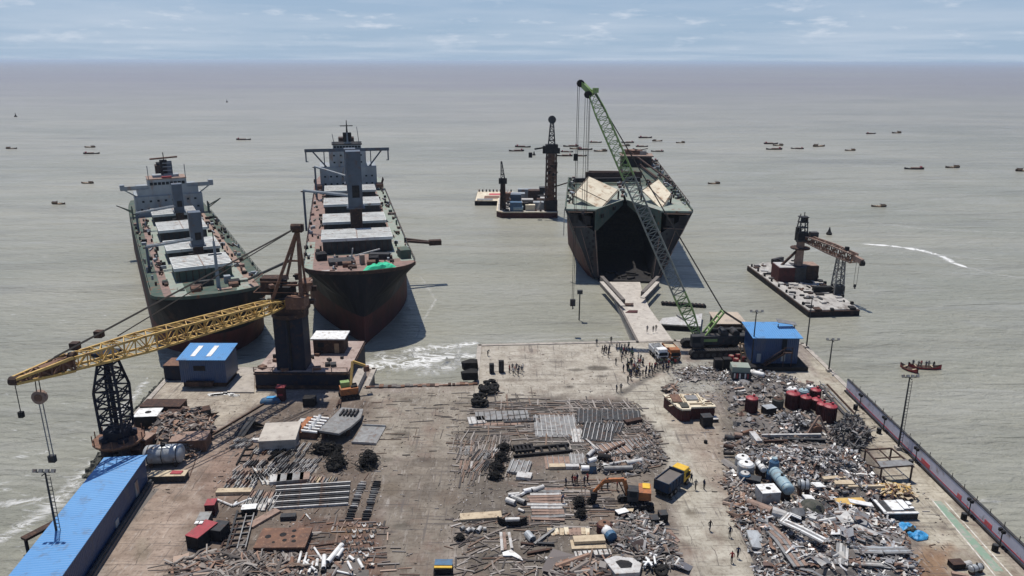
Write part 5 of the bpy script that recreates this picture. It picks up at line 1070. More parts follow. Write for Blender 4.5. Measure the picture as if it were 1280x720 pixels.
def blue_house():
    A = V(47.2, 141.0, PZ); x0, x1, y0, y1 = 48.4, 57.4, 142.4, 148.6; t = thing('blue_shed', 'two-storey blue sheet-metal shed on a dark platform at the right corner of the pier', 'shed', (52.8, 146, PZ)); o = (52.8, 146, PZ)
    Hh = 6.4
    m = MB(o); m.use('dark').bx(47.6, 59.0, 140.4, 150, PZ, PZ + .9); m.build('platform', t)
    m = MB(o); m.use('wall_blue_x').bx(x0, x1, y0, y1, PZ + .9, PZ + Hh); m.build('wall', t)
    m = MB(o); m.use('roof_blue_x'); m.slab([(x0 - .5, y0 - .6, PZ + Hh + .12), (x1 + .5, y0 - .6, PZ + Hh + .12), (x1 + .5, y1 + 1.2, PZ + Hh + .8), (x0 - .5, y1 + 1.2, PZ + Hh + .8)], .14); m.build('roof', t)
    m = MB(o); m.use('window').bx(54, 55, y0 - .06, y0 - .003, PZ + 3.9, PZ + 6.2); m.build('door', t)
    m = MB(o); m.use('ship_white').bx(54.1, 54.9, y0 - .06, y0 - .003, PZ + 1.4, PZ + 3.1); m.bx(49.2, 50.0, y0 - .06, y0 - .003, PZ + 1.2, PZ + 3); m.each({'': 'window_panel'}, t)
    m = MB(o); m.use('rust_dark').beam((54.4, y0 - .7, PZ + 3.8), (50.2, y0 - .7, PZ + .9), .25, .3); m.beam((54.4, y0 - 1.5, PZ + 3.8), (50.2, y0 - 1.5, PZ + .9), .25, .3); m.box((54.8, y0 - 1.05, PZ + 3.8), (1.9, 1.5, .15))
    for k in range(10): p = V(54.4, y0 - 1.1, PZ + 3.7).lerp(V(50.2, y0 - 1.1, PZ + 1), k / 10); m.box(p, (.4, .8, .06))
    m.beam((54.4, y0 - 1.6, PZ + 4.9), (50.2, y0 - 1.6, PZ + 2), .1); m.beam((53.8, y0 - 1.7, PZ + 4.9), (55.7, y0 - 1.7, PZ + 4.9), .08)
    for x in (54, 55.6): m.beam((x, y0 - 1.6, PZ + .9), (x, y0 - 1.6, PZ + 4.9), .12)
    m.build('staircase', t)
    m = MB((49.5, 153, PZ)); m.use('steel').slab([(51, 153.6, PZ + 8.2), (55, 153.6, PZ + 7.6), (55, 155, PZ + 7.8), (51, 155, PZ + 8.6)], .1); m.use('rust_dark')
    for x in (51.3, 54.7): m.beam((x, 154.2, PZ), (x, 154.2, PZ + 7.6), .15)
    m.build('canopy', t)
    # low beige-roofed cabin behind the crane
    o = (44, 160, 3); t = thing('harbour_cabin', 'low cabin with a pale beige roof behind the crawler crane, left of the blue shed', 'cabin', o)
    q = [PT(885, 388, 170), PT(918, 388, 170), PT(934, 404, 160), PT(896, 404, 160)]; zr = 6.6
    q = [G(886, 389, zr + .5), G(922, 389, zr + .5), G(935, 404, zr), G(896, 404, zr)]
    m = MB(o); m.use('roof_beige').slab(q[::-1], .15); fixn(m.build('roof', t))
    m = MB(o); m.use('rust_dark'); c = sum(q, V(0, 0, 0)) / 4; m.prism([((p.x - c.x) * .9 + c.x, (p.y - c.y) * .9 + c.y) for p in q], 1, zr - .15); fixn(m.build('wall', t))
    a, b = q[3], q[2]; m = MB(o); m.use('window')
    for k in (.2, .45, .7): p = a.lerp(b, k); m.box((p.x, p.y + .55, 5.2), (.9, .1, .8))
    m.each({'': 'window'}, t)
    m = MB(o); m.use('steel_dark').beam((a.x - 2, a.y - 1.4, 3.6), (b.x + 2, b.y - 1.6, 3.9), .5, .5); m.use('concrete_dark')
    for k in range(4): p = a.lerp(b, k / 3); m.tube((p.x, p.y, -2), (p.x, p.y, 2), .35, n=8)
    m.build('stilt_pile', t)
    # floating raft with a pale canopy, and dark floating boom
    o = G(852, 408, .5); t = thing('work_raft', 'flat raft with a pale grey top floating between the causeway and the beige cabin', 'raft', o)
    q = [G(822, 404, 1.5), G(876, 407, 1.5), G(878, 391, 1.5), G(828, 397, 1.5)]
    m = MB(o); m.use('steel_pale').slab(q, .3); fixn(m.build('raft_deck', t)); m = MB(o); m.use('dark'); c = sum(q, V(0, 0, 0)) / 4; m.prism([((p.x - c.x) * .97 + c.x, (p.y - c.y) * .97 + c.y) for p in q], -.6, 1.19); fixn(m.build('float', t))
    m = MB(o); m.use('steel').box(q[0].lerp(q[2], .5) + V(0, 0, .3), (.3, 3.6, .3), rz=.3); m.build('deck_beam', t)
    a, b = G(829, 379, .3), G(880, 382, .3); m = MB(a.lerp(b, .5)); m.use('rust_dark').beam(a, b, 1.1, .9); m.use('dark')
    for k in range(12): m.tube(a.lerp(b, k / 11) + V(0, -.7, .1), a.lerp(b, k / 11) + V(0, .7, .1), .5, n=8)
    tag(m.build('floating_boom'), 'dark row of floats in the water behind the pale raft', 'floating boom')
blue_house()
def pier_wall():
    x = 62.6; o = V(x, 40, PZ); t = thing('boundary_wall', 'long pale lavender wall with a red stripe along the right edge of the pier', 'wall', o)
    m = MB(o); m.use('wall_lavender').bx(x, x + .25, 30, 131, PZ, PZ + 2.4); m.build('wall_panel', t)
    m = MB(o); m.use('steel_dark').bx(x - .05, x + .3, 30, 131, PZ + 2.4, PZ + 2.55); m.build('coping', t)
    m = MB(o); m.use('red_marking').bx(x - .03, x - .003, 30, 131, PZ + .5, PZ + .68); m.build('red_stripe', t)
    m = MB(o); m.use('dark').bx(x - .35, x - .04, 30, 131, PZ, PZ + .28); m.build('drain_curb', t)
    k = MB(o); k.use('rope')
    for i in range(34): y = 30 + i * 3; k.beam((x + .1, y, PZ + 2.5), (x + .1, y, PZ + 3.2), .07)
    k.each({'': 'wall_post'}, t)
    # panels torn or painted
    for y, w in ((86, 1.6), (101.4, 2.4), (93, 1)):
        p = MB(o); p.use('red_marking').bx(x - .04, x - .004, y, y + w, PZ + .62, PZ + 1.3); p.build('red_patch', t)
    # round wall lamps on stubby posts, with a drum at the foot of each
    ls = []; ds = []
    for y in (76.5, 83.3, 90.2, 104.5, 115, 124):
        q = V(x - .5, y, PZ); l = thing('wall_light', 'dark floodlight on a short post against the right boundary wall', 'floodlight', q, 0, 'floodlights along the right boundary wall')
        a = MB(); a.use('steel_dark').tube((0, 0, 0), (0, 0, 2.3), .08, n=6); a.build('post', l)
        a = MB(); a.use('dark').box((-.1, -.3, 2.4), (.4, .36, .4)); a.box((-.1, .3, 2.4), (.4, .36, .4)); a.each({'': 'lamp_head'}, l); ls.append(l)
        b = MB(q + V(-1.1, -.8, 0)); b.use('rubber').tube(q + V(-1.1, -.8, .0), q + V(-1.1, -.8, .9), .38, n=12); b.use('steel_dark').tube(q + V(-1.1, -.8, .9), q + V(-1.1, -.8, .95), .3, n=12); ds.append(tag(b.build('drum'), '', 'drum', 'black drums below the wall floodlights'))
    rank(ls, 'dark floodlight on a short post against the right boundary wall', 'y'); rank(ds, 'black drum on the lane below a wall floodlight', 'y')
pier_wall()
def light_mast(p, h, label, heads=4, lad=True):
    t = thing('floodlight_mast', label, 'light mast', p, 0, 'floodlight masts of the yard')
    m = MB(); m.use('steel_dark').tube((0, 0, 0), (0, 0, h), .17, .1, n=8); m.build('pole', t)
    if lad:
        m = MB(); m.use('steel_dark')
        for i in range(int(h / .5)): m.beam((.12, -.02, .6 + i * .5), (.5, -.02, .6 + i * .5), .06)
        m.beam((.5, 0, .3), (.5, 0, h - .6), .06); m.build('ladder', t)
    m = MB(); m.use('steel_dark').beam((-1.1, 0, h), (1.1, 0, h), .12); m.beam((0, -.7, h - .1), (0, .7, h - .1), .1); m.build('crossarm', t)
    m = MB(); m.use('steel')
    for i in range(heads): x = -1.1 + 2.2 * i / (heads - 1); m.box((x, -.15, h + .25), (.42, .3, .4), rot=Matrix.Rotation(R(-35), 3, 'X'))
    m.each({'': 'lamp_head'}, t)
    m = MB(); m.use('concrete').box((0, 0, .25), (.9, .9, .5)); m.build('footing', t); return t
q = G(1123, 560); light_mast(q, ZT(q.y, 470) - PZ, 'tall floodlight mast with a ladder beside the right boundary wall')
q = V(-56.6, 79.5, PZ); q.x = PT(72, 668, q.y).x; light_mast(q, ZT(q.y, 592) - PZ, 'floodlight mast standing on the water side of the long blue-roofed shed')
q = G(1008, 434); light_mast(q, ZT(q.y, 371) - PZ, 'slim floodlight mast just right of the two-storey blue shed', 3, False)
q = G(1036, 463); light_mast(q, ZT(q.y, 424) - PZ, 'short floodlight mast at the far end of the right boundary wall', 3, False)
q = G(939, 458); light_mast(q, ZT(q.y, 389) - PZ, 'floodlight mast in front of the left corner of the two-storey blue shed', 3, False)
# pale shed roof slab, jetty by the water at the left
t = thing('service_jetty', 'dark narrow jetty reaching over the water beside the long blue-roofed shed', 'jetty', G(50, 663, 2))
a, b = G(30, 676, 2.2), G(80, 650, 2.2); m = MB(t.location); m.use('rust_dark').beam(a, b, 1.1, .35); m.build('walkway', t)
m = MB(t.location); m.use('navy')
for k in (0.05, .5, .95): p = a.lerp(b, k); m.tube((p.x, p.y, -2), (p.x, p.y, 2.1), .22, n=7)
m.each({'': 'pile'}, t)
# ================================================================ YARD CONTENTS
DN = Vector((0, 0, 1))
def one(mb, name, label, cat, group=None, fix=False):
    o = mb.build(name)
    if fix: fixn(o)
    return tag(o, label, cat, group)
def on(u, v, dz=0.0): return G(u, v, PZ + dz) if dz == 0 else G(u, v, PZ) + V(0, 0, dz)
def px(u0, v0, u1, v1): return G(u0, v0), G(u1, v1)
# ---- generic steel pieces
def plate(c, L, w, rz, mt, th=.12, ribs=0, rm=None, z=0.0, name='steel_plate', tilt=0, rib_h=.22, border=False):
    """flat plate with stiffeners on top"""
    m = MB(c); Mx = Matrix.Translation(V(c.x, c.y, c.z + z + th / 2 + .02)) @ Matrix.Rotation(rz, 4, 'Z') @ Matrix.Rotation(tilt, 4, 'Y'); m.M = Mx
    m.use(mt).box((0, 0, 0), (L, w, th))
    if ribs:
        m.use(rm or mt)
        for i in range(ribs): x = -L / 2 + L * (i + .5) / ribs; m.box((x, 0, th / 2 + rib_h / 2 - .002), (.10, w * .98, rib_h))
    if border:
        m.use(rm or mt)
        for s in (-1, 1): m.box((0, s * (w / 2 - .05), th / 2 + rib_h / 2), (L, .1, rib_h))
    return m.build(name)
def beam_on(a, b, w, h, mt, z=0.0, name='steel_beam', kind_='i'):
    c = a.lerp(b, .5); m = MB(V(c.x, c.y, c.z)); up = V(0, 0, z + h / 2 + .02); m.use(mt)
    if kind_ == 'i': m.ibeam(a + up, b + up, w, h, max(.05, w * .18))
    elif kind_ == 'c': m.beam(a + up - V(0, 0, h / 2 - .04), b + up - V(0, 0, h / 2 - .04), w, .07); d = (b - a).normalized(); s = V(-d.y, d.x, 0) * w / 2; m.beam(a + up + s, b + up + s, .07, h); m.beam(a + up - s, b + up - s, .07, h)
    else: m.beam(a + up, b + up, w, h)
    return m.build(name)
def pipe_on(a, b, r, mt, z=0.0, name='steel_pipe', n=12):
    c = a.lerp(b, .5); m = MB(V(c.x, c.y, c.z)); up = V(0, 0, r + z); m.use(mt).pipe(a + up, b + up, r, n=n)
    o = m.build(name); return o
def grp(objs, what, cat, group, by='x'):
    for o in objs: tag(o, '', cat, group)
    if len(objs) <= 16: rank(objs, what, by)
    else:
        for o in objs: o['label'] = what
    return objs
def same(objs, label, cat, group):
    for o in objs: tag(o, label, cat, group)
    return objs
# ---- scrap heaps: what nobody could count
def heap(pix, name, label_mat, n, h, size, seed, edge=2.5, base='concrete_dark', flat=.3, kinds=(.35, .25, .2, .2), holes=()):
    rs = random.Random(seed); W_ = [G(u, v) for u, v in pix]; P2 = [(p.x, p.y) for p in W_]
    x0, x1 = min(p[0] for p in P2), max(p[0] for p in P2); y0, y1 = min(p[1] for p in P2), max(p[1] for p in P2)
    st = .7; xs = np.arange(x0 - 1, x1 + 1, st); ys = np.arange(y0 - 1, y1 + 1, st); X, Y = np.meshgrid(xs, ys)
    D = polydist(P2, X, Y)
    for hu, hv, hr in holes: q = G(hu, hv); D = np.minimum(D, (np.hypot(X - q.x, Y - q.y) - hr) * 2)
    Hh = h * np.clip(D / edge, 0, 1) * (.65 + npnoise(X, Y, 3.2, seed) * 1.1 + npnoise(X, Y, 1.4, seed + 1) * .6); Hh = np.where(D > 0, np.maximum(Hh, 0), -.3)
    c = V(sum(p[0] for p in P2) / len(P2), sum(p[1] for p in P2) / len(P2), PZ); m = MB(c); m.use(base)
    nx = len(xs); vs = [(float(x), float(y), PZ + float(z) - .05) for x, y, z in zip(X.ravel(), Y.ravel(), Hh.ravel())]; fs = []
    for j in range(len(ys) - 1):
        for i in range(nx - 1):
            a = j * nx + i
            if D[j, i] > -.6 and D[j + 1, i + 1] > -.6: fs.append((a, a + 1, a + nx + 1, a + nx))
    m.add(vs, fs)
    mats_ = label_mat if isinstance(label_mat, (list, tuple)) else [label_mat]
    k = 0; tries = 0
    while k < n and tries < n * 6:
        tries += 1; x, y = rs.uniform(x0, x1), rs.uniform(y0, y1); i, j = int((x - xs[0]) / st), int((y - ys[0]) / st)
        if D[j, i] < 0: continue
        k += 1; z = PZ + float(Hh[j, i]) + rs.random() ** 2 * .35; s = size * rs.uniform(.35, 1.5) * (1.9 if rs.random() < .05 else 1)
        m.use(rs.choice(mats_)); yaw = rs.uniform(0, 6.28); pit = rs.gauss(0, flat); rol = rs.gauss(0, flat)
        rot = Matrix.Rotation(yaw, 3, 'Z') @ Matrix.Rotation(pit, 3, 'Y') @ Matrix.Rotation(rol, 3, 'X'); p = V(x, y, z); r = rs.random()
        if r < kinds[0]:      # strip or angle bar, sometimes bent
            d = rot @ V(s * rs.uniform(.8, 2.2), 0, 0); w = rs.uniform(.05, .18); mid = p + V(rs.gauss(0, .12) * s, rs.gauss(0, .12) * s, abs(rs.gauss(0, .12)) * s)
            a, b = p - d / 2, p + d / 2; o = len(m.v); q = rot @ V(0, w, 0); t_ = V(0, 0, .05)
            m.add([a - q, a + q, mid + q, mid - q, b + q, b - q, a - q - t_, a + q - t_, mid + q - t_, mid - q - t_, b + q - t_, b - q - t_], [(0, 3, 2, 1), (3, 5, 4, 2), (6, 7, 8, 9), (9, 8, 10, 11), (0, 6, 9, 3), (3, 9, 11, 5), (1, 2, 8, 7), (2, 4, 10, 8)])
        elif r < kinds[0] + kinds[1]:   # crumpled sheet
            a = s * rs.uniform(.4, 1.); b = s * rs.uniform(.3, .8); g = [[rot @ V((i_ - 1) * a, (j_ - 1) * b, rs.uniform(-.2, .2) * s) + p for i_ in range(3)] for j_ in range(3)]
            vs = [q for row in g for q in row]; m.add(vs, [(i_ + j_ * 3, i_ + 1 + j_ * 3, i_ + 4 + j_ * 3, i_ + 3 + j_ * 3) for i_ in range(2) for j_ in range(2)])
        elif r < kinds[0] + kinds[1] + kinds[2]:
            d = rot @ V(s * rs.uniform(.5, 1.8), 0, 0); m.tube(p - d / 2, p + d / 2, rs.uniform(.06, .2) * (s ** .5), n=6)
        else: m.box(p, (s * rs.uniform(.3, .9), s * rs.uniform(.2, .7), s * rs.uniform(.15, .5)), rot=rot)
    return kind(m.build(name), 'stuff')
def blackheap(u, v, w, d, h, seed, label, mt='rubber', name='cable_heap', group=None):
    """a mound of coils"""
    rs = random.Random(seed); c = G(u, v); m = MB(c); m.use(mt); A, B = 18, 7; vs = []; fs = []
    for j in range(B + 1):
        for i in range(A):
            a = 2 * math.pi * i / A; r = math.cos(j / B * math.pi / 2) ** .6; k = .75 + .6 * noise.noise(V(math.cos(a) * 1.3, math.sin(a) * 1.3, seed + j * .3))
            vs.append((c.x + math.cos(a) * w / 2 * r * k, c.y + math.sin(a) * d / 2 * r * k, c.z + h * math.sin(j / B * math.pi / 2) * (.8 + .5 * noise.noise(V(a, j * .5, seed + 9))) - .02))
    for j in range(B):
        for i in range(A): fs.append((j * A + i, j * A + (i + 1) % A, (j + 1) * A + (i + 1) % A, (j + 1) * A + i))
    fs.append(tuple(B * A + i for i in range(A))); m.add(vs, fs)
    for i in range(34):   # loops of cable over it
        a = rs.uniform(0, 6.28); r = rs.random() ** .6; x, y = math.cos(a) * w * .45 * r, math.sin(a) * d * .45 * r; z = h * math.sqrt(max(0, 1 - r * r)) * .9 + .1
        rr = rs.uniform(.25, .6) * min(1, w / 3); tl = rs.uniform(-.6, .6); pts = []
        for k in range(8): b = k * math.pi / 4; pts.append(V(c.x + x + rr * math.cos(b), c.y + y + rr * math.sin(b), c.z + z + rr * math.sin(b) * tl))
        m.wire(pts, .07, 4)
    return tag(m.build(name), label, 'cable heap', group)
def crate(c, sx, sy, sz, rz, wall, top, name, label, cat, group=None, hole=False, ribs=0, lid=.08):
    t = thing(name, label, cat, c, rz, group)
    m = MB(); m.use(wall).box((0, 0, sz / 2), (sx, sy, sz))
    for i in range(ribs): x = -sx / 2 + sx * (i + .5) / ribs; m.box((x, -sy / 2 - .06, sz / 2), (.12, .12, sz * .9)); m.box((x, sy / 2 + .06, sz / 2), (.12, .12, sz * .9))
    m.build('body', t)
    m = MB(); m.use(top).box((0, 0, sz + lid / 2 + .003), (sx * 1.03, sy * 1.03, lid)); m.build('top_plate', t)
    if hole: m = MB(); m.use('dark').tube((0, 0, sz + lid), (0, 0, sz + lid + .05), min(sx, sy) * .16, n=10); m.build('manhole', t)
    return t
def tank(a, b, r, mt, label, band='steel_dark', name='storage_tank', legs=True, z=0, group=None, endm=None):
    c = a.lerp(b, .5); L = (b - a).length; rz = math.atan2(b.y - a.y, b.x - a.x); t = thing(name, label, 'tank', V(c.x, c.y, c.z), rz, group); zc = r + .3 + z
    m = MB(); m.use(mt); pr = [(r * .25, 0), (r * .7, r * .12), (r * .95, r * .3), (r, r * .5), (r, L - r * .5), (r * .95, L - r * .3), (r * .7, L - r * .12), (r * .25, L)]
    m.lathe(pr, (-L / 2, 0, zc), 20, (1, 0, 0)); m.build('shell', t, smooth=True)
    m = MB(); m.use(band)
    for k in (.15, .5, .85): m.tube((-L / 2 + L * k - .06, 0, zc), (-L / 2 + L * k + .06, 0, zc), r * 1.02, n=20)
    m.each({'': 'band'}, t)
    if legs: m = MB(); m.use('rust_dark').box((-L * .3, 0, (zc - r * .6) / 2), (.4, r * 1.5, zc - r * .6)); m.box((L * .3, 0, (zc - r * .6) / 2), (.4, r * 1.5, zc - r * .6)); m.each({'': 'saddle'}, t)
    m = MB(); m.use(endm or 'dark').tube((0, 0, zc + r * .95), (0, 0, zc + r + .25), r * .25, n=10); m.build('manhole', t)
    return t
def vtank(c, r, h, mt, top, label, group=None, name='storage_tank', cat='tank'):
    t = thing(name, label, cat, c, 0, group); m = MB(); m.use(mt).lathe([(r * .97, 0), (r, .1), (r, h - .15), (r * .85, h), (r * .3, h + .08)], n=18); m.build('shell', t)
    m = MB(); m.use(top).lathe([(r * .84, h + .003), (r * .8, h + .1), (r * .25, h + .18)], n=18); m.build('lid', t)
    m = MB(); m.use('dark').tube((0, 0, h + .1), (0, 0, h + .3), r * .2, n=8); m.build('hatch', t); return t
# ================================================================ left quay
crate(G(207, 521), 6.8, 3.0, 2.4, .0, 'rust_dark', 'rust_dark', 'scrap_skip', 'long dark rusty open skip at the left quay, behind the white-topped box', 'skip', ribs=7)
crate(G(188, 532), 3.8, 3.2, 2.2, .1, 'dark', 'white', 'machine_box', 'dark machine box with a white top and a round hole at the left quay', 'box', hole=True)
for i, (u, v, sx, sy, sz, rz, mt, tp, lab) in enumerate((
        (213, 546, 4.2, 3.2, 1.5, .3, 'rust_dark', 'rust', 'reddish rusty hull block leaning among the scrap beside the silver tank'), (240, 561, 5.4, 3.2, 2.0, .12, 'rust', 'rust_pale', 'big tan rusty hull block directly behind the silver tank'),
        (178, 560, 3.6, 2.6, 1.9, -.2, 'rust', 'rust_pale', 'small rusty box beside the round platform of the lattice tower'), (166, 571, 3.0, 2.2, 1.4, .2, 'rust_dark', 'rust', 'low rusty box at the foot of the lattice tower'),
        (224, 527, 3.0, 2.4, 2.0, 0, 'steel_dark', 'rust_dark', 'dark grey machine block beside the white-topped box'), (243, 524, 2.4, 1.8, 1.5, .3, 'steel_dark', 'steel_dark', 'dark steel block behind the loose scrap at the left quay'), (257, 522, 1.9, 1.9, 1.5, .5, 'rock', 'rust_dark', 'dark mossy block at the right end of the left quay scrap'))):
    crate(G(u, v), sx, sy, sz, rz, mt, tp, 'hull_block', lab, 'scrap block', 'scrap blocks on the left quay')
heap([(185, 536), (262, 515), (262, 552), (240, 575), (190, 568)], 'scrap_heap', ['scrap_rust', 'scrap_brown', 'scrap_rust'], 900, 2.2, .75, 31, 1.8)
heap([(128, 560), (175, 545), (185, 578), (150, 585)], 'scrap_heap', ['scrap_rust'], 90, .7, .9, 32, 1.2)
tank(G(182, 583), G(233, 580), 1.45, 'tank_silver', 'big silver cylindrical tank lying by the end of the long shed')
crate(G(212, 601), 5.2, 1.7, 1.0, .06, 'steel_dark', 'wood_pale', 'pallet_box', 'low box with a beige and red top in front of the silver tank', 'box')
m = MB(G(218, 598)); p = G(218, 600); m.use('red_paint').box(p + V(.6, -.1, 1.15), (1.6, .9, .12)); one(m, 'panel', 'small red panel lying on the low beige-topped box', 'panel')
m = MB(G(284, 495)); q = G(285, 494); m.use('white')
for i in range(10): m.box(q + V(random.uniform(-2.6, 2.6), random.uniform(-.7, .7), .05), (random.uniform(.6, 2.4), random.uniform(.3, .9), .06), rz=random.uniform(-.4, .4))
kind(m.build('spilt_plaster'), 'stuff')
beam_ = beam_on(G(229, 575), G(248, 562), .35, .4, 'wood_pale'); tag(beam_, 'pale beam lying just right of the silver tank', 'beam')
# blue cart, red booth, black box
t = thing('covered_skiff', 'small blue upturned boat on the ground in front of the crane pontoon', 'boat', G(338, 504), .15)
m = MB(); m.use('blue_paint').lathe([(.1, -1.8), (.7, -1.4), (.95, -.5), (.95, .6), (.7, 1.5), (.1, 1.9)], (0, 0, .12), 14, (1, 0, 0)); h_ = m.build('hull', t, smooth=True)
m = MB(); m.use('blue_tarp').box((.3, 0, 1.0), (1.6, .9, .12)); m.build('cover', t)
t = thing('ticket_booth', 'narrow dark red booth in front of the crane pontoon', 'booth', G(353, 501)); m = MB(); m.use('maroon').box((0, 0, 1.3), (1.3, 1.2, 2.6)); m.build('wall', t); m = MB(); m.use('red_paint').box((0, 0, 2.68), (1.6, 1.5, .15)); m.box((0, -.62, 1.3), (.8, .05, .35)); m.each({'': 'sign_panel'}, t)
crate(G(388, 507), 2.1, 1.6, 1.5, 0, 'dark', 'dark', 'generator_box', 'black square box on the ground right of the dark red booth', 'box')
# dark diagonal bar along the yard edge
beam_on(G(262, 548), G(333, 505), .25, .25, 'rust_dark')['label'] = ''
o = bpy.data.objects['steel_beam.001'] if 'steel_beam.001' in bpy.data.objects else None
for o in list(bpy.data.objects):
    if o.name.startswith('steel_beam') and not o.get('label'): o.name = 'diagonal_bar'; tag(o, 'long dark bar running diagonally along the edge of the left yard', 'rail')
# ================================================================ left yard
crate(G(352, 553), 5.6, 6.2, 1.7, .12, 'concrete', 'concrete_pale', 'concrete_block', 'big pale concrete slab block in the left yard', 'block', lid=.2)
tag(beam_on(G(317, 553), G(372, 555), .6, .5, 'white', kind_='b'), 'long white beam just in front of the pale concrete block', 'beam')
m = MB(G(310, 540)); c = G(304, 543); m.use('steel_dark').slab([c + V(-1.4, -1, 0), c + V(.6, -1, .1), c + V(1.9, 1.8, 2.0), c + V(0, 2.6, 1.8)], .15); m.slab([c + V(.4, 1.6, 1.7), c + V(1.9, 1.3, 1.6), c + V(3.1, 2.3, .2), c + V(.4, 3, .1)], .12); one(m, 'bent_plate', 'dark folded steel plate standing up beside the pale concrete block', 'steel plate', fix=True)
# white and orange machine with pipes
def engine_unit(u, v, rz):
    t = thing('engine_unit', 'scrapped engine with white pipes and an orange frame, right of the pale concrete block', 'machine', G(u, v), rz)
    m = MB(); m.use('orange_paint').box((-1.6, 0, .6), (.9, 5.6, 1.2)); m.use('rust').box((.2, 0, .5), (2.6, 5.2, 1.0)); m.build('frame', t)
    m = MB(); m.use('white')
    for i in range(6): y = -2.4 + i; m.tube((-.9, y, 1.3), (1.8, y, 1.2), .22, n=8)
    for i in range(5): m.tube((.4 + .2 * (i % 2), -2.2 + i, 1.4), (.4, -1.7 + i, 1.9), .28, n=8)
    m.each({'': 'pipe'}, t)
    m = MB(); m.use('steel_pale').beam((-2.3, -2.6, .3), (-2.3, 3.0, .3), .3); m.box((-3, 0, .4), (1.1, 1.4, .8)); m.box((-2.8, 2.2, .4), (1, 1.2, .8)); m.use('white').box((-3.8, -1.4, .4), (.7, .9, .8)); m.each({'beam': 'side_rail', '': 'valve_box'}, t)
engine_unit(392, 540, -.15)
# curved hull section and grey door panel
def hull_section():
    c = G(430, 545); t = thing('hull_section', 'curved slab cut from a hull, resting tilted with deep shade under its edge', 'hull section', c)
    A = [G(400, 552), G(425, 556), G(440, 547), G(452, 530), G(455, 519), G(428, 517), G(405, 540)]
    m = MB(c); m.use('steel'); top = [V(p.x, p.y, PZ + (1.9 if i in (0, 1, 2) else 1.1)) for i, p in enumerate(A)]; n = len(A); m.add([p - V(0, 0, .35) for p in top] + top, [tuple(range(n))[::-1], tuple(range(n, 2 * n))] + [(i, (i + 1) % n, n + (i + 1) % n, n + i) for i in range(n)]); fixn(m.build('shell_plate', t))
    m = MB(c); m.use('steel_dark')
    for i in range(5): a, b = G(431 + i * 4.5, 522), G(426 + i * 4.5, 530); m.beam(V(a.x, a.y, PZ + 1.35), V(b.x, b.y, PZ + 1.45), .28, .5)
    m.each({'': 'rib'}, t)
    m = MB(c); m.use('rust_dark')
    for u, v, h in ((405, 549, 1.5), (436, 545, 1.4), (450, 526, .7), (420, 524, .8)): p = G(u, v); m.box((p.x, p.y, PZ + h / 2), (.5, .5, h))
    m.each({'': 'support_block'}, t)
hull_section()
blackheap(408, 566, 5.6, 3.0, 1.5, 1, 'black cable heap directly below the curved hull slab, widest of three', group='black cable heaps in the left yard')
blackheap(422, 583, 3.4, 4.2, 1.7, 2, 'black cable heap in the middle of three, in front of the widest one', group='black cable heaps in the left yard')
blackheap(461, 581, 3.6, 4.4, 1.9, 3, 'black cable heap farthest right, beside bare concrete', group='black cable heaps in the left yard')
a = G(462, 545); o = plate(a, 4.0, 6.2, -.1, 'steel', .15, 0, 'steel_pale', border=True, rib_h=.3); tag(o, 'flat grey door panel with pale edges beside the curved hull slab', 'steel panel')
# long dark rails in the left yard: eleven long bars on the ground
rows = []
for i in range(12):
    f = i / 11; a = G(346 - 3 * f, 611 + 27 * f); b = G(439 - 3 * f, 605 + 27 * f); rows.append(beam_on(a, b, .22, .34, 'steel_pale' if i in (0, 2, 5, 8, 11) else 'steel_dark'))
grp(rows, 'very long steel bar in the dark row of bars in the left yard', 'steel bar', 'long bars laid side by side in the left yard', 'y')
q = G(391, 623); o = plate(V(q.x, q.y, q.z), 10.2, 4.6, .07, 'steel_dark', .06); o.name = 'timber_mat'; tag(o, 'dark sheet under the row of very long bars', 'steel sheet')
# rows of pale short beams (rectangular blocks of parallel offcuts)
def offcuts(u0, v0, u1, v1, nx_, ny_, L, w, h, mt, rz, what, group, cat='offcut', jit=.1, seed=1, layers=1, name='beam_offcut', shape='c'):
    rs = random.Random(seed); A = G(u0, v0); B = G(u1, v1); objs = []; protos = {}
    for j in range(ny_):
        for i in range(nx_):
            mt_ = rs.choice(mt) if isinstance(mt, list) else mt
            if mt_ not in protos: m = MB(); m.use(mt_); protos[mt_] = m.ibeam((0, -L / 2, h / 2), (0, L / 2, h / 2), w, h, .07) if shape == 'i' else (m.beam((0, -L / 2, .05), (0, L / 2, .05), w, .08), m.beam((-w / 2, -L / 2, h / 2), (-w / 2, L / 2, h / 2), .07, h), m.beam((w / 2, -L / 2, h / 2), (w / 2, L / 2, h / 2), .07, h)); o = m.build(name); protos[mt_] = o; first = True
            else: o = protos[mt_].copy(); COL.objects.link(o)
            fx = (i + .5) / nx_; fy = (j + .5) / ny_; x = A.x + (B.x - A.x) * fx; y = A.y + (B.y - A.y) * fy
            o.location = (x + rs.gauss(0, jit), y + rs.gauss(0, jit), PZ + .02 + (h * .3 if rs.random() < .2 else 0)); o.rotation_euler = (0, 0, rz + rs.gauss(0, .05)); s = rs.uniform(.85, 1.15); o.scale = (1, s, 1); objs.append(o)
    return grp(objs, what, cat, group)
offcuts(298, 551, 312, 562, 4, 2, 1.3, .35, .4, ['steel_pale', 'steel'], -.45, 'short channel steel offcut in the small row right of the folded plate', 'offcuts beside the folded plate', seed=1)
offcuts(322, 560, 338, 573, 4, 1, 1.5, .35, .4, ['steel_pale', 'rust'], -.25, 'short pale offcut below the long white beam', 'offcuts below the white beam', seed=2)
offcuts(312, 576, 330, 588, 5, 1, 1.8, .32, .4, ['steel_pale', 'steel_dark'], -.2, 'grey offcut between the dark frame and the blocks', 'offcuts left of the blocks', seed=3)
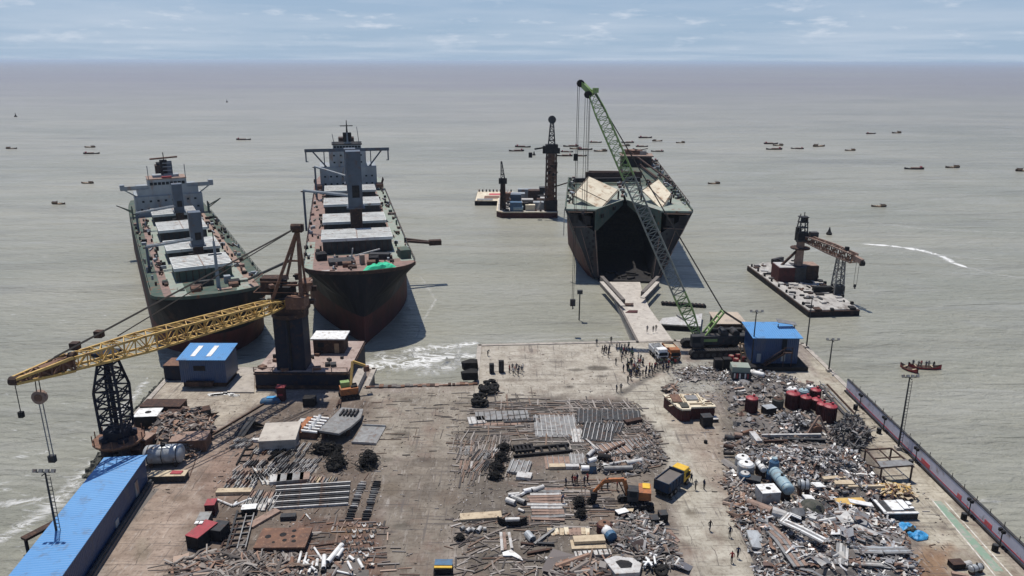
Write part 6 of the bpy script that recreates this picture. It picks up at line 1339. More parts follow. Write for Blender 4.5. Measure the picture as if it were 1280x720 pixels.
offcuts(293, 592, 318, 615, 4, 4, 1.2, .5, .45, ['steel', 'rust_pale', 'steel_pale'], -.1, 'stubby grey offcut in the square left-edge block of the left yard', 'offcuts at the left edge of the yard', seed=4)
offcuts(318, 588, 338, 608, 4, 3, 1.6, .5, .5, ['steel_dark', 'steel', 'steel_pale'], .5, 'dark offcut jumbled left of the long bars', 'offcuts jumbled left of the long bars', seed=5, jit=.25)
offcuts(344, 562, 362, 576, 3, 2, 2.2, .3, .4, ['steel_pale', 'steel', 'dark'], -.45, 'slanting pale offcut in the middle of the left yard', 'slanting offcuts in the left yard', seed=6)
offcuts(342, 576, 364, 596, 4, 3, 1.5, .4, .45, ['steel_pale', 'steel_dark', 'steel'], -.2, 'grey and white offcut in front of the slanting ones', 'mixed offcuts in the left yard', seed=7, jit=.2)
offcuts(371, 555, 382, 574, 3, 3, 1.5, .28, .35, ['steel_pale', 'steel'], -.15, 'thin pale offcut just left of the widest black cable heap', 'thin offcuts by the cable heap', seed=8)
offcuts(373, 575, 393, 596, 5, 3, 1.7, .28, .35, ['steel_pale', 'steel'], -.3, 'thin pale slanting offcut left of the middle black cable heap', 'thin slanting offcuts', seed=9)
offcuts(316, 617, 342, 640, 5, 3, 1.6, .6, .4, ['steel', 'steel_pale', 'rust_pale'], .02, 'broad grey offcut left of the dark row of long bars', 'broad offcuts left of the long bars', seed=10)
offcuts(445, 604, 467, 652, 2, 10, 1.1, .6, .35, ['steel', 'steel_pale', 'steel_dark'], 1.5, 'pale crossbar of the double ladder of bars right of the long bars', 'stacked crossbars right of the long bars', seed=11, jit=.05)
offcuts(436, 655, 464, 700, 5, 6, .5, .45, .3, ['steel', 'steel_pale', 'steel_dark', 'rust_pale'], .4, 'small steel cube block on the rusty ground', 'small steel blocks on rusty ground', seed=12, jit=.12, name='steel_block', cat='steel block')
# timbers left of the concrete block
m = MB(G(362, 603)); q = G(362, 604)
for i, (u, v, w) in enumerate(((345, 602, 1.5), (357, 601, 2.2), (370, 600, 2.4), (382, 599, 1.4))):
    p = G(u, v); o = plate(p, w, 2.2, .2, ['steel_pale', 'steel', 'steel', 'rust_pale'][i], .5, 0); o.name = 'bent_plate'; tag(o, ['leftmost', 'second from left', 'third from left', 'rightmost'][i] + ' pale crumpled plate in the row behind the long bars', 'steel plate', 'crumpled plates behind the long bars')
offcuts(389, 598, 420, 606, 7, 1, 1.5, .5, .4, ['rust_pale', 'steel', 'wood_pale'], -.1, 'beige offcut behind the right end of the long bars', 'beige offcuts behind the long bars', seed=13)
# frames like ladders on the ground
def ladder_frame(a, b, w, n, mt, label, z=.05, ch=.22, group=None):
    c = a.lerp(b, .5); d = (b - a).normalized(); s = V(-d.y, d.x, 0) * w / 2; t = thing('ladder_frame', label, 'steel frame', c, 0, group); up = V(0, 0, z + ch / 2)
    m = MB(c); m.use(mt).beam(a + s + up, b + s + up, ch); m.beam(a - s + up, b - s + up, ch); m.each({'': 'side_rail'}, t)
    m = MB(c); m.use(mt)
    for i in range(n): p = a.lerp(b, (i + .5) / n) + up; m.beam(p - s, p + s, ch * .8)
    m.each({'': 'rung'}, t); return t
ladder_frame(G(303, 583), G(315, 560), 1.6, 3, 'dark', 'dark oblong steel frame lying flat at the left of the left yard')
for u in (299,): pass
ladder_frame(G(296, 688), G(309, 640), 2.3, 7, 'steel_dark', 'wide dark ladder-like frame right of the red-topped skips', ch=.25)
ladder_frame(G(279, 697), G(294, 655), 1.0, 8, 'rust_dark', 'narrow rusty ladder-like frame between the skips and the wide dark frame', ch=.2)
ladder_frame(G(303, 690), G(314, 646), 1.0, 6, 'steel', 'narrow grey frame lying on the wide dark ladder-like frame', z=.35, ch=.14)
tag(beam_on(G(272, 618), G(316, 617), 1.1, .5, 'wood_pale', kind_='b'), 'wide beige beam behind the thin white bent tubes', 'beam')
for (a, b, c), lab in ((((272, 627), (292, 635), (297, 630)), 'thin white tube bent in a V in front of the wide beige beam'), (((292, 635), (314, 626), (315, 627)), 'thin white straight tube beside the bent one')):
    p = [G(*a), G(*b), G(*c)]; m = MB(p[0]); m.use('white').wire([q + V(0, 0, .2) for q in p], .14, 6); one(m, 'bent_tube', lab, 'tube')
crate(G(313, 642), 1.9, 1.2, .9, .15, 'dark', 'white', 'machine_box', 'dark box with a bright white lid beside the broad offcuts', 'box')
tag(plate(G(331, 650), 1.2, 4.6, -.6, 'rust_pale', .3), 'pinkish tilted plate below the box with the white lid', 'steel plate')
crate(G(255, 678), 1.9, 3.6, 1.8, -.35, 'dark', 'red_paint', 'scrap_skip', 'black skip with a red top and two white lids, nearest of the skips', 'skip')
for i, u in enumerate((249, 254.5)):
    p = G(u, 671) + V(0, 0, 1.95); m = MB(p); m.use('white').box(p, (.45, .6, .12)); one(m, 'lid', ['left', 'right'][i] + ' one of two small white lids on the nearest black skip', 'lid', 'white lids on the skip')
crate(G(276, 672), 1.7, 2.2, 1.6, -.2, 'dark', 'steel_dark', 'scrap_skip', 'all-black skip right of the red-topped one', 'skip')
crate(G(266, 642), 1.3, 1.6, 1.6, .1, 'maroon', 'red_paint', 'scrap_skip', 'small dark red skip behind the two black ones', 'skip')
crate(G(257, 655), 1.5, 2, 1.0, .1, 'steel_dark', 'steel', 'scrap_skip', 'low grey skip between the dark red one and the black ones', 'skip')
# rust plate with holes
t = thing('rusty_plate', 'large rusty plate with holes and dark shaded edge in the left yard', 'steel plate', G(356, 680), .02)
m = MB(); m.use('rust').box((0, 0, .75), (6.4, 4.2, .25)); m.build('plate', t)
m = MB(); m.use('rust_dark').box((0, -1.95, .35), (6.2, .2, .7)); m.box((0, 1.95, .35), (6.2, .2, .7)); m.box((-3, 0, .35), (.2, 3.7, .7)); m.box((3, 0, .35), (.2, 3.7, .7)); m.each({'': 'side_plate'}, t)
m = MB(); m.use('dark')
for x, y, r in ((-.2, .6, .45), (.3, -.6, .3), (1.2, .2, .28), (1.5, -.8, .3), (-2.0, .2, .4), (1, 1.4, .3), (-1, -1, .2)): m.tube((x, y, .88), (x, y, .9), r, n=9)
m.each({'': 'cut_hole'}, t)
tag(beam_on(G(352, 650), G(371, 649), .9, .6, 'steel_dark', kind_='b'), 'short dark beam with a pale lid below the row of long bars', 'beam')
ps = []
for (u0, v0, u1, v1) in ((377, 652, 383, 643), (382, 643, 389, 651), (395, 684, 424, 680), (398, 690, 428, 688)): ps.append(beam_on(G(u0, v0), G(u1, v1), .18, .16, random.choice(['steel_pale', 'rust', 'rust_dark']), kind_='b'))
grp(ps, 'thin loose bar on the rusty ground below the long bars', 'bar', 'loose bars on rusty ground')
# white tubes in the bottom pile
ps = []
for i, (u0, v0, u1, v1, r) in enumerate(((374, 711, 378, 695, .16), (380, 714, 385, 696, .14), (375, 722, 387, 703, .15), (394, 687, 404, 702, .14), (411, 709, 429, 687, .34), (406, 716, 407, 700, .28), (396, 720, 398, 702, .2), (423, 702, 430, 692, .22), (436, 706, 441, 716, .16), (449, 702, 455, 713, .2), (438, 699, 444, 704, .18), (387, 720, 393, 706, .18), (422, 716, 446, 721, .12), (381, 706, 396, 718, .15))):
    ps.append(pipe_on(G(u0, v0), G(u1, v1), r, 'white', z=random.random() * .4))
grp(ps, 'white tube in the jumbled white pile at the bottom edge', 'tube', 'white tubes piled at the bottom edge')
m = MB(G(392, 708)); c = G(393, 711); m.use('dark')
for u, v in ((374, 712), (412, 710), (397, 714), (405, 717)): p = G(u, v); m.tube(p + V(0, -.2, .3), p + V(0, .2, .3), .28, n=8)
same(m.each({'': 'rubber_puck'}, None), 'black round disc among the white tubes at the bottom edge', 'disc', 'black discs among the white tubes')
heap([(222, 702), (262, 696), (345, 694), (372, 700), (372, 740), (205, 740)], 'scrap_heap', ['scrap_brown', 'scrap_brown', 'scrap_rust'], 900, .7, 1.4, 33, 1.2, kinds=(.88, .02, .1, .0), flat=.1)
heap([(370, 700), (460, 692), (470, 740), (370, 740)], 'scrap_heap', ['scrap_silver', 'scrap_rust'], 60, .3, .6, 34, 1.)
# ================================================================ middle yard
def slabs(lst, what, cat, group, **k): return grp([plate(G(u, v), L, w, rz, mt, th, ribs, rm) for u, v, L, w, rz, mt, th, ribs, rm in lst], what, cat, group)
slabs([(628, 521, 9.2, 3.2, .09, 'steel', .3, 9, 'steel_dark'), (650, 527, 5.6, 1.2, .1, 'steel_dark', .3, 6, 'steel'), (596, 527, 2.8, 2.6, .2, 'steel_pale', .3, 3, 'steel'), (622, 531, 8.0, .9, .06, 'rust_pale', .12, 7, 'steel_dark')], 'grey ribbed panel in the cluster below the black tyres', 'steel panel', 'ribbed panels below the tyres')
tag(beam_on(G(634, 522), G(661, 519.5), .3, .3, 'steel_pale'), 'bright narrow beam on the ribbed panels below the tyres', 'beam')
slabs([(695, 533, 7.2, 7.8, .02, 'steel', .14, 9, 'steel_pale'), (738, 522, 4.6, 5.4, -.1, 'steel_dark', .2, 6, 'steel'), (748, 541, 5.2, 6.2, -.2, 'steel_dark', .16, 7, 'steel_pale'), (776, 520, 7, 4.2, -.1, 'steel_dark', .2, 8, 'steel'), (722, 545, 1.8, 4.6, .0, 'steel_pale', .16, 3, 'steel'), (768, 535, 3, 4, -.3, 'steel_dark', .18, 5, 'steel'),
       (765, 562, 6.2, 3.6, .35, 'rust_pale', .16, 7, 'steel_pale'), (800, 555, 4.2, 3.4, .25, 'steel', .2, 6, 'rust_pale'), (792, 577, 4.4, 3, .3, 'steel_dark', .16, 6, 'rust_pale'), (772, 578, 3.6, 2.6, -.3, 'rust_pale', .2, 4, 'steel')], 'ribbed deck panel in the field of panels left of the pale road', 'deck panel', 'ribbed deck panels left of the road')
slabs([(703, 579, 5.2, 3.6, .03, 'rust_pale', .15, 6, 'steel'), (650, 586, 3.2, 3.6, -.2, 'steel', .4, 4, 'steel_pale'), (656, 597, 2.2, 1.6, -.2, 'steel_pale', .5, 0, None), (722, 575, 2.4, 3.2, .0, 'steel', .2, 4, 'steel_pale')], 'pale panel beside the black rail frame', 'steel panel', 'pale panels by the black rail frame')
tag(beam_on(G(733, 550), G(752, 567), .35, .3, 'steel_pale'), 'pale beam lying diagonally across the deck panels', 'beam')
tag(beam_on(G(752, 570), G(782, 556), .4, .5, 'rust_dark'), 'dark beam edging the tilted beige deck panel', 'beam')
tag(beam_on(G(782, 530), G(802, 526), .9, .6, 'rust_dark', kind_='b'), 'thick dark rusty beam at the right edge of the deck panels', 'beam')
ladder_frame(G(641, 568), G(714, 561), 2.1, 7, 'dark', 'long black rail frame lying across the middle yard', ch=.4)
ladder_frame(G(643, 566), G(668, 563.5), 1.6, 5, 'dark', 'short black frame on the left end of the long black rail frame', z=.45, ch=.4)
for i, (u, v, w, d, h) in enumerate(((632, 563, 2.4, 1.8, .9), (628, 575, 2.4, 2.4, 1.0), (622, 588, 2.4, 2.2, 1.0), (620, 598, 2.2, 1.4, .9))): blackheap(u, v, w, d, h, 20 + i, ['farthest', 'second farthest', 'second nearest', 'nearest'][i] + ' black mound in the string below the black rail frame', group='black mounds in a string')
offcuts(577, 556, 590, 592, 4, 2, 2.6, .22, .2, ['steel', 'steel_pale', 'rust_pale'], 0., 'upright-laid pale bar at the left edge of the middle yard', 'bars at the left edge of the middle yard', seed=14, cat='bar', name='steel_bar')
offcuts(593, 562, 612, 592, 5, 2, 3.0, .24, .2, ['steel_dark', 'steel', 'rust_pale'], -.35, 'slanting dull bar in the middle yard', 'slanting bars in the middle yard', seed=15, cat='bar', name='steel_bar')
offcuts(612, 560, 624, 574, 4, 2, 1.3, .4, .3, ['steel_pale', 'rust_pale', 'steel_dark'], -.2, 'little pale offcut beside the string of black mounds', 'little offcuts by the black mounds', seed=16)
# tyres and black drums by the step
ts = []
m = MB(); m.use('rubber'); nseg = 14; pr = [(.32, -.14), (.5, -.2), (.62, -.15), (.66, 0), (.62, .15), (.5, .2), (.32, .14)]; vs = []; fs = []
for r, z in pr:
    for i in range(nseg): a = 2 * math.pi * i / nseg; vs.append((r * math.cos(a), r * math.sin(a), z + .2))
for k in range(len(pr)):
    for i in range(nseg): fs.append((k * nseg + i, k * nseg + (i + 1) % nseg, ((k + 1) % len(pr)) * nseg + (i + 1) % nseg, ((k + 1) % len(pr)) * nseg + i))
m.add(vs, fs); ty = m.build('tyre'); rs = random.Random(4)
def tyres(pos, lab, group, cluster=None):
    out = []
    for k, (u, v, dz) in enumerate(pos):
        global ty_used
        o = ty if not ty_used else ty.copy()
        if ty_used: COL.objects.link(o)
        ty_used = True; p = G(u, v); s = rs.uniform(.8, 1.35); o.location = (p.x, p.y, PZ + dz); o.rotation_euler = (rs.gauss(0, .25), rs.gauss(0, .25), 0); o.scale = (s, s, s); out.append(o)
    return same(out, lab, 'tyre', group)
ty_used = False
tyres([(600 + rs.uniform(-7, 7), 503 + rs.uniform(-6, 6), rs.choice([0, .35, .7])) for _ in range(22)], 'black tyre in the heap at the corner where the quay steps back', 'tyres heaped at the quay step')
tyres([(613 + rs.uniform(-7, 7), 487 + rs.uniform(-6, 6), rs.choice([0, .35, .7])) for _ in range(22)], 'black tyre in the heap on the open concrete right of the quay corner', 'tyres heaped on the open concrete')
tyres([(604 + rs.uniform(-3, 3), 488 + rs.uniform(-5, 5), rs.choice([0, .35])) for _ in range(6)], 'black tyre between the two tyre heaps at the quay step', 'tyres between the heaps')
for i, (u, v) in enumerate(((590, 468), (590, 481))):
    c = G(u, v, 1.8 if i == 0 else 2.2); m = MB(c); m.use('rubber').slab([c + V(-1.9, 0, 1.2), c + V(0, .9, 1.5), c + V(1.3, .4, 1.6), c + V(1.3, -1, 1.4), c + V(-1.5, -.8, 1.2)], 1.6); one(m, 'rubber_fender', ['farther', 'nearer'][i] + ' black rubber fender hanging at the quay corner', 'fender', 'fenders at the quay corner', fix=True)
# black posts on open concrete
for i, (u, v, h, w) in enumerate(((615, 466, 1.9, .9), (627, 465, 2.4, 1.0))):
    t = thing('gas_bottle_rack', ['shorter', 'taller'][i] + ' of two black upright racks standing on the open concrete', 'rack', G(u, v), .1, 'black racks on the open concrete'); m = MB(); m.use('dark').box((0, 0, h / 2), (w, .9, h)); m.build('frame', t); m = MB(); m.use('steel_dark')
    for k in range(3): m.tube((-.3 + .3 * k, -.5, .1), (-.3 + .3 * k, -.5, h + .15), .13, n=7)
    m.each({'': 'gas_bottle'}, t)
# lower middle: pipes, panels
grp([pipe_on(G(u0, v0), G(u1, v1), r, mt, z=z) for u0, v0, u1, v1, r, mt, z in ((634, 628, 645, 632, .42, 'steel_pale', 0), (643, 625, 657, 631, .38, 'steel', 0), (649, 638, 656, 641, .2, 'steel_pale', 0), (660, 671, 667, 679, .5, 'tank_silver', 0), (655, 617, 664, 615, .35, 'white', 0), (666, 616, 680, 611, .35, 'steel_pale', 0), (636, 621, 650, 620, .3, 'steel_pale', 0))], 'loose grey pipe in the lower middle yard', 'pipe', 'loose pipes in the lower middle yard')
m = MB(G(642, 618)); 
q = [G(u, v) + V(0, 0, .25) for u, v in ((637, 620), (643, 623), (651, 621), (656, 618), (664, 613), (670, 612), (678, 613))]; m.use('white').wire(q, .22, 6); one(m, 'bent_pipe', 'long white crooked pipe above the two stubby grey pipes', 'pipe')
o = plate(G(602, 647), 5.6, 1.5, .12, 'wood_pale', .35, 0); tag(o, 'beige rectangular slab alone on the brown ground', 'slab'); o.name = 'timber_slab'
slabs([(686, 628, 4.8, 6.6, 0, 'steel_dark', .05, 0, None)], 'grey planked mat', 'mat', 'mats'); o = bpy.data.objects[-1] if False else None
for o in COL.objects:
    if o.get('category') == 'mat': o.name = 'planked_mat'; o['label'] = 'grey planked mat behind the beige plank panel in the lower middle yard'; del o['group']
offcuts(662, 610, 708, 652, 1, 12, 4.9, .3, .12, ['steel', 'rust_pale', 'steel_pale', 'rust_pale'], 1.57, 'long plank across the grey mat in the lower middle yard', 'planks across the grey mat', seed=17, cat='plank', name='mat_plank', jit=.06)
for o in COL.objects:
    if o.name.startswith('mat_plank'): o.location.z += .07; o.scale = (1.5, o.scale[1], 1)
offcuts(684, 660, 740, 670, 10, 1, 1.5, .5, .16, ['wood_pale', 'hatch_cream', 'rust_pale'], 0, 'pale board in the cream row of the lower middle yard', 'cream boards in a row', seed=18, cat='board', name='timber_board')
for i, (u, v, L, w, z) in enumerate(((736, 683, 4.4, 1.9, 0), (737, 680, 4.0, 1.3, .5), (742, 694, 4.6, 1.0, 0))):
    o = plate(G(u, v), L, w, .05 + .03 * i, ['wood_pale', 'wood_pale', 'steel_pale'][i], .4, 0 if i != 2 else 7, 'wood_pale' if i < 2 else 'steel_dark', z=z); o.name = 'plate_stack'; tag(o, ['thick beige slab at the bottom of the little stack', 'narrow beige slab on top of the little stack', 'ribbed pale beam in front of the beige stack'][i], 'slab')
grp([beam_on(G(u0, v0), G(u1, v1), .35, .35, mt) for u0, v0, u1, v1, mt in ((629, 691, 627, 668, 'steel_pale'), (633, 690, 631, 668, 'rust_pale'), (641, 688, 637, 668, 'steel_pale'), (669, 682, 694, 663, 'steel'), (672, 681, 694, 682, 'steel_dark'), (660, 694, 691, 688, 'rust_dark'), (652, 681, 668, 683, 'rust_dark'), (683, 699, 697, 711, 'steel_pale'), (659, 671, 668, 667, 'dark'))], 'loose beam in the jumble of the lower middle yard', 'beam', 'loose beams of the lower middle yard')
m = MB(G(640, 697)); q = [G(u, v) + V(0, 0, .3) for u, v in ((630, 698), (640, 692), (655, 704))]; m.use('white').slab([q[0], G(629, 693) + V(0, 0, .2), q[1] + V(0, .3, 0), G(652, 699) + V(0, 0, .3), q[2], G(641, 697) + V(0, 0, .2)], .1); one(m, 'bent_sheet', 'white bent sheet pointing right, near the bottom of the middle yard', 'sheet', fix=True)
m = MB(G(640, 655)); c = G(641, 657); m.use('dark')
vs = []
for i in range(9): a = math.pi + math.pi * i / 8; vs.append(c + V(1.9 * math.cos(a), .9 * math.sin(a) + .7, .5))
for a, b in zip(vs, vs[1:]): m.beam(a, b, .15, 1)
m.use('steel_pale').beam(c + V(-.9, -.1, 1), c + V(1, 0, 1), .5, .3); one(m, 'half_ring', 'black curved half ring with a pale middle in the lower middle yard', 'ring')
same([pipe_on(G(577 + i * 7, 664 + (i % 2) * 3), G(581 + i * 7, 662 + (i % 3) * 2), .3, random.choice(['steel_pale', 'steel', 'dark']), name='pipe_stub') for i in range(5)], 'short pipe stub in the line below the beige slab', 'pipe', 'pipe stubs below the beige slab')
tag(blackheap(576, 675, 1.3, 1.2, .5, 40, 'x', name='cable_heap'), 'little black cable coil left of the pipe stubs', 'cable heap')
blackheap(725, 633, 1.9, 2.0, 1.4, 41, 'tall black heap with a grey top left of the orange excavator'); blackheap(727, 645, 1.5, 1.8, 1.0, 42, 'lower black heap in front of the tall grey-topped one'); blackheap(740, 629, 1.1, 1.4, .9, 43, 'small black heap right under the excavator arm')
vtank(G(756, 665), 1.0, 1.3, 'maroon', 'rust', 'round dark red winch drum beside the pale blue pipe', name='winch_drum', cat='drum')
t = thing('pressure_pipe', 'pale blue-white bottle-shaped pipe near the bottom of the middle yard', 'pipe', G(761, 672), R(-70)); m = MB(); m.use('white').lathe([(.25, -2.2), (.35, -1.5), (.7, -1.1), (.75, .4)], (0, 0, .75), 14, (1, 0, 0)); m.build('neck', t, smooth=True); m = MB(); m.use('blue_paint').lathe([(.74, .4), (.78, .5), (.72, 1.1)], (0, 0, .75), 14, (1, 0, 0)); m.build('end_cap', t)
crate(G(778, 645), 1.6, 1.0, .8, .4, 'dark', 'white', 'machine_box', 'black box with a white lid in front of the excavator', 'box'); crate(G(787, 642), 1.1, .9, .7, -.3, 'steel_dark', 'wood_pale', 'machine_box', 'small dark box with a pinkish lid, right of the white-lidded one', 'box')
for i, (u, v) in enumerate(((818, 657), (829, 651))): crate(G(u, v), 1.1, 1.2, 1.3, .1, 'dark', 'steel_dark', 'black_bin', ['left', 'right'][i] + ' of two black bins at the edge of the pale road', 'bin', 'black bins by the road')
heap([(768, 650), (800, 642), (820, 655), (845, 690), (850, 712), (800, 712), (770, 690)], 'scrap_heap', ['scrap_mixed', 'scrap_dark', 'scrap_brown'], 1500, 1.1, 1.0, 35, 1.5, kinds=(.78, .04, .16, .02), flat=.2)
heap([(690, 702), (760, 700), (758, 740), (685, 740)], 'scrap_heap', ['scrap_rust', 'scrap_rust', 'scrap_brown'], 260, .5, 1.2, 36, 1., kinds=(.7, .1, .15, .05), flat=.12)
t = thing('hull_section', 'white-edged boat-shaped hull piece with a dark opening at the bottom edge', 'hull section', G(780, 716)); c = G(780, 716)
m = MB(c); q = [G(u, v) + V(0, 0, .8) for u, v in ((756, 706), (770, 701), (792, 704), (803, 711), (800, 722), (770, 724))]; m.use('steel_pale').slab(q[::-1], .7); fixn(m.build('shell_plate', t)); m = MB(c); m.use('dark').slab([p.lerp(sum(q, V(0, 0, 0)) / 6, .55) + V(0, 0, .04) for p in q], .02); fixn(m.build('opening', t))
grp([pipe_on(G(u0, v0), G(u1, v1), .13, 'white', z=.9) for u0, v0, u1, v1 in ((808, 705, 816, 716), (812, 700, 822, 703), (806, 716, 812, 708), (818, 704, 820, 714), (804, 711, 816, 712))], 'thin white tube in the tangle at the bottom of the middle yard', 'tube', 'white tubes in the tangle')
tyres([(826 + rs.uniform(-5, 5), 715 + rs.uniform(-4, 3), .3) for _ in range(4)], 'black tyre by the road at the bottom edge', 'tyres at the bottom edge')
grp([beam_on(G(u0, v0), G(u1, v1), .3, .25, mt, kind_='b') for u0, v0, u1, v1, mt in ((815, 665, 833, 688, 'rust_dark'), (821, 662, 838, 684, 'rust'), (812, 668, 826, 690, 'rust_dark'), (824, 702, 846, 698, 'yellow_paint'), (828, 692, 843, 703, 'rust'))], 'loose bar along the pale road at the lower middle', 'bar', 'loose bars along the road')
# jumbled white/black bits above the excavator
grp([pipe_on(G(u0, v0), G(u1, v1), r, mt, z=.2) for u0, v0, u1, v1, r, mt in ((735, 574, 742, 567, .35, 'steel_pale'), (736, 581, 745, 578, .4, 'white'), (727, 590, 737, 590, .45, 'white'), (755, 590, 791, 589, .4, 'steel'), (762, 583, 785, 579, .22, 'steel_pale'), (783, 583, 802, 580, .4, 'steel_pale'), (748, 575, 764, 577, .5, 'dark'))], 'loose pipe in the jumble behind the excavator', 'pipe', 'loose pipes behind the excavator')
crate(G(741, 589), 1.0, 1.0, 1.1, .1, 'blue_paint', 'steel_dark', 'machine_box', 'small bluish machine box amid the pipes behind the excavator', 'box')
slabs([(697, 585, 2.4, 1.0, .03, 'wood_pale', .5, 0, None), (716, 585, 2.0, .8, 0, 'steel_pale', .5, 0, None)], 'short beige slab behind the workers around the excavator', 'slab', 'beige slabs behind the workers')
heap([(735, 565), (800, 572), (812, 588), (790, 597), (735, 590)], 'scrap_heap', ['scrap_brown', 'scrap_dark', 'scrap_mixed'], 330, .4, .6, 37, 1.)
heap([(800, 530), (822, 545), (832, 578), (800, 588), (790, 555)], 'scrap_heap', ['scrap_brown', 'scrap_brown', 'scrap_dark'], 300, .25, .6, 38, 1., flat=.1, kinds=(.8, .02, .1, .08))
# loose dirt, chips and offcuts on the ground
def debris(pix, n, seed, mats_=('ground_debris',), s0=.12, s1=.7):
    rs = random.Random(seed); P2 = [(p.x, p.y) for p in (G(u, v) for u, v in pix)]; x0, x1 = min(p[0] for p in P2), max(p[0] for p in P2); y0, y1 = min(p[1] for p in P2), max(p[1] for p in P2)
    X = np.array([rs.uniform(x0, x1) for _ in range(n)]); Y = np.array([rs.uniform(y0, y1) for _ in range(n)]); D = polydist(P2, X, Y); m = MB((sum(p[0] for p in P2) / len(P2), sum(p[1] for p in P2) / len(P2), PZ))
    for x, y, d in zip(X, Y, D):
        if d < 0: continue
        s = s0 + (s1 - s0) * rs.random() ** 2.5; m.use(rs.choice(mats_)); r = rs.random()
        if r < .35: m.box((float(x), float(y), PZ + .06), (s * rs.uniform(1, 5), s * .35, rs.uniform(.04, .14)), rz=rs.choice([0, 1.57]) + rs.gauss(0, .3))
        else: m.box((float(x), float(y), PZ + s * .15), (s, s * rs.uniform(.4, 1), s * .35), rz=rs.random() * 3)
    return kind(m.build('debris'), 'stuff')
debris([(290, 525), (460, 500), (480, 600), (485, 740), (200, 740), (262, 620)], 1900, 51, s1=.3)
debris([(560, 500), (800, 500), (835, 570), (850, 740), (560, 740)], 2000, 52, s1=.3)
debris([(450, 490), (600, 485), (600, 740), (470, 740)], 300, 53, s1=.25)
debris([(835, 455), (905, 450), (910, 500), (850, 520)], 900, 54, ('scrap_silver', 'ground_debris'), s1=.35)
debris([(860, 520), (910, 500), (960, 740), (900, 640)], 260, 55, s1=.3)
debris([(1040, 480), (1075, 500), (1190, 660), (1200, 740), (1120, 740), (1080, 560)], 400, 56, s1=.3)
debris([(600, 440), (840, 430), (780, 490), (600, 500)], 160, 57, s1=.25)
debris([(190, 500), (330, 495), (262, 560), (200, 720), (170, 640)], 200, 58, s1=.25)
def laths(pix, n, seed, L, rz, mats_=('scrap_brown',), w=.16, jit=.08, rows=1.0):
    """flat bars and laths left lying in rough rows"""
    rs = random.Random(seed); P2 = [(p.x, p.y) for p in (G(u, v) for u, v in pix)]; x0, x1 = min(p[0] for p in P2), max(p[0] for p in P2); y0, y1 = min(p[1] for p in P2), max(p[1] for p in P2)
    X = np.array([rs.uniform(x0, x1) for _ in range(n)]); Y = np.array([rs.uniform(y0, y1) for _ in range(n)]); D = polydist(P2, X, Y); m = MB((sum(p[0] for p in P2) / len(P2), sum(p[1] for p in P2) / len(P2), PZ))
    for x, y, d in zip(X, Y, D):
        if d < 0: continue
        m.use(rs.choice(mats_)); m.box((float(x), float(y), PZ + .05 + rs.random() * .08), (L * rs.uniform(.3, 1.2), w * rs.uniform(.5, 1.3), .08), rz=(rz if rs.random() < .85 else rz + 1.57) + rs.gauss(0, jit))
    return kind(m.build('loose_laths'), 'stuff')
laths([(600, 498), (790, 500), (830, 560), (700, 560), (600, 540)], 520, 81, 4.5, .06, w=.22)
laths([(570, 545), (640, 545), (640, 600), (570, 600)], 190, 82, 4.0, 1.45, w=.2)
laths([(680, 505), (800, 505), (835, 575), (790, 600), (720, 570)], 300, 83, 3.5, 1.9, w=.22)
laths([(660, 600), (760, 600), (760, 660), (660, 660)], 160, 84, 4, .02, ('scrap_brown', 'ground_debris'), w=.2)
laths([(570, 640), (690, 650), (690, 740), (570, 740)], 160, 85, 3, .3, ('scrap_brown', 'ground_debris'), w=.2, jit=.5)
laths([(465, 495), (600, 490), (600, 560), (465, 575)], 60, 86, 3.5, .05, w=.1)
laths([(285, 548), (400, 548), (470, 605), (465, 655), (300, 640)], 130, 87, 1.6, 1.3, ('scrap_brown', 'ground_debris'), w=.15)
laths([(370, 650), (480, 650), (520, 720), (370, 700)], 130, 88, 2.5, .05, ('scrap_rust', 'scrap_brown'), w=.2)
laths([(600, 485), (760, 495), (600, 500)], 30, 89, 4, .03, w=.12)
# ================================================================ RIGHT YARD
TH = ((928, 582, 1.7), (932, 593, 1.9), (931, 602, 1.4), (943, 605, 1.7), (959, 629, 2.1), (966, 600, 1.4), (972, 610, 1.3), (980, 621, 1.3), (984, 628, 1.), (1004, 620, 1.2), (951, 595, .9), (1119, 640, 2.9), (1062, 632, 2.3), (1133, 659, 1.7), (1147, 669, 1.7), (1140, 664, 1.4))
RH = ((939, 513, 1.7), (990, 508, 1.9), (1006, 511, 1.6), (1019, 497, 1.4), (1020, 510, 1.4), (1027, 517, 1.4), (1036, 525, 1.8), (1004, 497, 1.3), (1012, 491, 1.1), (972, 508, 1.5), (990, 493, 1.3), (961, 516, 1.5), (1020, 542, 2.0))
heap([(908, 580), (960, 560), (1000, 564), (1070, 564), (1100, 605), (1112, 640), (1140, 692), (1158, 745), (955, 745), (935, 690), (915, 640)], 'scrap_heap', ['scrap_silver', 'scrap_mixed', 'scrap_silver', 'scrap_rust'], 8500, 1.5, .55, 61, 2.6, holes=TH, kinds=(.5, .16, .2, .14))
heap([(985, 562), (1062, 560), (1085, 600), (1040, 608), (985, 603)], 'scrap_heap', ['scrap_silver', 'scrap_mixed'], 2600, 1.7, .38, 62, 2.0, kinds=(.3, .35, .2, .15), flat=.5, holes=TH)
heap([(960, 650), (1060, 645), (1118, 655), (1135, 700), (1150, 745), (960, 745)], 'scrap_heap', ['scrap_silver', 'scrap_mixed', 'scrap_mixed'], 1300, 1.9, 1.0, 63, 2.5, kinds=(.72, .1, .16, .02), flat=.16, holes=TH)
heap([(903, 478), (935, 474), (1000, 476), (1030, 482), (1050, 530), (1030, 548), (960, 545), (915, 540)], 'scrap_heap', ['scrap_mixed', 'scrap_brown', 'scrap_dark'], 650, .35, .55, 64, 2.0, holes=RH)
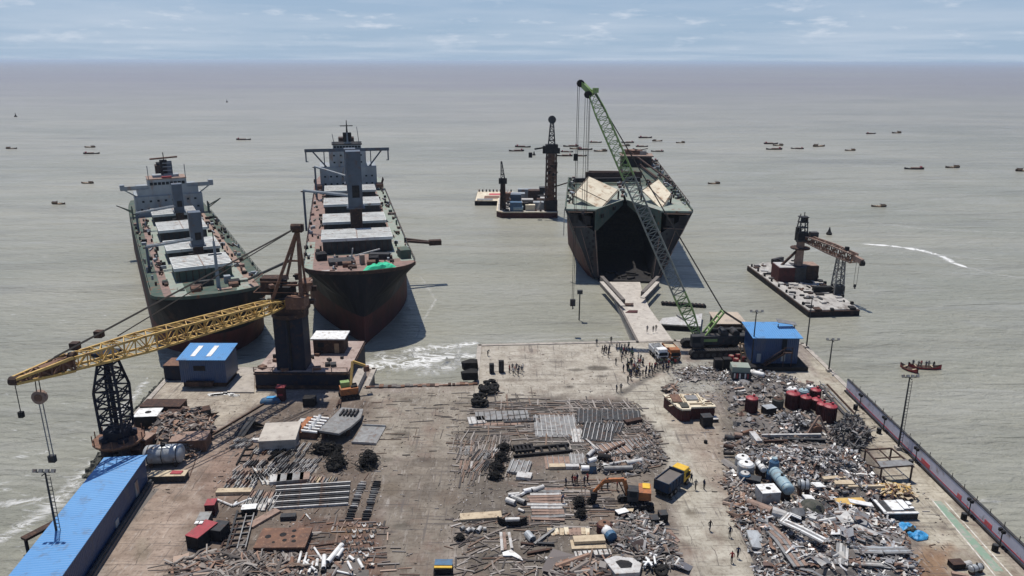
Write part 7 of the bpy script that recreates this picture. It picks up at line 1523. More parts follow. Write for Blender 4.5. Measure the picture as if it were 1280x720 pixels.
heap([(903, 548), (990, 540), (1050, 545), (1055, 562), (905, 568)], 'scrap_heap', ['scrap_mixed', 'scrap_brown'], 600, .6, .6, 65, 1.2, kinds=(.7, .1, .2, 0), flat=.15)
heap([(965, 520), (1000, 516), (1012, 540), (975, 548)], 'scrap_heap', ['scrap_silver', 'scrap_dark'], 520, 1.3, .55, 66, 1.5, holes=RH)
heap([(1035, 548), (1048, 530), (1076, 525), (1086, 550), (1070, 566), (1045, 562)], 'wire_heap', ['scrap_dark'], 1300, 1.9, .9, 67, 2.0, kinds=(.85, .0, .15, .0), flat=.5)
heap([(900, 466), (950, 462), (985, 470), (1000, 476), (905, 480)], 'scrap_heap', ['scrap_silver', 'scrap_mixed'], 420, .5, .45, 68, 1.2)
heap([(838, 462), (900, 458), (905, 475), (845, 478)], 'scrap_heap', ['scrap_brown', 'scrap_silver'], 300, .2, .4, 69, 1.2, flat=.12)
heap([(905, 600), (925, 600), (960, 660), (950, 690), (920, 650)], 'scrap_heap', ['scrap_rust', 'scrap_brown'], 600, 1.0, 1.2, 70, 1.5, kinds=(.85, .03, .12, .0), flat=.12)
# large cream hull piece on a maroon skip
def hull_piece():
    c = G(868, 521); t = thing('hull_section', 'large cream-topped hull piece with a deep maroon side beside the pale road', 'hull section', c, .04); t.scale = (.74, .8, .82)
    A = [(-4.4, -1.0), (-3.6, -2.2), (-1.6, -2.2), (-1.2, -1.2), (4.6, -1.1), (4.6, .2), (1.6, 5.6), (-6.2, 5.4)]
    m = MB(); m.use('maroon').prism([(x * .96, y * .94 + .1) for x, y in A], 0, 2.6); fixn(m.build('side_shell', t))
    m = MB(); m.use('hatch_cream').prism(A, 2.603, 2.95); fixn(m.build('top_plate', t))
    m = MB(); m.use('steel_dark')
    for x0, x1, y0, y1, mt in ((-1.4, 1.4, 2, 4.2, 'steel'), (1.8, 2.2, -.4, 5, 'hatch_cream'), (-4.8, -2.6, 1, 4.8, 'rust'), (-3.6, -1.8, -1.6, .6, 'rock'), (-2.2, -1.8, .2, 5, 'wood_pale'), (-1.2, 4, 0, .35, 'wood_pale')): m.use(mt).bx(x0, x1, y0, y1, 2.953, 3.25)
    m.each({'': 'top_frame'}, t)
    m = MB(); rr = random.Random(8)
    for i in range(46): m.use(rr.choice(['rust', 'rust_dark', 'wood_pale', 'steel_dark'])).box((rr.choice([rr.uniform(-5.8, -1.8), rr.uniform(-5, 4.4)]), rr.uniform(-.8, 5), 3.0), (rr.uniform(.2, 1.4), rr.uniform(.1, .5), .12), rz=rr.uniform(-.6, .6))
    for i in range(16): x = -4 + i * .55; m.use('rust_dark').beam((x, -1.12 - (1 if x < -1.4 else 0), 2.75), (x + rr.uniform(-.1, .1), -1.25 - (1 if x < -1.4 else 0), rr.uniform(1.4, 2.3)), .1)
    kind(m.build('torn_scrap', t), 'stuff')
hull_piece()
heap([(828, 486), (845, 480), (850, 505), (842, 510)], 'scrap_heap', ['scrap_brown', 'scrap_rust'], 120, .6, .8, 71, .8)
crate(G(883, 531), 1.7, 1.6, 1.8, .12, 'dark', 'steel_dark', 'machine_box', 'black upright box in front of the cream-topped hull piece', 'box'); crate(G(890, 525), 1.9, 1.4, .5, .12, 'steel_dark', 'steel_pale', 'machine_box', 'low pale-topped box touching the black upright box', 'box')
m = MB(G(883, 552)); q = G(882.5, 553); m.use('rubber').tube(q, q + V(0, 0, .45), .3, n=10); one(m, 'drum', 'small black drum alone on the beige ground right of the road', 'drum')
# black bins and green machine by the crane
for i, (u, v) in enumerate(((897, 461), (908, 460))): crate(G(u, v), 1.5 if i == 0 else 1.6, 1.4, 2.2, 0, 'dark', 'dark', 'black_bin', ['left', 'right'][i] + ' of two tall black bins behind the green machine', 'bin', 'black bins behind the green machine')
t = thing('sorting_machine', 'green-topped machine with white and red striped flanks near the blue shed', 'machine', G(925, 473), -.1)
m = MB(); m.use('steel_dark').box((0, 0, .9), (3.6, 2.6, 1.8)); m.build('body', t); m = MB(); m.use('deck_green').box((-.1, .2, 2.35), (3.4, 2.6, 1.1)); m.build('hopper', t)
m = MB()
for i in range(6): m.use(['white', 'red_paint', 'white', 'steel_dark', 'white', 'red_paint'][i]).box((-1.3 + i * .5, -1.34, 1.2), (.26, .06, 1.0))
m.each({'': 'stripe_panel'}, t)
t = thing('white_tank', 'short white cylinder lying right of the green-topped machine', 'tank', G(946, 470), R(-40)); m = MB(); m.use('white').lathe([(.2, 0), (.5, .15), (.55, 2.6), (.3, 2.9)], (-1.4, 0, .7), 14, (1, 0, 0)); m.build('shell', t, smooth=True); m = MB(); m.use('steel_dark').box((0, 0, .2), (2, .7, .35)); m.build('cradle', t)
rs = random.Random(77); ro = []
for i, (u, v) in enumerate(((918, 440), (922, 447), (926, 444), (920, 453), (929, 451), (914, 449))):
    c = G(u, v); m = MB(c); m.use('red_paint').tube(c, c + V(0, 0, 1.0), .55, n=12); m.use('rust_pale' if i % 2 else 'maroon').tube(c + V(0, 0, 1.0), c + V(0, 0, 1.06), .4, n=12); m.use('maroon').tube(c + V(0, 0, .45), c + V(0, 0, .55), .58, n=12); ro.append(m.build('drum'))
grp(ro, 'red drum in the cluster between the crawler crane and the blue shed', 'drum', 'red drums by the crawler crane')
t = thing('timber_trestle', 'upright brown timber frame beside the left wall of the blue shed', 'frame', G(931, 452)); m = MB(); m.use('wood').beam((-.6, 0, 0), (-1.2, .4, 4.2), .25); m.beam((.6, 0, 0), (-.6, .4, 4), .25); m.beam((-.9, .2, 2), (.1, .2, 2), .2); m.beam((-1.4, .3, 3.8), (-.3, .3, 3.8), .2); m.build('timber', t)
# red tanks
def red_tank(u, v, r, h, lab, dark=True):
    r *= .88
    t = thing('red_tank', lab, 'tank', G(u, v), random.uniform(-.2, .2), 'red-topped tanks of the right yard')
    m = MB(); m.use('maroon').lathe([(r * .98, 0), (r, .12), (r, h * .5), (r * 1.03, h * .52), (r, h * .55), (r, h)], n=14); m.build('shell', t)
    m = MB(); m.use('red_paint').lathe([(r * 1.04, h + .003), (r * 1.04, h + .2), (r * .6, h + .42), (r * .2, h + .45)], n=14); m.build('lid', t)
    m = MB(); m.use('maroon')
    for k in range(12): a = k * math.pi / 6; m.box((r * 1.03 * math.cos(a), r * 1.03 * math.sin(a), h * .5), (.14, .14, h * .9), rz=a)
    m.each({'': 'stiffener'}, t)
    m = MB(); m.use('red_paint').tube((r * .3, 0, h + .4), (r * .3, 0, h + .8), .22, n=8); m.build('nozzle', t)
for u, v, r, h, lab in ((939, 513, 1.15, 2.4, 'red-topped ribbed tank standing apart at the left of the right yard'), (990, 508, 1.3, 2.6, 'red-topped dark tank with a white lid patch, second from left'), (1006, 511, 1.05, 2.3, 'red-topped tank third from left, beside a white tank'),
                        (1019, 497, 1.0, 1.6, 'red-topped tank farthest from the camera in the right yard'), (1020, 510, .95, 1.7, 'red-topped tank in the middle of the tight row'), (1027, 517, 1.0, 1.9, 'red-topped tank second nearest in the tight row'), (1036, 525, 1.25, 2.7, 'red-topped tank nearest in the tight row, beside the wire heap')): red_tank(u, v, r, h, lab)
vtank(G(1004, 497), .9, 1.7, 'tank_blue', 'tank_blue', 'pale blue-grey tank behind the red-topped tanks'); vtank(G(1012, 491), .7, 1.5, 'tank_silver', 'white', 'small silver tank behind the red-topped tanks'); vtank(G(972, 508), 1.0, 1.7, 'rock', 'rust_dark', 'dark mossy green round tank between the red-topped tanks')
vtank(G(990, 493), .9, 1.4, 'white', 'white', 'low white tank at the far left behind the red-topped tanks')
crate(G(961, 516), 2.0, 1.6, 1.3, .3, 'dark', 'tank_silver', 'machine_box', 'black box with a silver top in front of the mossy round tank', 'box')
same([beam_on(G(918 + i * 1.2, 487 + i * 3.6), G(931 + i * 1.0, 485 + i * 3.8), .5, .35, ['rust_pale', 'steel_pale', 'steel_dark'][i % 3]) for i in range(5)], 'short bar in the slatted stack left of the lone red-topped tank', 'bar', 'slatted stack of bars')
grp([beam_on(G(u0, v0), G(u1, v1), w, h, mt, kind_='b') for u0, v0, u1, v1, w, h, mt in ((1024, 482, 1058, 520, .5, .3, 'steel_dark'), (1029, 480, 1062, 515, .35, .25, 'steel'), (1034, 480, 1070, 518, .25, .25, 'rust_dark'))], 'long bar lying parallel to the lane behind the red-topped tanks', 'bar', 'long bars beside the lane')
# beams in the middle of the right yard
grp([beam_on(G(u0, v0), G(u1, v1), w, h, mt, z=z) for u0, v0, u1, v1, w, h, mt, z in ((952, 549, 1026, 548, .4, .4, 'steel_pale', .6), (980, 553, 1032, 554, .5, .5, 'steel_dark', .4), (985, 559, 1040, 563, .8, .3, 'concrete_dark', .3), (955, 556, 985, 555, .4, .4, 'rust_dark', .5), (975, 563, 1035, 566, .4, .4, 'steel_dark', .3))], 'long beam lying across the middle of the right yard', 'beam', 'long beams across the right yard')
tag(beam_on(G(940, 545), G(949, 557), 1.0, .6, 'steel_pale', kind_='b', z=.4), 'short thick pale beam above the grey cube tank', 'beam')
grp([pipe_on(G(u0, v0), G(u1, v1), r, mt, z=.3) for u0, v0, u1, v1, r, mt in ((906, 550, 918, 552, .4, 'steel_dark'), (918, 548, 928, 549, .45, 'rust_pale'), (928, 545, 940, 541, .3, 'rust'), (905, 560, 917, 563, .3, 'rust_dark'), (905, 570, 918, 570, .25, 'dark'))], 'rusty pipe at the road edge of the right yard', 'pipe', 'rusty pipes at the edge of the right yard')
# A frame with rusty timbers
t = thing('lifting_frame', 'rusty A-shaped lifting frame standing between the dark heap and red tanks', 'frame', G(1020, 542)); m = MB(); m.use('rust_pale').beam((-1.6, -.3, 0), (.2, 0, 3.4), .3); m.beam((1.9, -.5, 0), (.2, 0, 3.4), .3); m.beam((-.6, 1.6, 0), (.2, 0, 3.4), .25); m.beam((-1, -.2, 1.2), (1.3, -.3, 1.2), .2); m.each({'': 'leg'}, t); m = MB(); m.use('rust').box((0, 0, .9), (1.5, 1.2, 1.4)); m.tube((0, -.7, 1.2), (0, .7, 1.2), .7, n=10); m.build('winch', t)
# tanks at left
vtank(G(928, 582), 1.1, 1.6, 'tank_silver', 'white', 'grey upright tank with a round hatch, farthest of the three stacked by the road'); vtank(G(932, 593), 1.25, 2.0, 'tank_silver', 'white', 'widest grey upright tank with a round hatch, in the middle by the road'); vtank(G(931, 602), .8, 1.5, 'blue_paint', 'steel_pale', 'small dark blue upright tank in front of the grey ones')
crate(G(942, 605), 2.0, 1.5, 1.1, -.4, 'navy', 'steel_dark', 'machine_box', 'dark navy machine box right of the small dark blue tank', 'box')
crate(G(959, 629), 2.6, 2.3, 2.4, .12, 'tank_silver', 'white', 'cube_tank', 'grey cube tank with a white top and round black hatch', 'tank', hole=True)
tank(G(966, 603), G(986, 629), .85, 'tank_blue', 'long pale blue-green tank lying right of the grey cube tank', band='blue_paint', z=.9); tank(G(946, 589), G(955, 600), .5, 'white', 'small white tank lying left of the dark blue tower', z=.9)
t = thing('blue_column', 'dark blue stepped column standing behind the pale blue-green tank', 'column', G(966, 600), -.3); m = MB(); m.use('blue_paint').lathe([(1.0, 0), (1.0, 1.3), (.75, 1.8), (.7, 3.2), (.45, 3.5)], n=12); m.build('shell', t); m = MB(); m.use('tank_blue').tube((0, 0, 3.5), (0, 0, 3.8), .4, n=10); m.build('cap', t)
tank(G(996, 619), G(1012, 620), .75, 'tank_silver', 'short silver barrel tank in the middle of the scrap', z=.9)
t = thing('exhaust_pipe', 'long crooked grey duct with a pale end below the grey cube tank', 'duct', G(955, 655)); a, b, c = G(935, 636) + V(0, 0, 1.2), G(965, 652) + V(0, 0, 1.5), G(982, 656) + V(0, 0, 1.5); m = MB(t.location); m.use('rust_pale').tube(a, b, .5, .75, n=12); m.build('duct', t); m = MB(t.location); m.use('steel_pale').tube(b, c, .85, .6, n=12); m.build('duct_end', t)
c = G(994, 657) + V(0, 0, 1.9); t = thing('ring_flange', 'big round black-holed flange ring in the scrap heap', 'flange', V(c.x, c.y, PZ), 0); m = MB(t.location); m.use('steel').pipe(c + V(0, -.3, -.35), c + V(0, .45, .4), 1.15, .3, n=22); m.build('ring', t); m = MB(t.location); m.use('dark').tube(c + V(0, .2, .1), c + V(0, .3, .2), .86, n=20); m.build('bore', t)
t = thing('cast_housing', 'brown round cast housing behind the black-holed flange ring', 'machine part', G(1014, 645)); m = MB(); m.use('rock').lathe([(1.6, .8), (1.7, 1.5), (1.2, 2.1), (.5, 2.4)], n=14); m.build('housing', t); m = MB(); m.use('steel_dark').tube((.4, -.8, 1.9), (.4, -1.2, 2.1), .4, n=9); m.build('port', t)
# strips and big pieces at the bottom
def strip(pts, w, mt, lab, th=.14, z=1.7, ribs=0):
    q = [G(u, v) + V(0, 0, z + dz) for u, v, dz in pts]; m = MB(q[0]); m.use(mt)
    for k in range(4):
        off = (k - 1.5) * w / 3.6
        for a, b in zip(q, q[1:]):
            d = (b - a).normalized(); s = V(-d.y, d.x, 0); m.use(mt if k % 2 else 'steel'); m.beam(a + s * off, b + s * off, w / 4, th)
    return one(m, 'sheet_bundle', lab, 'sheet bundle')
strip([(955, 668, 0), (975, 690, .3), (1000, 722, 0)], 1.7, 'rust_pale', 'long brown ribbed sheet bundle running down to the bottom edge'); strip([(978, 672, .2), (1000, 685, .5), (1028, 697, .2)], 1.3, 'white', 'bright silver sheet bundle crossing the middle of the heap', z=2.3); strip([(1052, 695, .2), (1050, 722, .3)], 1.3, 'steel_pale', 'upright silver sheet bundle at the bottom edge'); strip([(1065, 703, .4), (1100, 706, .6), (1135, 700, 0)], 1.3, 'tank_silver', 'long silver sheet bundle at the lower right of the heap', z=1.6)
strip([(1068, 715, .2), (1110, 719, .4), (1140, 716, 0)], 1.0, 'steel_pale', 'silver sheet bundle nearest the bottom right of the heap', z=1.3); strip([(1000, 665, 0), (985, 662, .4), (975, 670, 0)], .7, 'white', 'short curved white sheet beside the flange ring', z=2.2); strip([(1040, 672, .2), (1060, 685, .2), (1080, 690, 0)], 1.3, 'rust_pale', 'brownish wide sheet bundle left of the lower right pieces', z=2)
m = MB(G(945, 682)); c = G(945, 684) + V(0, 0, 1.2); m.use('tank_silver').slab([c + V(-.9, -1.4, 0), c + V(.6, -1.5, -.2), c + V(1.1, 1.6, .3), c + V(-.7, 1.8, .2)], .3); one(m, 'crumpled_sheet', 'pale blue-grey crumpled sheet at the road edge of the heap', 'sheet', fix=True)
for i, (u, v, L, w, mt, lab) in enumerate(((1030, 668, 4, 1.7, 'steel_pale', 'pale panel lying on the heap left of the orange-topped beam'), (1058, 663, 3.6, 2.2, 'rust_pale', 'brownish panel in the lower heap'), (1075, 640, 3.2, 1.0, 'white', 'white panel strip below the orange-topped beam'), (1010, 633, 1.4, 1.2, 'white', 'small bright white panel right of the silver barrel'), (1022, 617, 1.6, 1.3, 'white', 'bright white crumpled panel in the far part of the heap'), (960, 690, 1.0, 1.0, 'white', 'tiny white panel near the road edge'), (1078, 672, 2.6, 1.6, 'steel_pale', 'pale bent panel above the lower right bundles'))):
    o = plate(G(u, v), L, w, [.2, .5, -.1, .1, .3, .2, -.4][i], mt, .12, 0, z=1.5 if u > 1000 else 1.0, tilt=.15); tag(o, lab, 'panel')
# flat panels near the lane
grp([beam_on(G(u0, v0), G(u1, v1), w, .4, mt, z=1.0, kind_='b') for u0, v0, u1, v1, w, mt in ((1028, 607, 1063, 604, .7, 'wood_pale'), (1042, 612, 1066, 612, 1.1, 'wood_pale'), (1060, 617, 1105, 616, .4, 'wood_pale'))], 'long beige timber in the upper part of the heap', 'timber', 'beige timbers in the heap')
o = crate(G(1062, 632), 4.2, 1.6, .8, .06, 'dark', 'yellow_paint', 'wood_pallet', 'orange-topped block with a black underside on the heap', 'block')
heap([(1092, 606), (1125, 606), (1138, 616), (1095, 617)], 'timber_scrap', ['yellow_paint', 'wood_pale', 'rust'], 90, .7, 1.3, 72, .6, kinds=(.8, .1, 0, .1), flat=.1)
t = thing('boarded_frame', 'big white panel with dark openings by the lane, above the blue tarp', 'panel', G(1119, 640), .03)
m = MB(); m.use('steel_dark').box((0, 0, .5), (4.6, 3.2, .9)); m.build('frame', t); m = MB(); m.use('white')
for x, y, sx, sy in ((0, -1.5, 4.7, .4), (-.1, .3, 1.6, 2.4), (1.3, .5, .9, 2.2), (-2.1, .1, .4, 3.2), (2.2, .8, .6, .8), (2.0, -.3, .7, .4)): m.box((x, y, 1.03), (sx, sy, .14))
m.each({'': 'cover_board'}, t)
heap([(1100, 615), (1140, 616), (1146, 626), (1105, 622)], 'timber_scrap', ['rust_dark', 'yellow_paint', 'wood_pale'], 50, .4, 1.0, 73, .5, kinds=(.8, .1, 0, .1), flat=.1)
# open steel frame table
t = thing('steel_stand', 'open steel frame stand with a grey shelf beside the lane', 'stand', G(1110, 598), 0)
c = [G(u, v) for u, v in ((1080, 580), (1112, 578), (1138, 600), (1100, 603))]; o3 = t.location; m = MB(o3); m.use('rust_dark')
for p in c: m.beam(p, p + V(0, 0, 2.6), .2)
m.each({'': 'leg'}, t); m = MB(o3); m.use('rust_dark')
for i in range(4): m.beam(c[i] + V(0, 0, 2.6), c[(i + 1) % 4] + V(0, 0, 2.6), .2)
m.beam(c[0].lerp(c[1], .5) + V(0, 0, 2.6), c[3].lerp(c[2], .5) + V(0, 0, 2.6), .15); m.beam(c[0] + V(0, 0, .3), c[3] + V(0, 0, 2.4), .14); m.beam(c[0].lerp(c[3], .5) + V(0, 0, 2.6), c[1].lerp(c[2], .5) + V(0, 0, 2.6), .15); m.each({'': 'top_rail'}, t)
m = MB(o3); m.use('steel').slab([c[3] + V(-.2, -.1, 2.75), c[2] + V(.3, 0, 2.75), c[2].lerp(c[1], .3) + V(0, 0, 2.75), c[3].lerp(c[0], .3) + V(0, 0, 2.75)], .08); fixn(m.build('shelf', t))
# blue tarp: crumpled lumps
def lump(u, v, w, d, h, mt, lab, name='tarpaulin', cat='tarp', seed=1, group=None, z=0):
    c = G(u, v); m = MB(c); m.use(mt); A, B = 20, 8; vs = []; fs = []
    for j in range(B + 1):
        for i in range(A):
            a = 2 * math.pi * i / A; e = j / B * math.pi / 2; r = math.cos(e) ** .7; k = 1 + .45 * noise.noise(V(math.cos(a) * 1.6, math.sin(a) * 1.6, seed + j * .25)); vs.append((c.x + w / 2 * math.cos(a) * r * k, c.y + d / 2 * math.sin(a) * r * k, c.z + z + h * math.sin(e) * (.75 + .7 * noise.noise(V(math.cos(a) * r * 2, math.sin(a) * r * 2, seed + 5)))))
    for j in range(B):
        for i in range(A): fs.append((j * A + i, j * A + (i + 1) % A, (j + 1) * A + (i + 1) % A, (j + 1) * A + i))
    m.add(vs, fs); return one(m, name, lab, cat, group)
lump(1133, 659, 2.5, 2.2, .8, 'blue_tarp', 'farther of two crumpled bright blue tarps by the lane', seed=3, group='blue tarps by the lane'); lump(1147, 669, 2.6, 1.9, .8, 'blue_tarp', 'nearer of two crumpled bright blue tarps by the lane', seed=8, group='blue tarps by the lane'); lump(1140, 664, 1.8, 1.4, .9, 'rock', 'dark grey crumpled bundle between the two blue tarps', 'canvas_bundle', 'bundle', seed=12)
lump(1063, 541, 3.2, 4.8, 2.2, 'steel_dark', 'blue-grey drum-like bundle of wire right of the dark wire heap', 'wire_bundle', 'bundle', seed=15)
crate(G(1196, 707), 1.6, 1.1, .7, .1, 'dark', 'rust_dark', 'machine_box', 'low black box on the lane near the bottom right corner', 'box')
tank(G(1212, 716), G(1228, 712), .42, 'tank_silver', 'small silver tank on the lane near the bottom right corner'); ring = pipe_on(G(1205, 708), G(1213, 706), .4, 'steel_pale'); tag(ring, 'short pale pipe between the low black box and the small silver tank', 'pipe')
tag(beam_on(G(1190, 716), G(1212, 720), .5, .3, 'rust_pale', kind_='b'), 'flat tan beam at the bottom edge beside the lane', 'beam')
# ================================================================ VEHICLES
def wheel(root, x, y, r, w=.28, n=14):
    m = MB((x, y, r)); s = 1 if y > 0 else -1; m.use('rubber').tube((x, y - w / 2, r), (x, y + w / 2, r), r, n=n); o = m.build('wheel', root, loc=(x, y, r)); o2 = MB((x, y, r)); o2.use('steel').tube((x, y + s * w / 2, r), (x, y + s * (w / 2 + .03), r), r * .5, n=10); q = o2.build('rim', o, loc=(0, 0, 0)); return o
def truck(name, label, p, rz, cab, bed, L=7.2, load=None, Hb=1.3, cat='truck', h=2.5):
    t = thing(name, label, cat, p, rz); w = 2.4
    m = MB(); m.use('dark').box((0, 0, .85), (L, 1.0, .3)); m.build('chassis', t)
    m = MB(); xc = L / 2 - .95; m.use(cab).prism([(0, 0)] * 0 or [(xc - .95, -w / 2 + .1), (xc + .95, -w / 2 + .1), (xc + .95, w / 2 - .1), (xc - .95, w / 2 - .1)], .75, h - .5); m.prism([(xc - .9, -w / 2 + .2), (xc + .6, -w / 2 + .2), (xc + .6, w / 2 - .2), (xc - .9, w / 2 - .2)], h - .5, h + .15); c = bevel(m.build('cab', t), .06)
    m = MB(); m.use('window').box((xc + .97, 0, h - .75), (.05, w - .6, .7)); m.box((xc, -w / 2 + .08, h - .8), (1.1, .05, .6)); m.box((xc, w / 2 - .08, h - .8), (1.1, .05, .6)); m.each({'': 'windscreen'}, c)
    m = MB(); m.use('dark').box((xc + .98, 0, 1.05), (.1, w - .3, .3)); m.build('bumper', c)
    m = MB(); m.use('white').box((xc + 1.0, -.8, 1.2), (.08, .3, .2)); m.box((xc + 1.0, .8, 1.2), (.08, .3, .2)); m.each({'': 'headlight'}, c)
    bl = L - 2.3; xb = -L / 2 + bl / 2; m = MB(); m.use(bed); z0 = 1.05
    m.box((xb, 0, z0 + .06), (bl, w, .12))
    for s in (-1, 1): m.box((xb, s * (w / 2 - .05), z0 + Hb / 2), (bl, .1, Hb))
    m.box((xb + bl / 2 - .05, 0, z0 + Hb / 2 + .1), (.1, w, Hb + .2)); m.box((xb - bl / 2 + .05, 0, z0 + Hb / 2), (.1, w, Hb))
    for i in range(5):
        for s in (-1, 1): m.box((xb - bl / 2 + bl * (i + .5) / 5, s * (w / 2 + .03), z0 + Hb / 2), (.12, .08, Hb * .95))
    m.build('cargo_bed', t)
    if load: m = MB(); m.use(load).box((xb, 0, z0 + Hb * .6), (bl - .25, w - .25, Hb * .5)); m.build('load', t)
    for x in (xc - .1, -L / 2 + 1.0, -L / 2 + 2.15):
        for s in (-1, 1): wheel(t, x, s * (w / 2 - .16), .5)
    return t
truck('tipper_truck', 'dump truck with a yellow cab and dark blue body on the pale road', G(841, 610), math.atan2(G(856, 590).y - G(826, 614).y, G(856, 590).x - G(826, 614).x), 'yellow_bright', 'truck_navy', 6.6, 'concrete_dark', 1.55, 'dump truck')
truck('cargo_truck', 'white truck facing the crowd at the foot of the causeway', G(823, 446), R(-80), 'white', 'white', 5.6, None, 1.1)
truck('cargo_truck', 'orange-red truck parked right beside the white truck near the crowd', G(839, 446), R(-84), 'orange_paint', 'orange_paint', 5.8, 'wood_pale', 1.2)
truck('cargo_truck', 'small truck with a blue roof and yellow band at the bottom edge', G(555, 736), R(92), 'dark', 'steel_dark', 4.6, None, .5, h=2.2)
m = MB(G(555, 736)); p = G(555, 736); m.use('blue_paint').box(p + V(0, 1.5, 2.45), (2.1, 1.1, .14)); m.use('yellow_bright').box(p + V(0, .7, 2.4), (2.1, .35, .14)); o = m.build('roof_panel'); tk = [x for x in COL.objects if x.get('label', '').startswith('small truck with a blue roof')][0]
o.parent = tk; o.matrix_parent_inverse = Matrix.Identity(4); o.location = (0, 0, 0); o.data.transform(Matrix.Rotation(-R(92), 4, 'Z'))
def excavator():
    c = G(795, 632); t = thing('excavator', 'orange excavator with its arm bent down to the left among the workers', 'excavator', c)
    track_set(t, c, c, 4.4, .65, .95, 2.6, R(8))
    m = MB(c); m.use('dark').box(c + V(0, 0, .85), (2, 2, .7)); m.tube(c + V(0, 0, 1.1), c + V(0, 0, 1.35), .9, n=12); m.build('undercarriage', t)
    m = MB(c); m.use('orange_paint').box(c + V(1.25, .3, 2.0), (1.7, 2.5, 1.2), rz=-.15); m.use('yellow_bright').box(c + V(1.5, .8, 2.66), (1.0, 1.3, .12), rz=-.15); m.use('steel_dark').box(c + V(-.2, .7, 1.9), (2, 1.4, 1.0), rz=-.15); m.build('engine_house', t)
    m = MB(c); m.use('steel_dark').box(c + V(-.5, -.5, 2.1), (1.5, 1.0, 1.6), rz=-.15); m.use('window').box(c + V(-.55, -1.02, 2.4), (1.0, .06, .8), rz=-.15); m.box(c + V(-1.27, -.4, 2.4), (.06, .8, .8), rz=-.15); m.build('cab', t)
    y = c.y + .2; a = c + V(-1.1, .2, 1.7); b = PT(781, 599, y); d = PT(757, 600, y); e = PT(743, 615, y); m = MB(c); m.use('orange_paint').beam(a, b, .4, .6); m.beam(b, d, .38, .5); m.use('steel_dark').tube(a + V(-.3, 0, -.2), b.lerp(d, .3) + V(0, 0, -.2), .1, n=6); m.build('boom', t)
    m = MB(c); m.use('orange_paint').beam(d, e, .32, .42); m.use('steel_dark').tube(d + V(.4, 0, .4), d.lerp(e, .5) + V(0, 0, .3), .09, n=6); m.build('arm', t)
    m = MB(c); m.use('dark').slab([e + V(-.5, -.5, .1), e + V(.5, -.5, .1), e + V(.4, -.5, -.9), e + V(-.3, -.5, -1.2)], -1.0); fixn(m.build('bucket', t))
excavator()
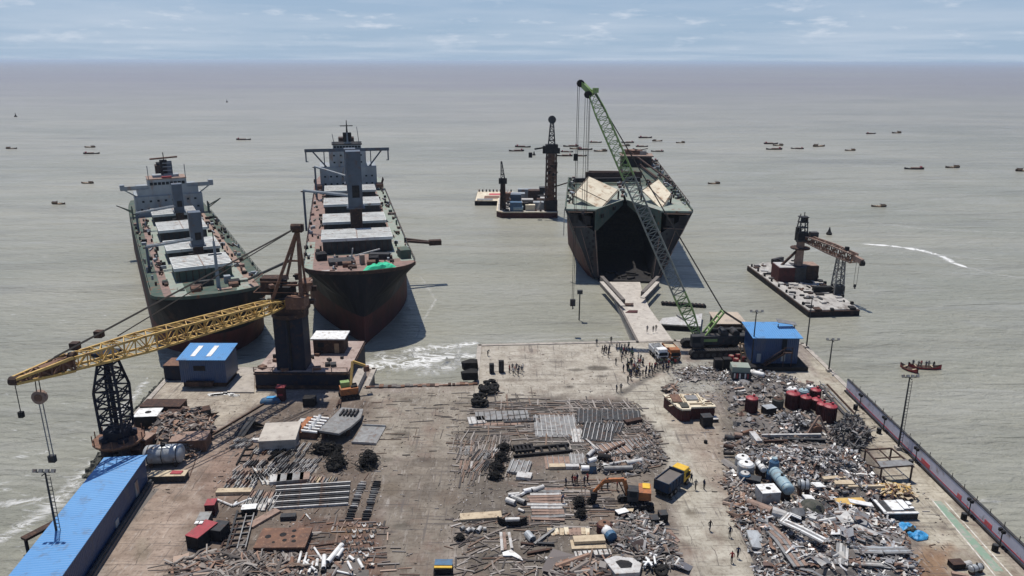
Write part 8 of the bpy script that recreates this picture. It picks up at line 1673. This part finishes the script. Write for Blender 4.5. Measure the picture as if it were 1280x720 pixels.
# ================================================================ PEOPLE
def person_mesh(name, pose, lower, upper, helmet=None):
    """one continuous skinned body; pose gives joint offsets"""
    P = dict(pelvis=(0, 0, .95), waist=(0, 0, 1.08), chest=(0, .0, 1.32), neck=(0, .01, 1.48), head0=(0, -.02, 1.55), head1=(0, -.03, 1.66), crown=(0, -.02, 1.73), nose=(0, -.11, 1.62))
    for s, k in ((-1, 'l'), (1, 'r')):
        P[k + 'sh'] = (s * .18, 0, 1.42); P[k + 'el'] = (s * .25, .02, 1.14); P[k + 'wr'] = (s * .26, -.06, .90); P[k + 'pa'] = (s * .26, -.08, .83)
        P[k + 'hip'] = (s * .09, 0, .90); P[k + 'kn'] = (s * .10, -.02, .50); P[k + 'an'] = (s * .10, .03, .09); P[k + 'to'] = (s * .11, -.14, .04)
    P.update(pose)
    names = list(P); idx = {n: i for i, n in enumerate(names)}; vs = [Vector(P[n]) for n in names]
    E_ = [('pelvis', 'waist'), ('waist', 'chest'), ('chest', 'neck'), ('neck', 'head0'), ('head0', 'head1'), ('head1', 'crown'), ('head1', 'nose')]
    for k in 'lr': E_ += [('chest', k + 'sh'), (k + 'sh', k + 'el'), (k + 'el', k + 'wr'), (k + 'wr', k + 'pa'), ('pelvis', k + 'hip'), (k + 'hip', k + 'kn'), (k + 'kn', k + 'an'), (k + 'an', k + 'to')]
    rad = dict(pelvis=(.15, .11), waist=(.135, .10), chest=(.165, .115), neck=(.055, .055), head0=(.075, .085), head1=(.085, .10), crown=(.055, .06), nose=(.018, .018), sh=(.065, .065), el=(.045, .045), wr=(.03, .03), pa=(.042, .022), hip=(.09, .095), kn=(.06, .06), an=(.042, .042), to=(.045, .032))
    rr = [rad.get(n) or rad[n[1:]] for n in names]; ed = [(idx[a], idx[b]) for a, b in E_]
    for k in 'lr':      # five fingers, unequal and bent
        pa = Vector(P[k + 'pa']); wr = Vector(P[k + 'wr']); d = (pa - wr).normalized(); sd_ = Vector((0, 1, 0)) if abs(d.y) < .8 else Vector((0, 0, 1)); s = -1 if k == 'l' else 1
        for f, (o, L) in enumerate(((-.028, .07), (-.010, .085), (.010, .08), (.028, .06))):
            a = pa + d * .02 + sd_ * o; b = a + d * L * .6; c = b + (d * .6 + Vector((-s * .5, 0, 0))) * L * .5
            i = len(vs); vs += [b, c]; rr += [(.010, .010), (.008, .008)]; ed += [(idx[k + 'pa'], i), (i, i + 1)]
        i = len(vs); vs += [pa - d * .02 - sd_ * .045]; rr += [(.011, .011)]; ed += [(idx[k + 'pa'], i)]
    me = bpy.data.meshes.new('body'); me.from_pydata(vs, ed, []); o = bpy.data.objects.new('tmp', me); COL.objects.link(o)
    md = o.modifiers.new('s', 'SKIN')
    for i, q in enumerate(me.skin_vertices[0].data): q.radius = rr[i]; q.use_root = (i == 0)
    sb = o.modifiers.new('u', 'SUBSURF'); sb.levels = 1; sb.render_levels = 1
    bpy.context.view_layer.update(); ev = o.evaluated_get(bpy.context.evaluated_depsgraph_get()); out = bpy.data.meshes.new_from_object(ev); bpy.data.objects.remove(o)
    out.name = name; mats = [lower, upper, 'skin', helmet or 'hair', 'dark']; out.materials.clear()
    for q in mats: out.materials.append(MATS[q])
    hand = [Vector(P['lwr']), Vector(P['rwr'])]; hd = Vector(P['head1'])
    for p in out.polygons:
        c = p.center; p.use_smooth = True; z = c.z; i = 1
        if z < P['pelvis'][2] - .02 and abs(c.x) < .2 or z < .55: i = 0
        if z < .085: i = 4
        if (c - hd).length < .17 and z > P['neck'][2]: i = 3 if (z > hd.z + .035 or c.y > hd.y + .045) else 2
        for w in hand:
            if (c - w).length < .16 and (c - w).dot(Vector(P['lpa' if w is hand[0] else 'rpa']) - w) > -.004: i = 2
        p.material_index = i
    return out
POSES = [dict(),
         dict(lkn=(-.10, -.16, .52), lan=(-.10, -.10, .10), lto=(-.11, -.27, .05), rkn=(.10, .02, .50), ran=(.10, .26, .12), rto=(.11, .12, .04), lel=(-.25, .12, 1.16), lwr=(-.25, .06, .93), lpa=(-.25, .04, .86), rel=(.25, -.10, 1.16), rwr=(.25, -.24, .97), rpa=(.25, -.29, .92)),
         dict(rel=(.27, -.14, 1.22), rwr=(.20, -.34, 1.32), rpa=(.18, -.41, 1.35), lel=(-.26, .03, 1.15)),
         dict(lel=(-.28, .04, 1.16), lwr=(-.16, -.13, 1.08), lpa=(-.10, -.15, 1.06), rel=(.28, .04, 1.16), rwr=(.16, -.13, 1.08), rpa=(.10, -.15, 1.06)),
         dict(pelvis=(0, .05, .93), waist=(0, .0, 1.05), chest=(0, -.16, 1.24), neck=(0, -.26, 1.36), head0=(0, -.31, 1.41), head1=(0, -.36, 1.50), crown=(0, -.38, 1.57), nose=(0, -.43, 1.45), lsh=(-.18, -.22, 1.31), rsh=(.18, -.22, 1.31), lel=(-.23, -.28, 1.06), rel=(.23, -.28, 1.06), lwr=(-.2, -.42, .88), rwr=(.2, -.42, .88), lpa=(-.19, -.46, .82), rpa=(.19, -.46, .82))]
COMB = [('cloth_black', 'cloth_navy', None), ('cloth_navy', 'cloth_black', None), ('cloth_black', 'cloth_white', None), ('cloth_grey', 'cloth_black', 'helmet_yellow'), ('cloth_navy', 'cloth_green', None), ('cloth_black', 'cloth_red', None), ('cloth_khaki', 'cloth_grey', None), ('cloth_navy', 'cloth_blue', 'white')]
PM = {}
def person(u, v, label, comb=None, pose=None, face=None, group=None, s=1.0):
    comb = random.randrange(len(COMB)) if comb is None else comb; pose = random.choice([0, 0, 1, 2, 3]) if pose is None else pose
    if (pose, comb) not in PM: PM[(pose, comb)] = person_mesh('person', POSES[pose], *COMB[comb])
    o = bpy.data.objects.new('person', PM[(pose, comb)]); COL.objects.link(o); p = G(u, v) if not isinstance(u, Vector) else u
    o.location = (p.x, p.y, p.z + .02); o.rotation_euler = (0, 0, face if face is not None else random.uniform(0, 6.28)); k = s * random.uniform(.96, 1.04); o.scale = (k, k, k)
    return tag(o, label, 'person', group)
random.seed(5)
def crowd(pts, label, group, combs=None):
    for u, v in pts: person(u, v, label, comb=random.choice(combs) if combs else random.choice([0, 1, 0, 1, 3, 4, 6, 2, 5]), group=group)
crowd([(753, 441), (755, 443), (758, 441.5), (761, 443), (760.5, 446.5), (756, 439.5), (762, 439.5)], 'worker in dark clothes in the small knot at the left of the crowd', 'knot of workers at the left of the crowd', [0, 1, 3])
crowd([(774.5, 437), (777, 440), (779.5, 443), (781, 438), (783, 442), (785, 439), (787, 443), (789.5, 446), (778, 447), (776, 444), (786, 435.5), (790, 442), (782, 446), (791, 447)], 'worker standing in the middle knot of the crowd on the quay', 'middle knot of the crowd')
rs = random.Random(9); crowd([(rs.uniform(784, 806), rs.uniform(455, 472)) for _ in range(30)], 'worker packed in the densest knot of the crowd above the diagonal kerb', 'densest knot of the crowd')
crowd([(798, 450), (801, 452), (812, 462), (815, 463), (816, 469), (812, 470), (808, 466)], 'worker at the right fringe of the densest knot of the crowd', 'right fringe of the crowd')
crowd([(821, 459), (824, 460), (827, 457), (830, 460), (833, 463), (836, 459), (840, 460), (844, 457), (847, 455), (835, 466), (829, 464), (819, 462)], 'worker standing before the white and orange trucks', 'workers before the trucks')
crowd([(800 + i * 3.6, 474 - i * 1.9 + rs.uniform(-1.5, 1.5)) for i in range(13)], 'worker in the diagonal line along the kerb toward the trucks', 'diagonal line of workers along the kerb')
crowd([(637, 466), (641, 464), (644, 467), (646, 464), (649, 466), (652, 467), (654, 464), (642, 469), (648, 470)], 'worker in the small group on the left part of the open concrete', 'small group on the open concrete', [5, 6, 2, 0])
for u, v, lab, c, ps, f in ((746, 432, 'person in dark clothes alone at the quay edge, leftmost of two there', 0, 0, 3), (764, 429, 'person in dark clothes at the quay edge behind the small knot of workers', 1, 0, 0), (809, 415, 'person walking on the causeway, left of the pair', 0, 1, 3.1), (816.5, 415, 'person on the causeway, middle one of three', 1, 0, 2.8), (820, 414, 'person on the causeway, rightmost of three', 3, 1, 3.1),
                           (771, 437.5, 'person standing between the left and middle knots of the crowd', 0, 0, 1), (770, 456, 'person in dark clothes alone left of the densest knot', 1, 0, 2), (777, 452, 'person alone just in front of the middle knot', 6, 3, 1), (779.5, 465, 'person alone at the left edge of the densest knot', 0, 0, 4), (789, 475, 'person on the diagonal kerb, just in front of the densest knot', 0, 1, 4), (785, 479, 'person on the diagonal kerb, second in front of the densest knot', 1, 0, 2), (771, 490, 'person in black at the lower end of the diagonal kerb, left one', 0, 0, 2), (776.5, 489, 'person in black at the lower end of the diagonal kerb, right one', 0, 3, 3), (610, 445, 'person alone near the far left corner of the open concrete', 0, 4, 1)):
    person(u, v, lab, c, ps, f)
for u, v, lab, c, ps, f in ((708, 609, 'worker in dark clothes at the left of the excavator group', 0, 0, 2), (716, 605, 'worker standing in the middle of the excavator group, left one of three', 1, 3, 1), (719, 607, 'worker in the excavator group, middle one of three', 5, 0, 3), (722, 605, 'worker in the excavator group, right one of three', 0, 0, 4), (731, 607, 'worker in dark clothes under the tip of the excavator arm', 0, 0, 1), (735, 604, 'worker in a red shirt just behind the excavator bucket', 5, 3, 2), (753, 613, 'worker under the excavator boom, left one', 0, 0, 5), (760, 612, 'worker under the excavator boom, middle one', 3, 3, 2), (772, 613, 'worker under the excavator boom, right one beside the tracks', 5, 2, 1.2), (703, 630, 'worker on the grey mat left of the black heaps', 0, 4, 2),
                           (864.5, 603, 'person in dark clothes closest to the yellow truck cab', 0, 1, 2.2), (870, 612, 'person on the pale road in front of the dump truck, middle of three', 6, 1, 3.3), (880.5, 611, 'person on the pale road, rightmost of three by the dump truck', 0, 0, 2), (888, 663, 'person walking alone on the pale road below the dump truck', 1, 1, .5), (913, 671, 'person in black walking by the edge of the right scrap heap', 0, 1, 2.9), (923, 697, 'right one of a pair walking at the bottom of the pale road', 0, 1, 0), (915.5, 703, 'left one of a pair walking at the bottom of the pale road, in reddish clothes', 5, 1, 3.1)):
    person(u, v, lab, c, ps, f)
# ================================================================ BOATS
def boat_hull(L, B, D, mt, inner='wood', name='hull'):
    m = MB(); N = 12; rows = []
    for i in range(N + 1):
        t = i / N; x = (t - .5) * L; w = B / 2 * math.sin(math.pi * min(1, max(0, t * .96 + .02))) ** .55; sh = D * (.55 + .9 * abs(2 * t - 1) ** 2.4); w *= 1 if t < .75 else (1 - ((t - .75) / .25) ** 2 * .9); rows.append([(x, -w, sh), (x, -w * .75, sh * .3), (x, 0, -.25), (x, w * .75, sh * .3), (x, w, sh), (x, w * .86, sh - .05), (x, 0, D * .25), (x, -w * .86, sh - .05)])
    vs = [p for r in rows for p in r]; fs = []; mi = []
    m.use(mt); out = [(a, a + 8, (k + 1) % 8 + i * 8 + 8, (k + 1) % 8 + i * 8) for i in range(N) for k, a in ((k, i * 8 + k) for k in range(4))]
    m.add(vs, out + [tuple(range(8))[::-1], tuple(N * 8 + k for k in range(8))]); m.use(inner); m.add(vs, [(i * 8 + k, i * 8 + 8 + k, i * 8 + 8 + (k + 1) % 8, i * 8 + (k + 1) % 8) for i in range(N) for k in (4, 5, 6, 7)]); return m
protoA = thing('fishing_boat', 'x', 'boat', (0, -300, 0)); boat_hull(9, 2.4, .9, 'rust_dark').build('hull', protoA); m = MB(); m.use('wood').box((-2.4, 0, 1.1), (2.2, 1.6, 1.2)); m.use('steel').box((-2.4, 0, 1.75), (2.5, 1.8, .1)); m.build('cabin', protoA); m = MB(); m.use('dark').tube((-.6, 0, .5), (-.6, 0, 2.2), .07, n=5); m.beam((.8, -.7, .9), (.8, .7, .9), .2); m.beam((2.2, -.6, .9), (2.2, .6, .9), .2); m.each({'tube': 'mast', '': 'thwart'}, protoA)
protoB = thing('fishing_boat', 'x', 'boat', (0, -300, 0)); boat_hull(10.5, 2.5, .8, 'dark', 'rust_dark').build('hull', protoB); m = MB(); m.use('rust').box((-.5, 0, .75), (4, 1.7, .5)); m.build('cargo', protoB); m = MB(); m.use('red_paint').box((-3.6, 0, 1.2), (1, 1.2, .9)); m.build('wheelhouse', protoB)
BO = [(14, 188, 0, 'dark boat nearest the left edge of the picture on the far water'), (112, 186, 0, 'farther boat of the close pair at the far left'), (114, 194, 1, 'nearer boat of the close pair at the far left'), (73, 257, 0, 'flat brown boat left of the leftmost ship, nearest on that side'), (109, 231, 0, 'boat with a cabin between the flat brown boat and the close pair'), (304, 176, 1, 'lone boat beyond the gap between the two bulk carriers'),
      (645, 189, 1, 'nearer boat of the pair left of the tall crane tower'), (653, 184, 1, 'farther boat of the pair left of the tall crane tower'), (708, 190, 1, 0), (705, 195, 1, 0), (713, 183, 1, 0), (719, 186, 0, 0), (725, 195, 1, 0), (744, 178, 1, 0), (750, 189, 0, 0), (784, 178, 1, 0), (780, 182, 0, 0), (731, 187, 1, 0),
      (806, 172, 1, 1), (821, 176, 0, 1), (802, 183, 1, 1), (821, 189, 1, 1), (811, 201, 1, 1), (850, 178, 0, 1), (892, 229, 0, 'small boat between the cut-open ship and the crane barge'), (963, 179, 1, 2), (972, 181, 0, 2), (967, 186, 1, 2), (996, 185, 1, 2), (1023, 182, 0, 2), (1062, 187, 0, 2), (1088, 166, 1, 'left one of two small far boats at the upper right'), (1120, 165, 0, 'right one of two small far boats at the upper right'), (1142, 210, 1, 'left boat of the pair at the right beyond the wake'), (1190, 208, 0, 'right boat of the pair at the right beyond the wake'), (1279, 212, 0, 'boat cut by the right edge of the picture'), (1098, 257, 0, 'boat with a cabin above the white wake, right of the crane barge')]
GN = [('boat in the scatter behind the hanging crane hooks', 'boats scattered behind the crane hooks'), ('boat in the scatter right of the green boom', 'boats right of the green boom'), ('boat in the loose far row above the crane barge', 'boats in a row above the crane barge')]
rs = random.Random(3); used = {0: False, 1: False}; rk = {0: [], 1: [], 2: []}
for u, v, k, lab in BO:
    pr = (protoA, protoB)[k]; b = pr if not used[k] else dup(pr); used[k] = True
    p = G(u, v, 0); b.location = p; b.rotation_euler = (0, 0, rs.choice([0, math.pi]) + rs.uniform(-.25, .25)); s = rs.uniform(.85, 1.15); b.scale = (s, s, s)
    if v > 220: b.scale = (.75, .75, .75)
    b['group'] = 'small boats on the open water'
    if isinstance(lab, str): b['label'] = lab
    else: b['group'] = GN[lab][1]; rk[lab].append(b)
for k, l in rk.items(): rank(l, GN[k][0])
for u, v, lab in ((667, 194, 'small dark buoy beside the tall crane tower'), (19, 148, 'tiny dark buoy at the far left'), (283, 129, 'tiny dark buoy far beyond the ships'), (1036, 292, 'small dark buoy right of the crane barge house')):
    c = G(u, v, 0); m = MB(c); s = 1.0 if v > 180 else 1.6; m.use('dark').lathe([(.9 * s, -.3), (1.1 * s, .5), (.6 * s, 1.2), (.25 * s, 2.4), (.2, 2.8 * s)], c, 12); one(m, 'buoy', lab, 'buoy', 'mooring buoys')
# two red boats with people off the right wall
for u, v, rz, lab, L in ((1136, 461, R(115), 'red open boat floating alone beside the boat with passengers', 4.2), (1156, 459, R(-8), 'long red open boat carrying several passengers off the right wall', 6.6)):
    p = G(u, v, 0); t = thing('motor_boat', lab, 'boat', p, rz, 'red boats off the right wall'); boat_hull(L, 1.7, .75, 'red_paint', 'rust_dark').build('hull', t)
    m = MB(); m.use('wood_pale')
    for x in (-.3, .2): m.box((x * L, 0, .62), (.25, 1.2, .06))
    m.each({'': 'thwart'}, t)
    m = MB(); m.use('dark').box((-L / 2 + .1, 0, 1.0), (.3, .35, .5)); m.beam((-L / 2 + .05, 0, .9), (-L / 2 - .1, 0, .1), .12); m.build('outboard_motor', t)
    if L > 5:
        for i, x in enumerate((-2.3, -1.4, -.7, .1, .8, 1.6)):
            q = Matrix.Rotation(rz, 4, 'Z') @ V(x, .25 * (-1) ** i, .12) + p
            person(q, 0, ['first', 'second', 'third', 'fourth', 'fifth', 'sixth'][i] + ' passenger from the stern standing in the long red boat', [0, 1, 5, 0, 6, 1][i], [0, 3, 0, 2, 0, 0][i], rz + random.uniform(-1, 1))
# mooring line from the left ship to the pedestal crane
a, b = PT(311, 350, 165), PT(361, 327, 136); m = MB(a); m.use('steel_dark').tube(a, b, .28, n=6); one(m, 'boarding_gangway', 'thin dark gangway from the leftmost ship to the pedestal crane', 'gangway')
# two workers' cones: marine pile marker near hanging hook
c = G(724, 400, 0); m = MB(c); m.use('steel_dark').tube(c + V(0, 0, -1), c + V(0, 0, 7.2), .16, n=7); m.box(c + V(0, 0, 7.4), (1.3, .9, .9)); one(m, 'marker_post', 'thin post with a box head standing in the water left of the causeway', 'post')
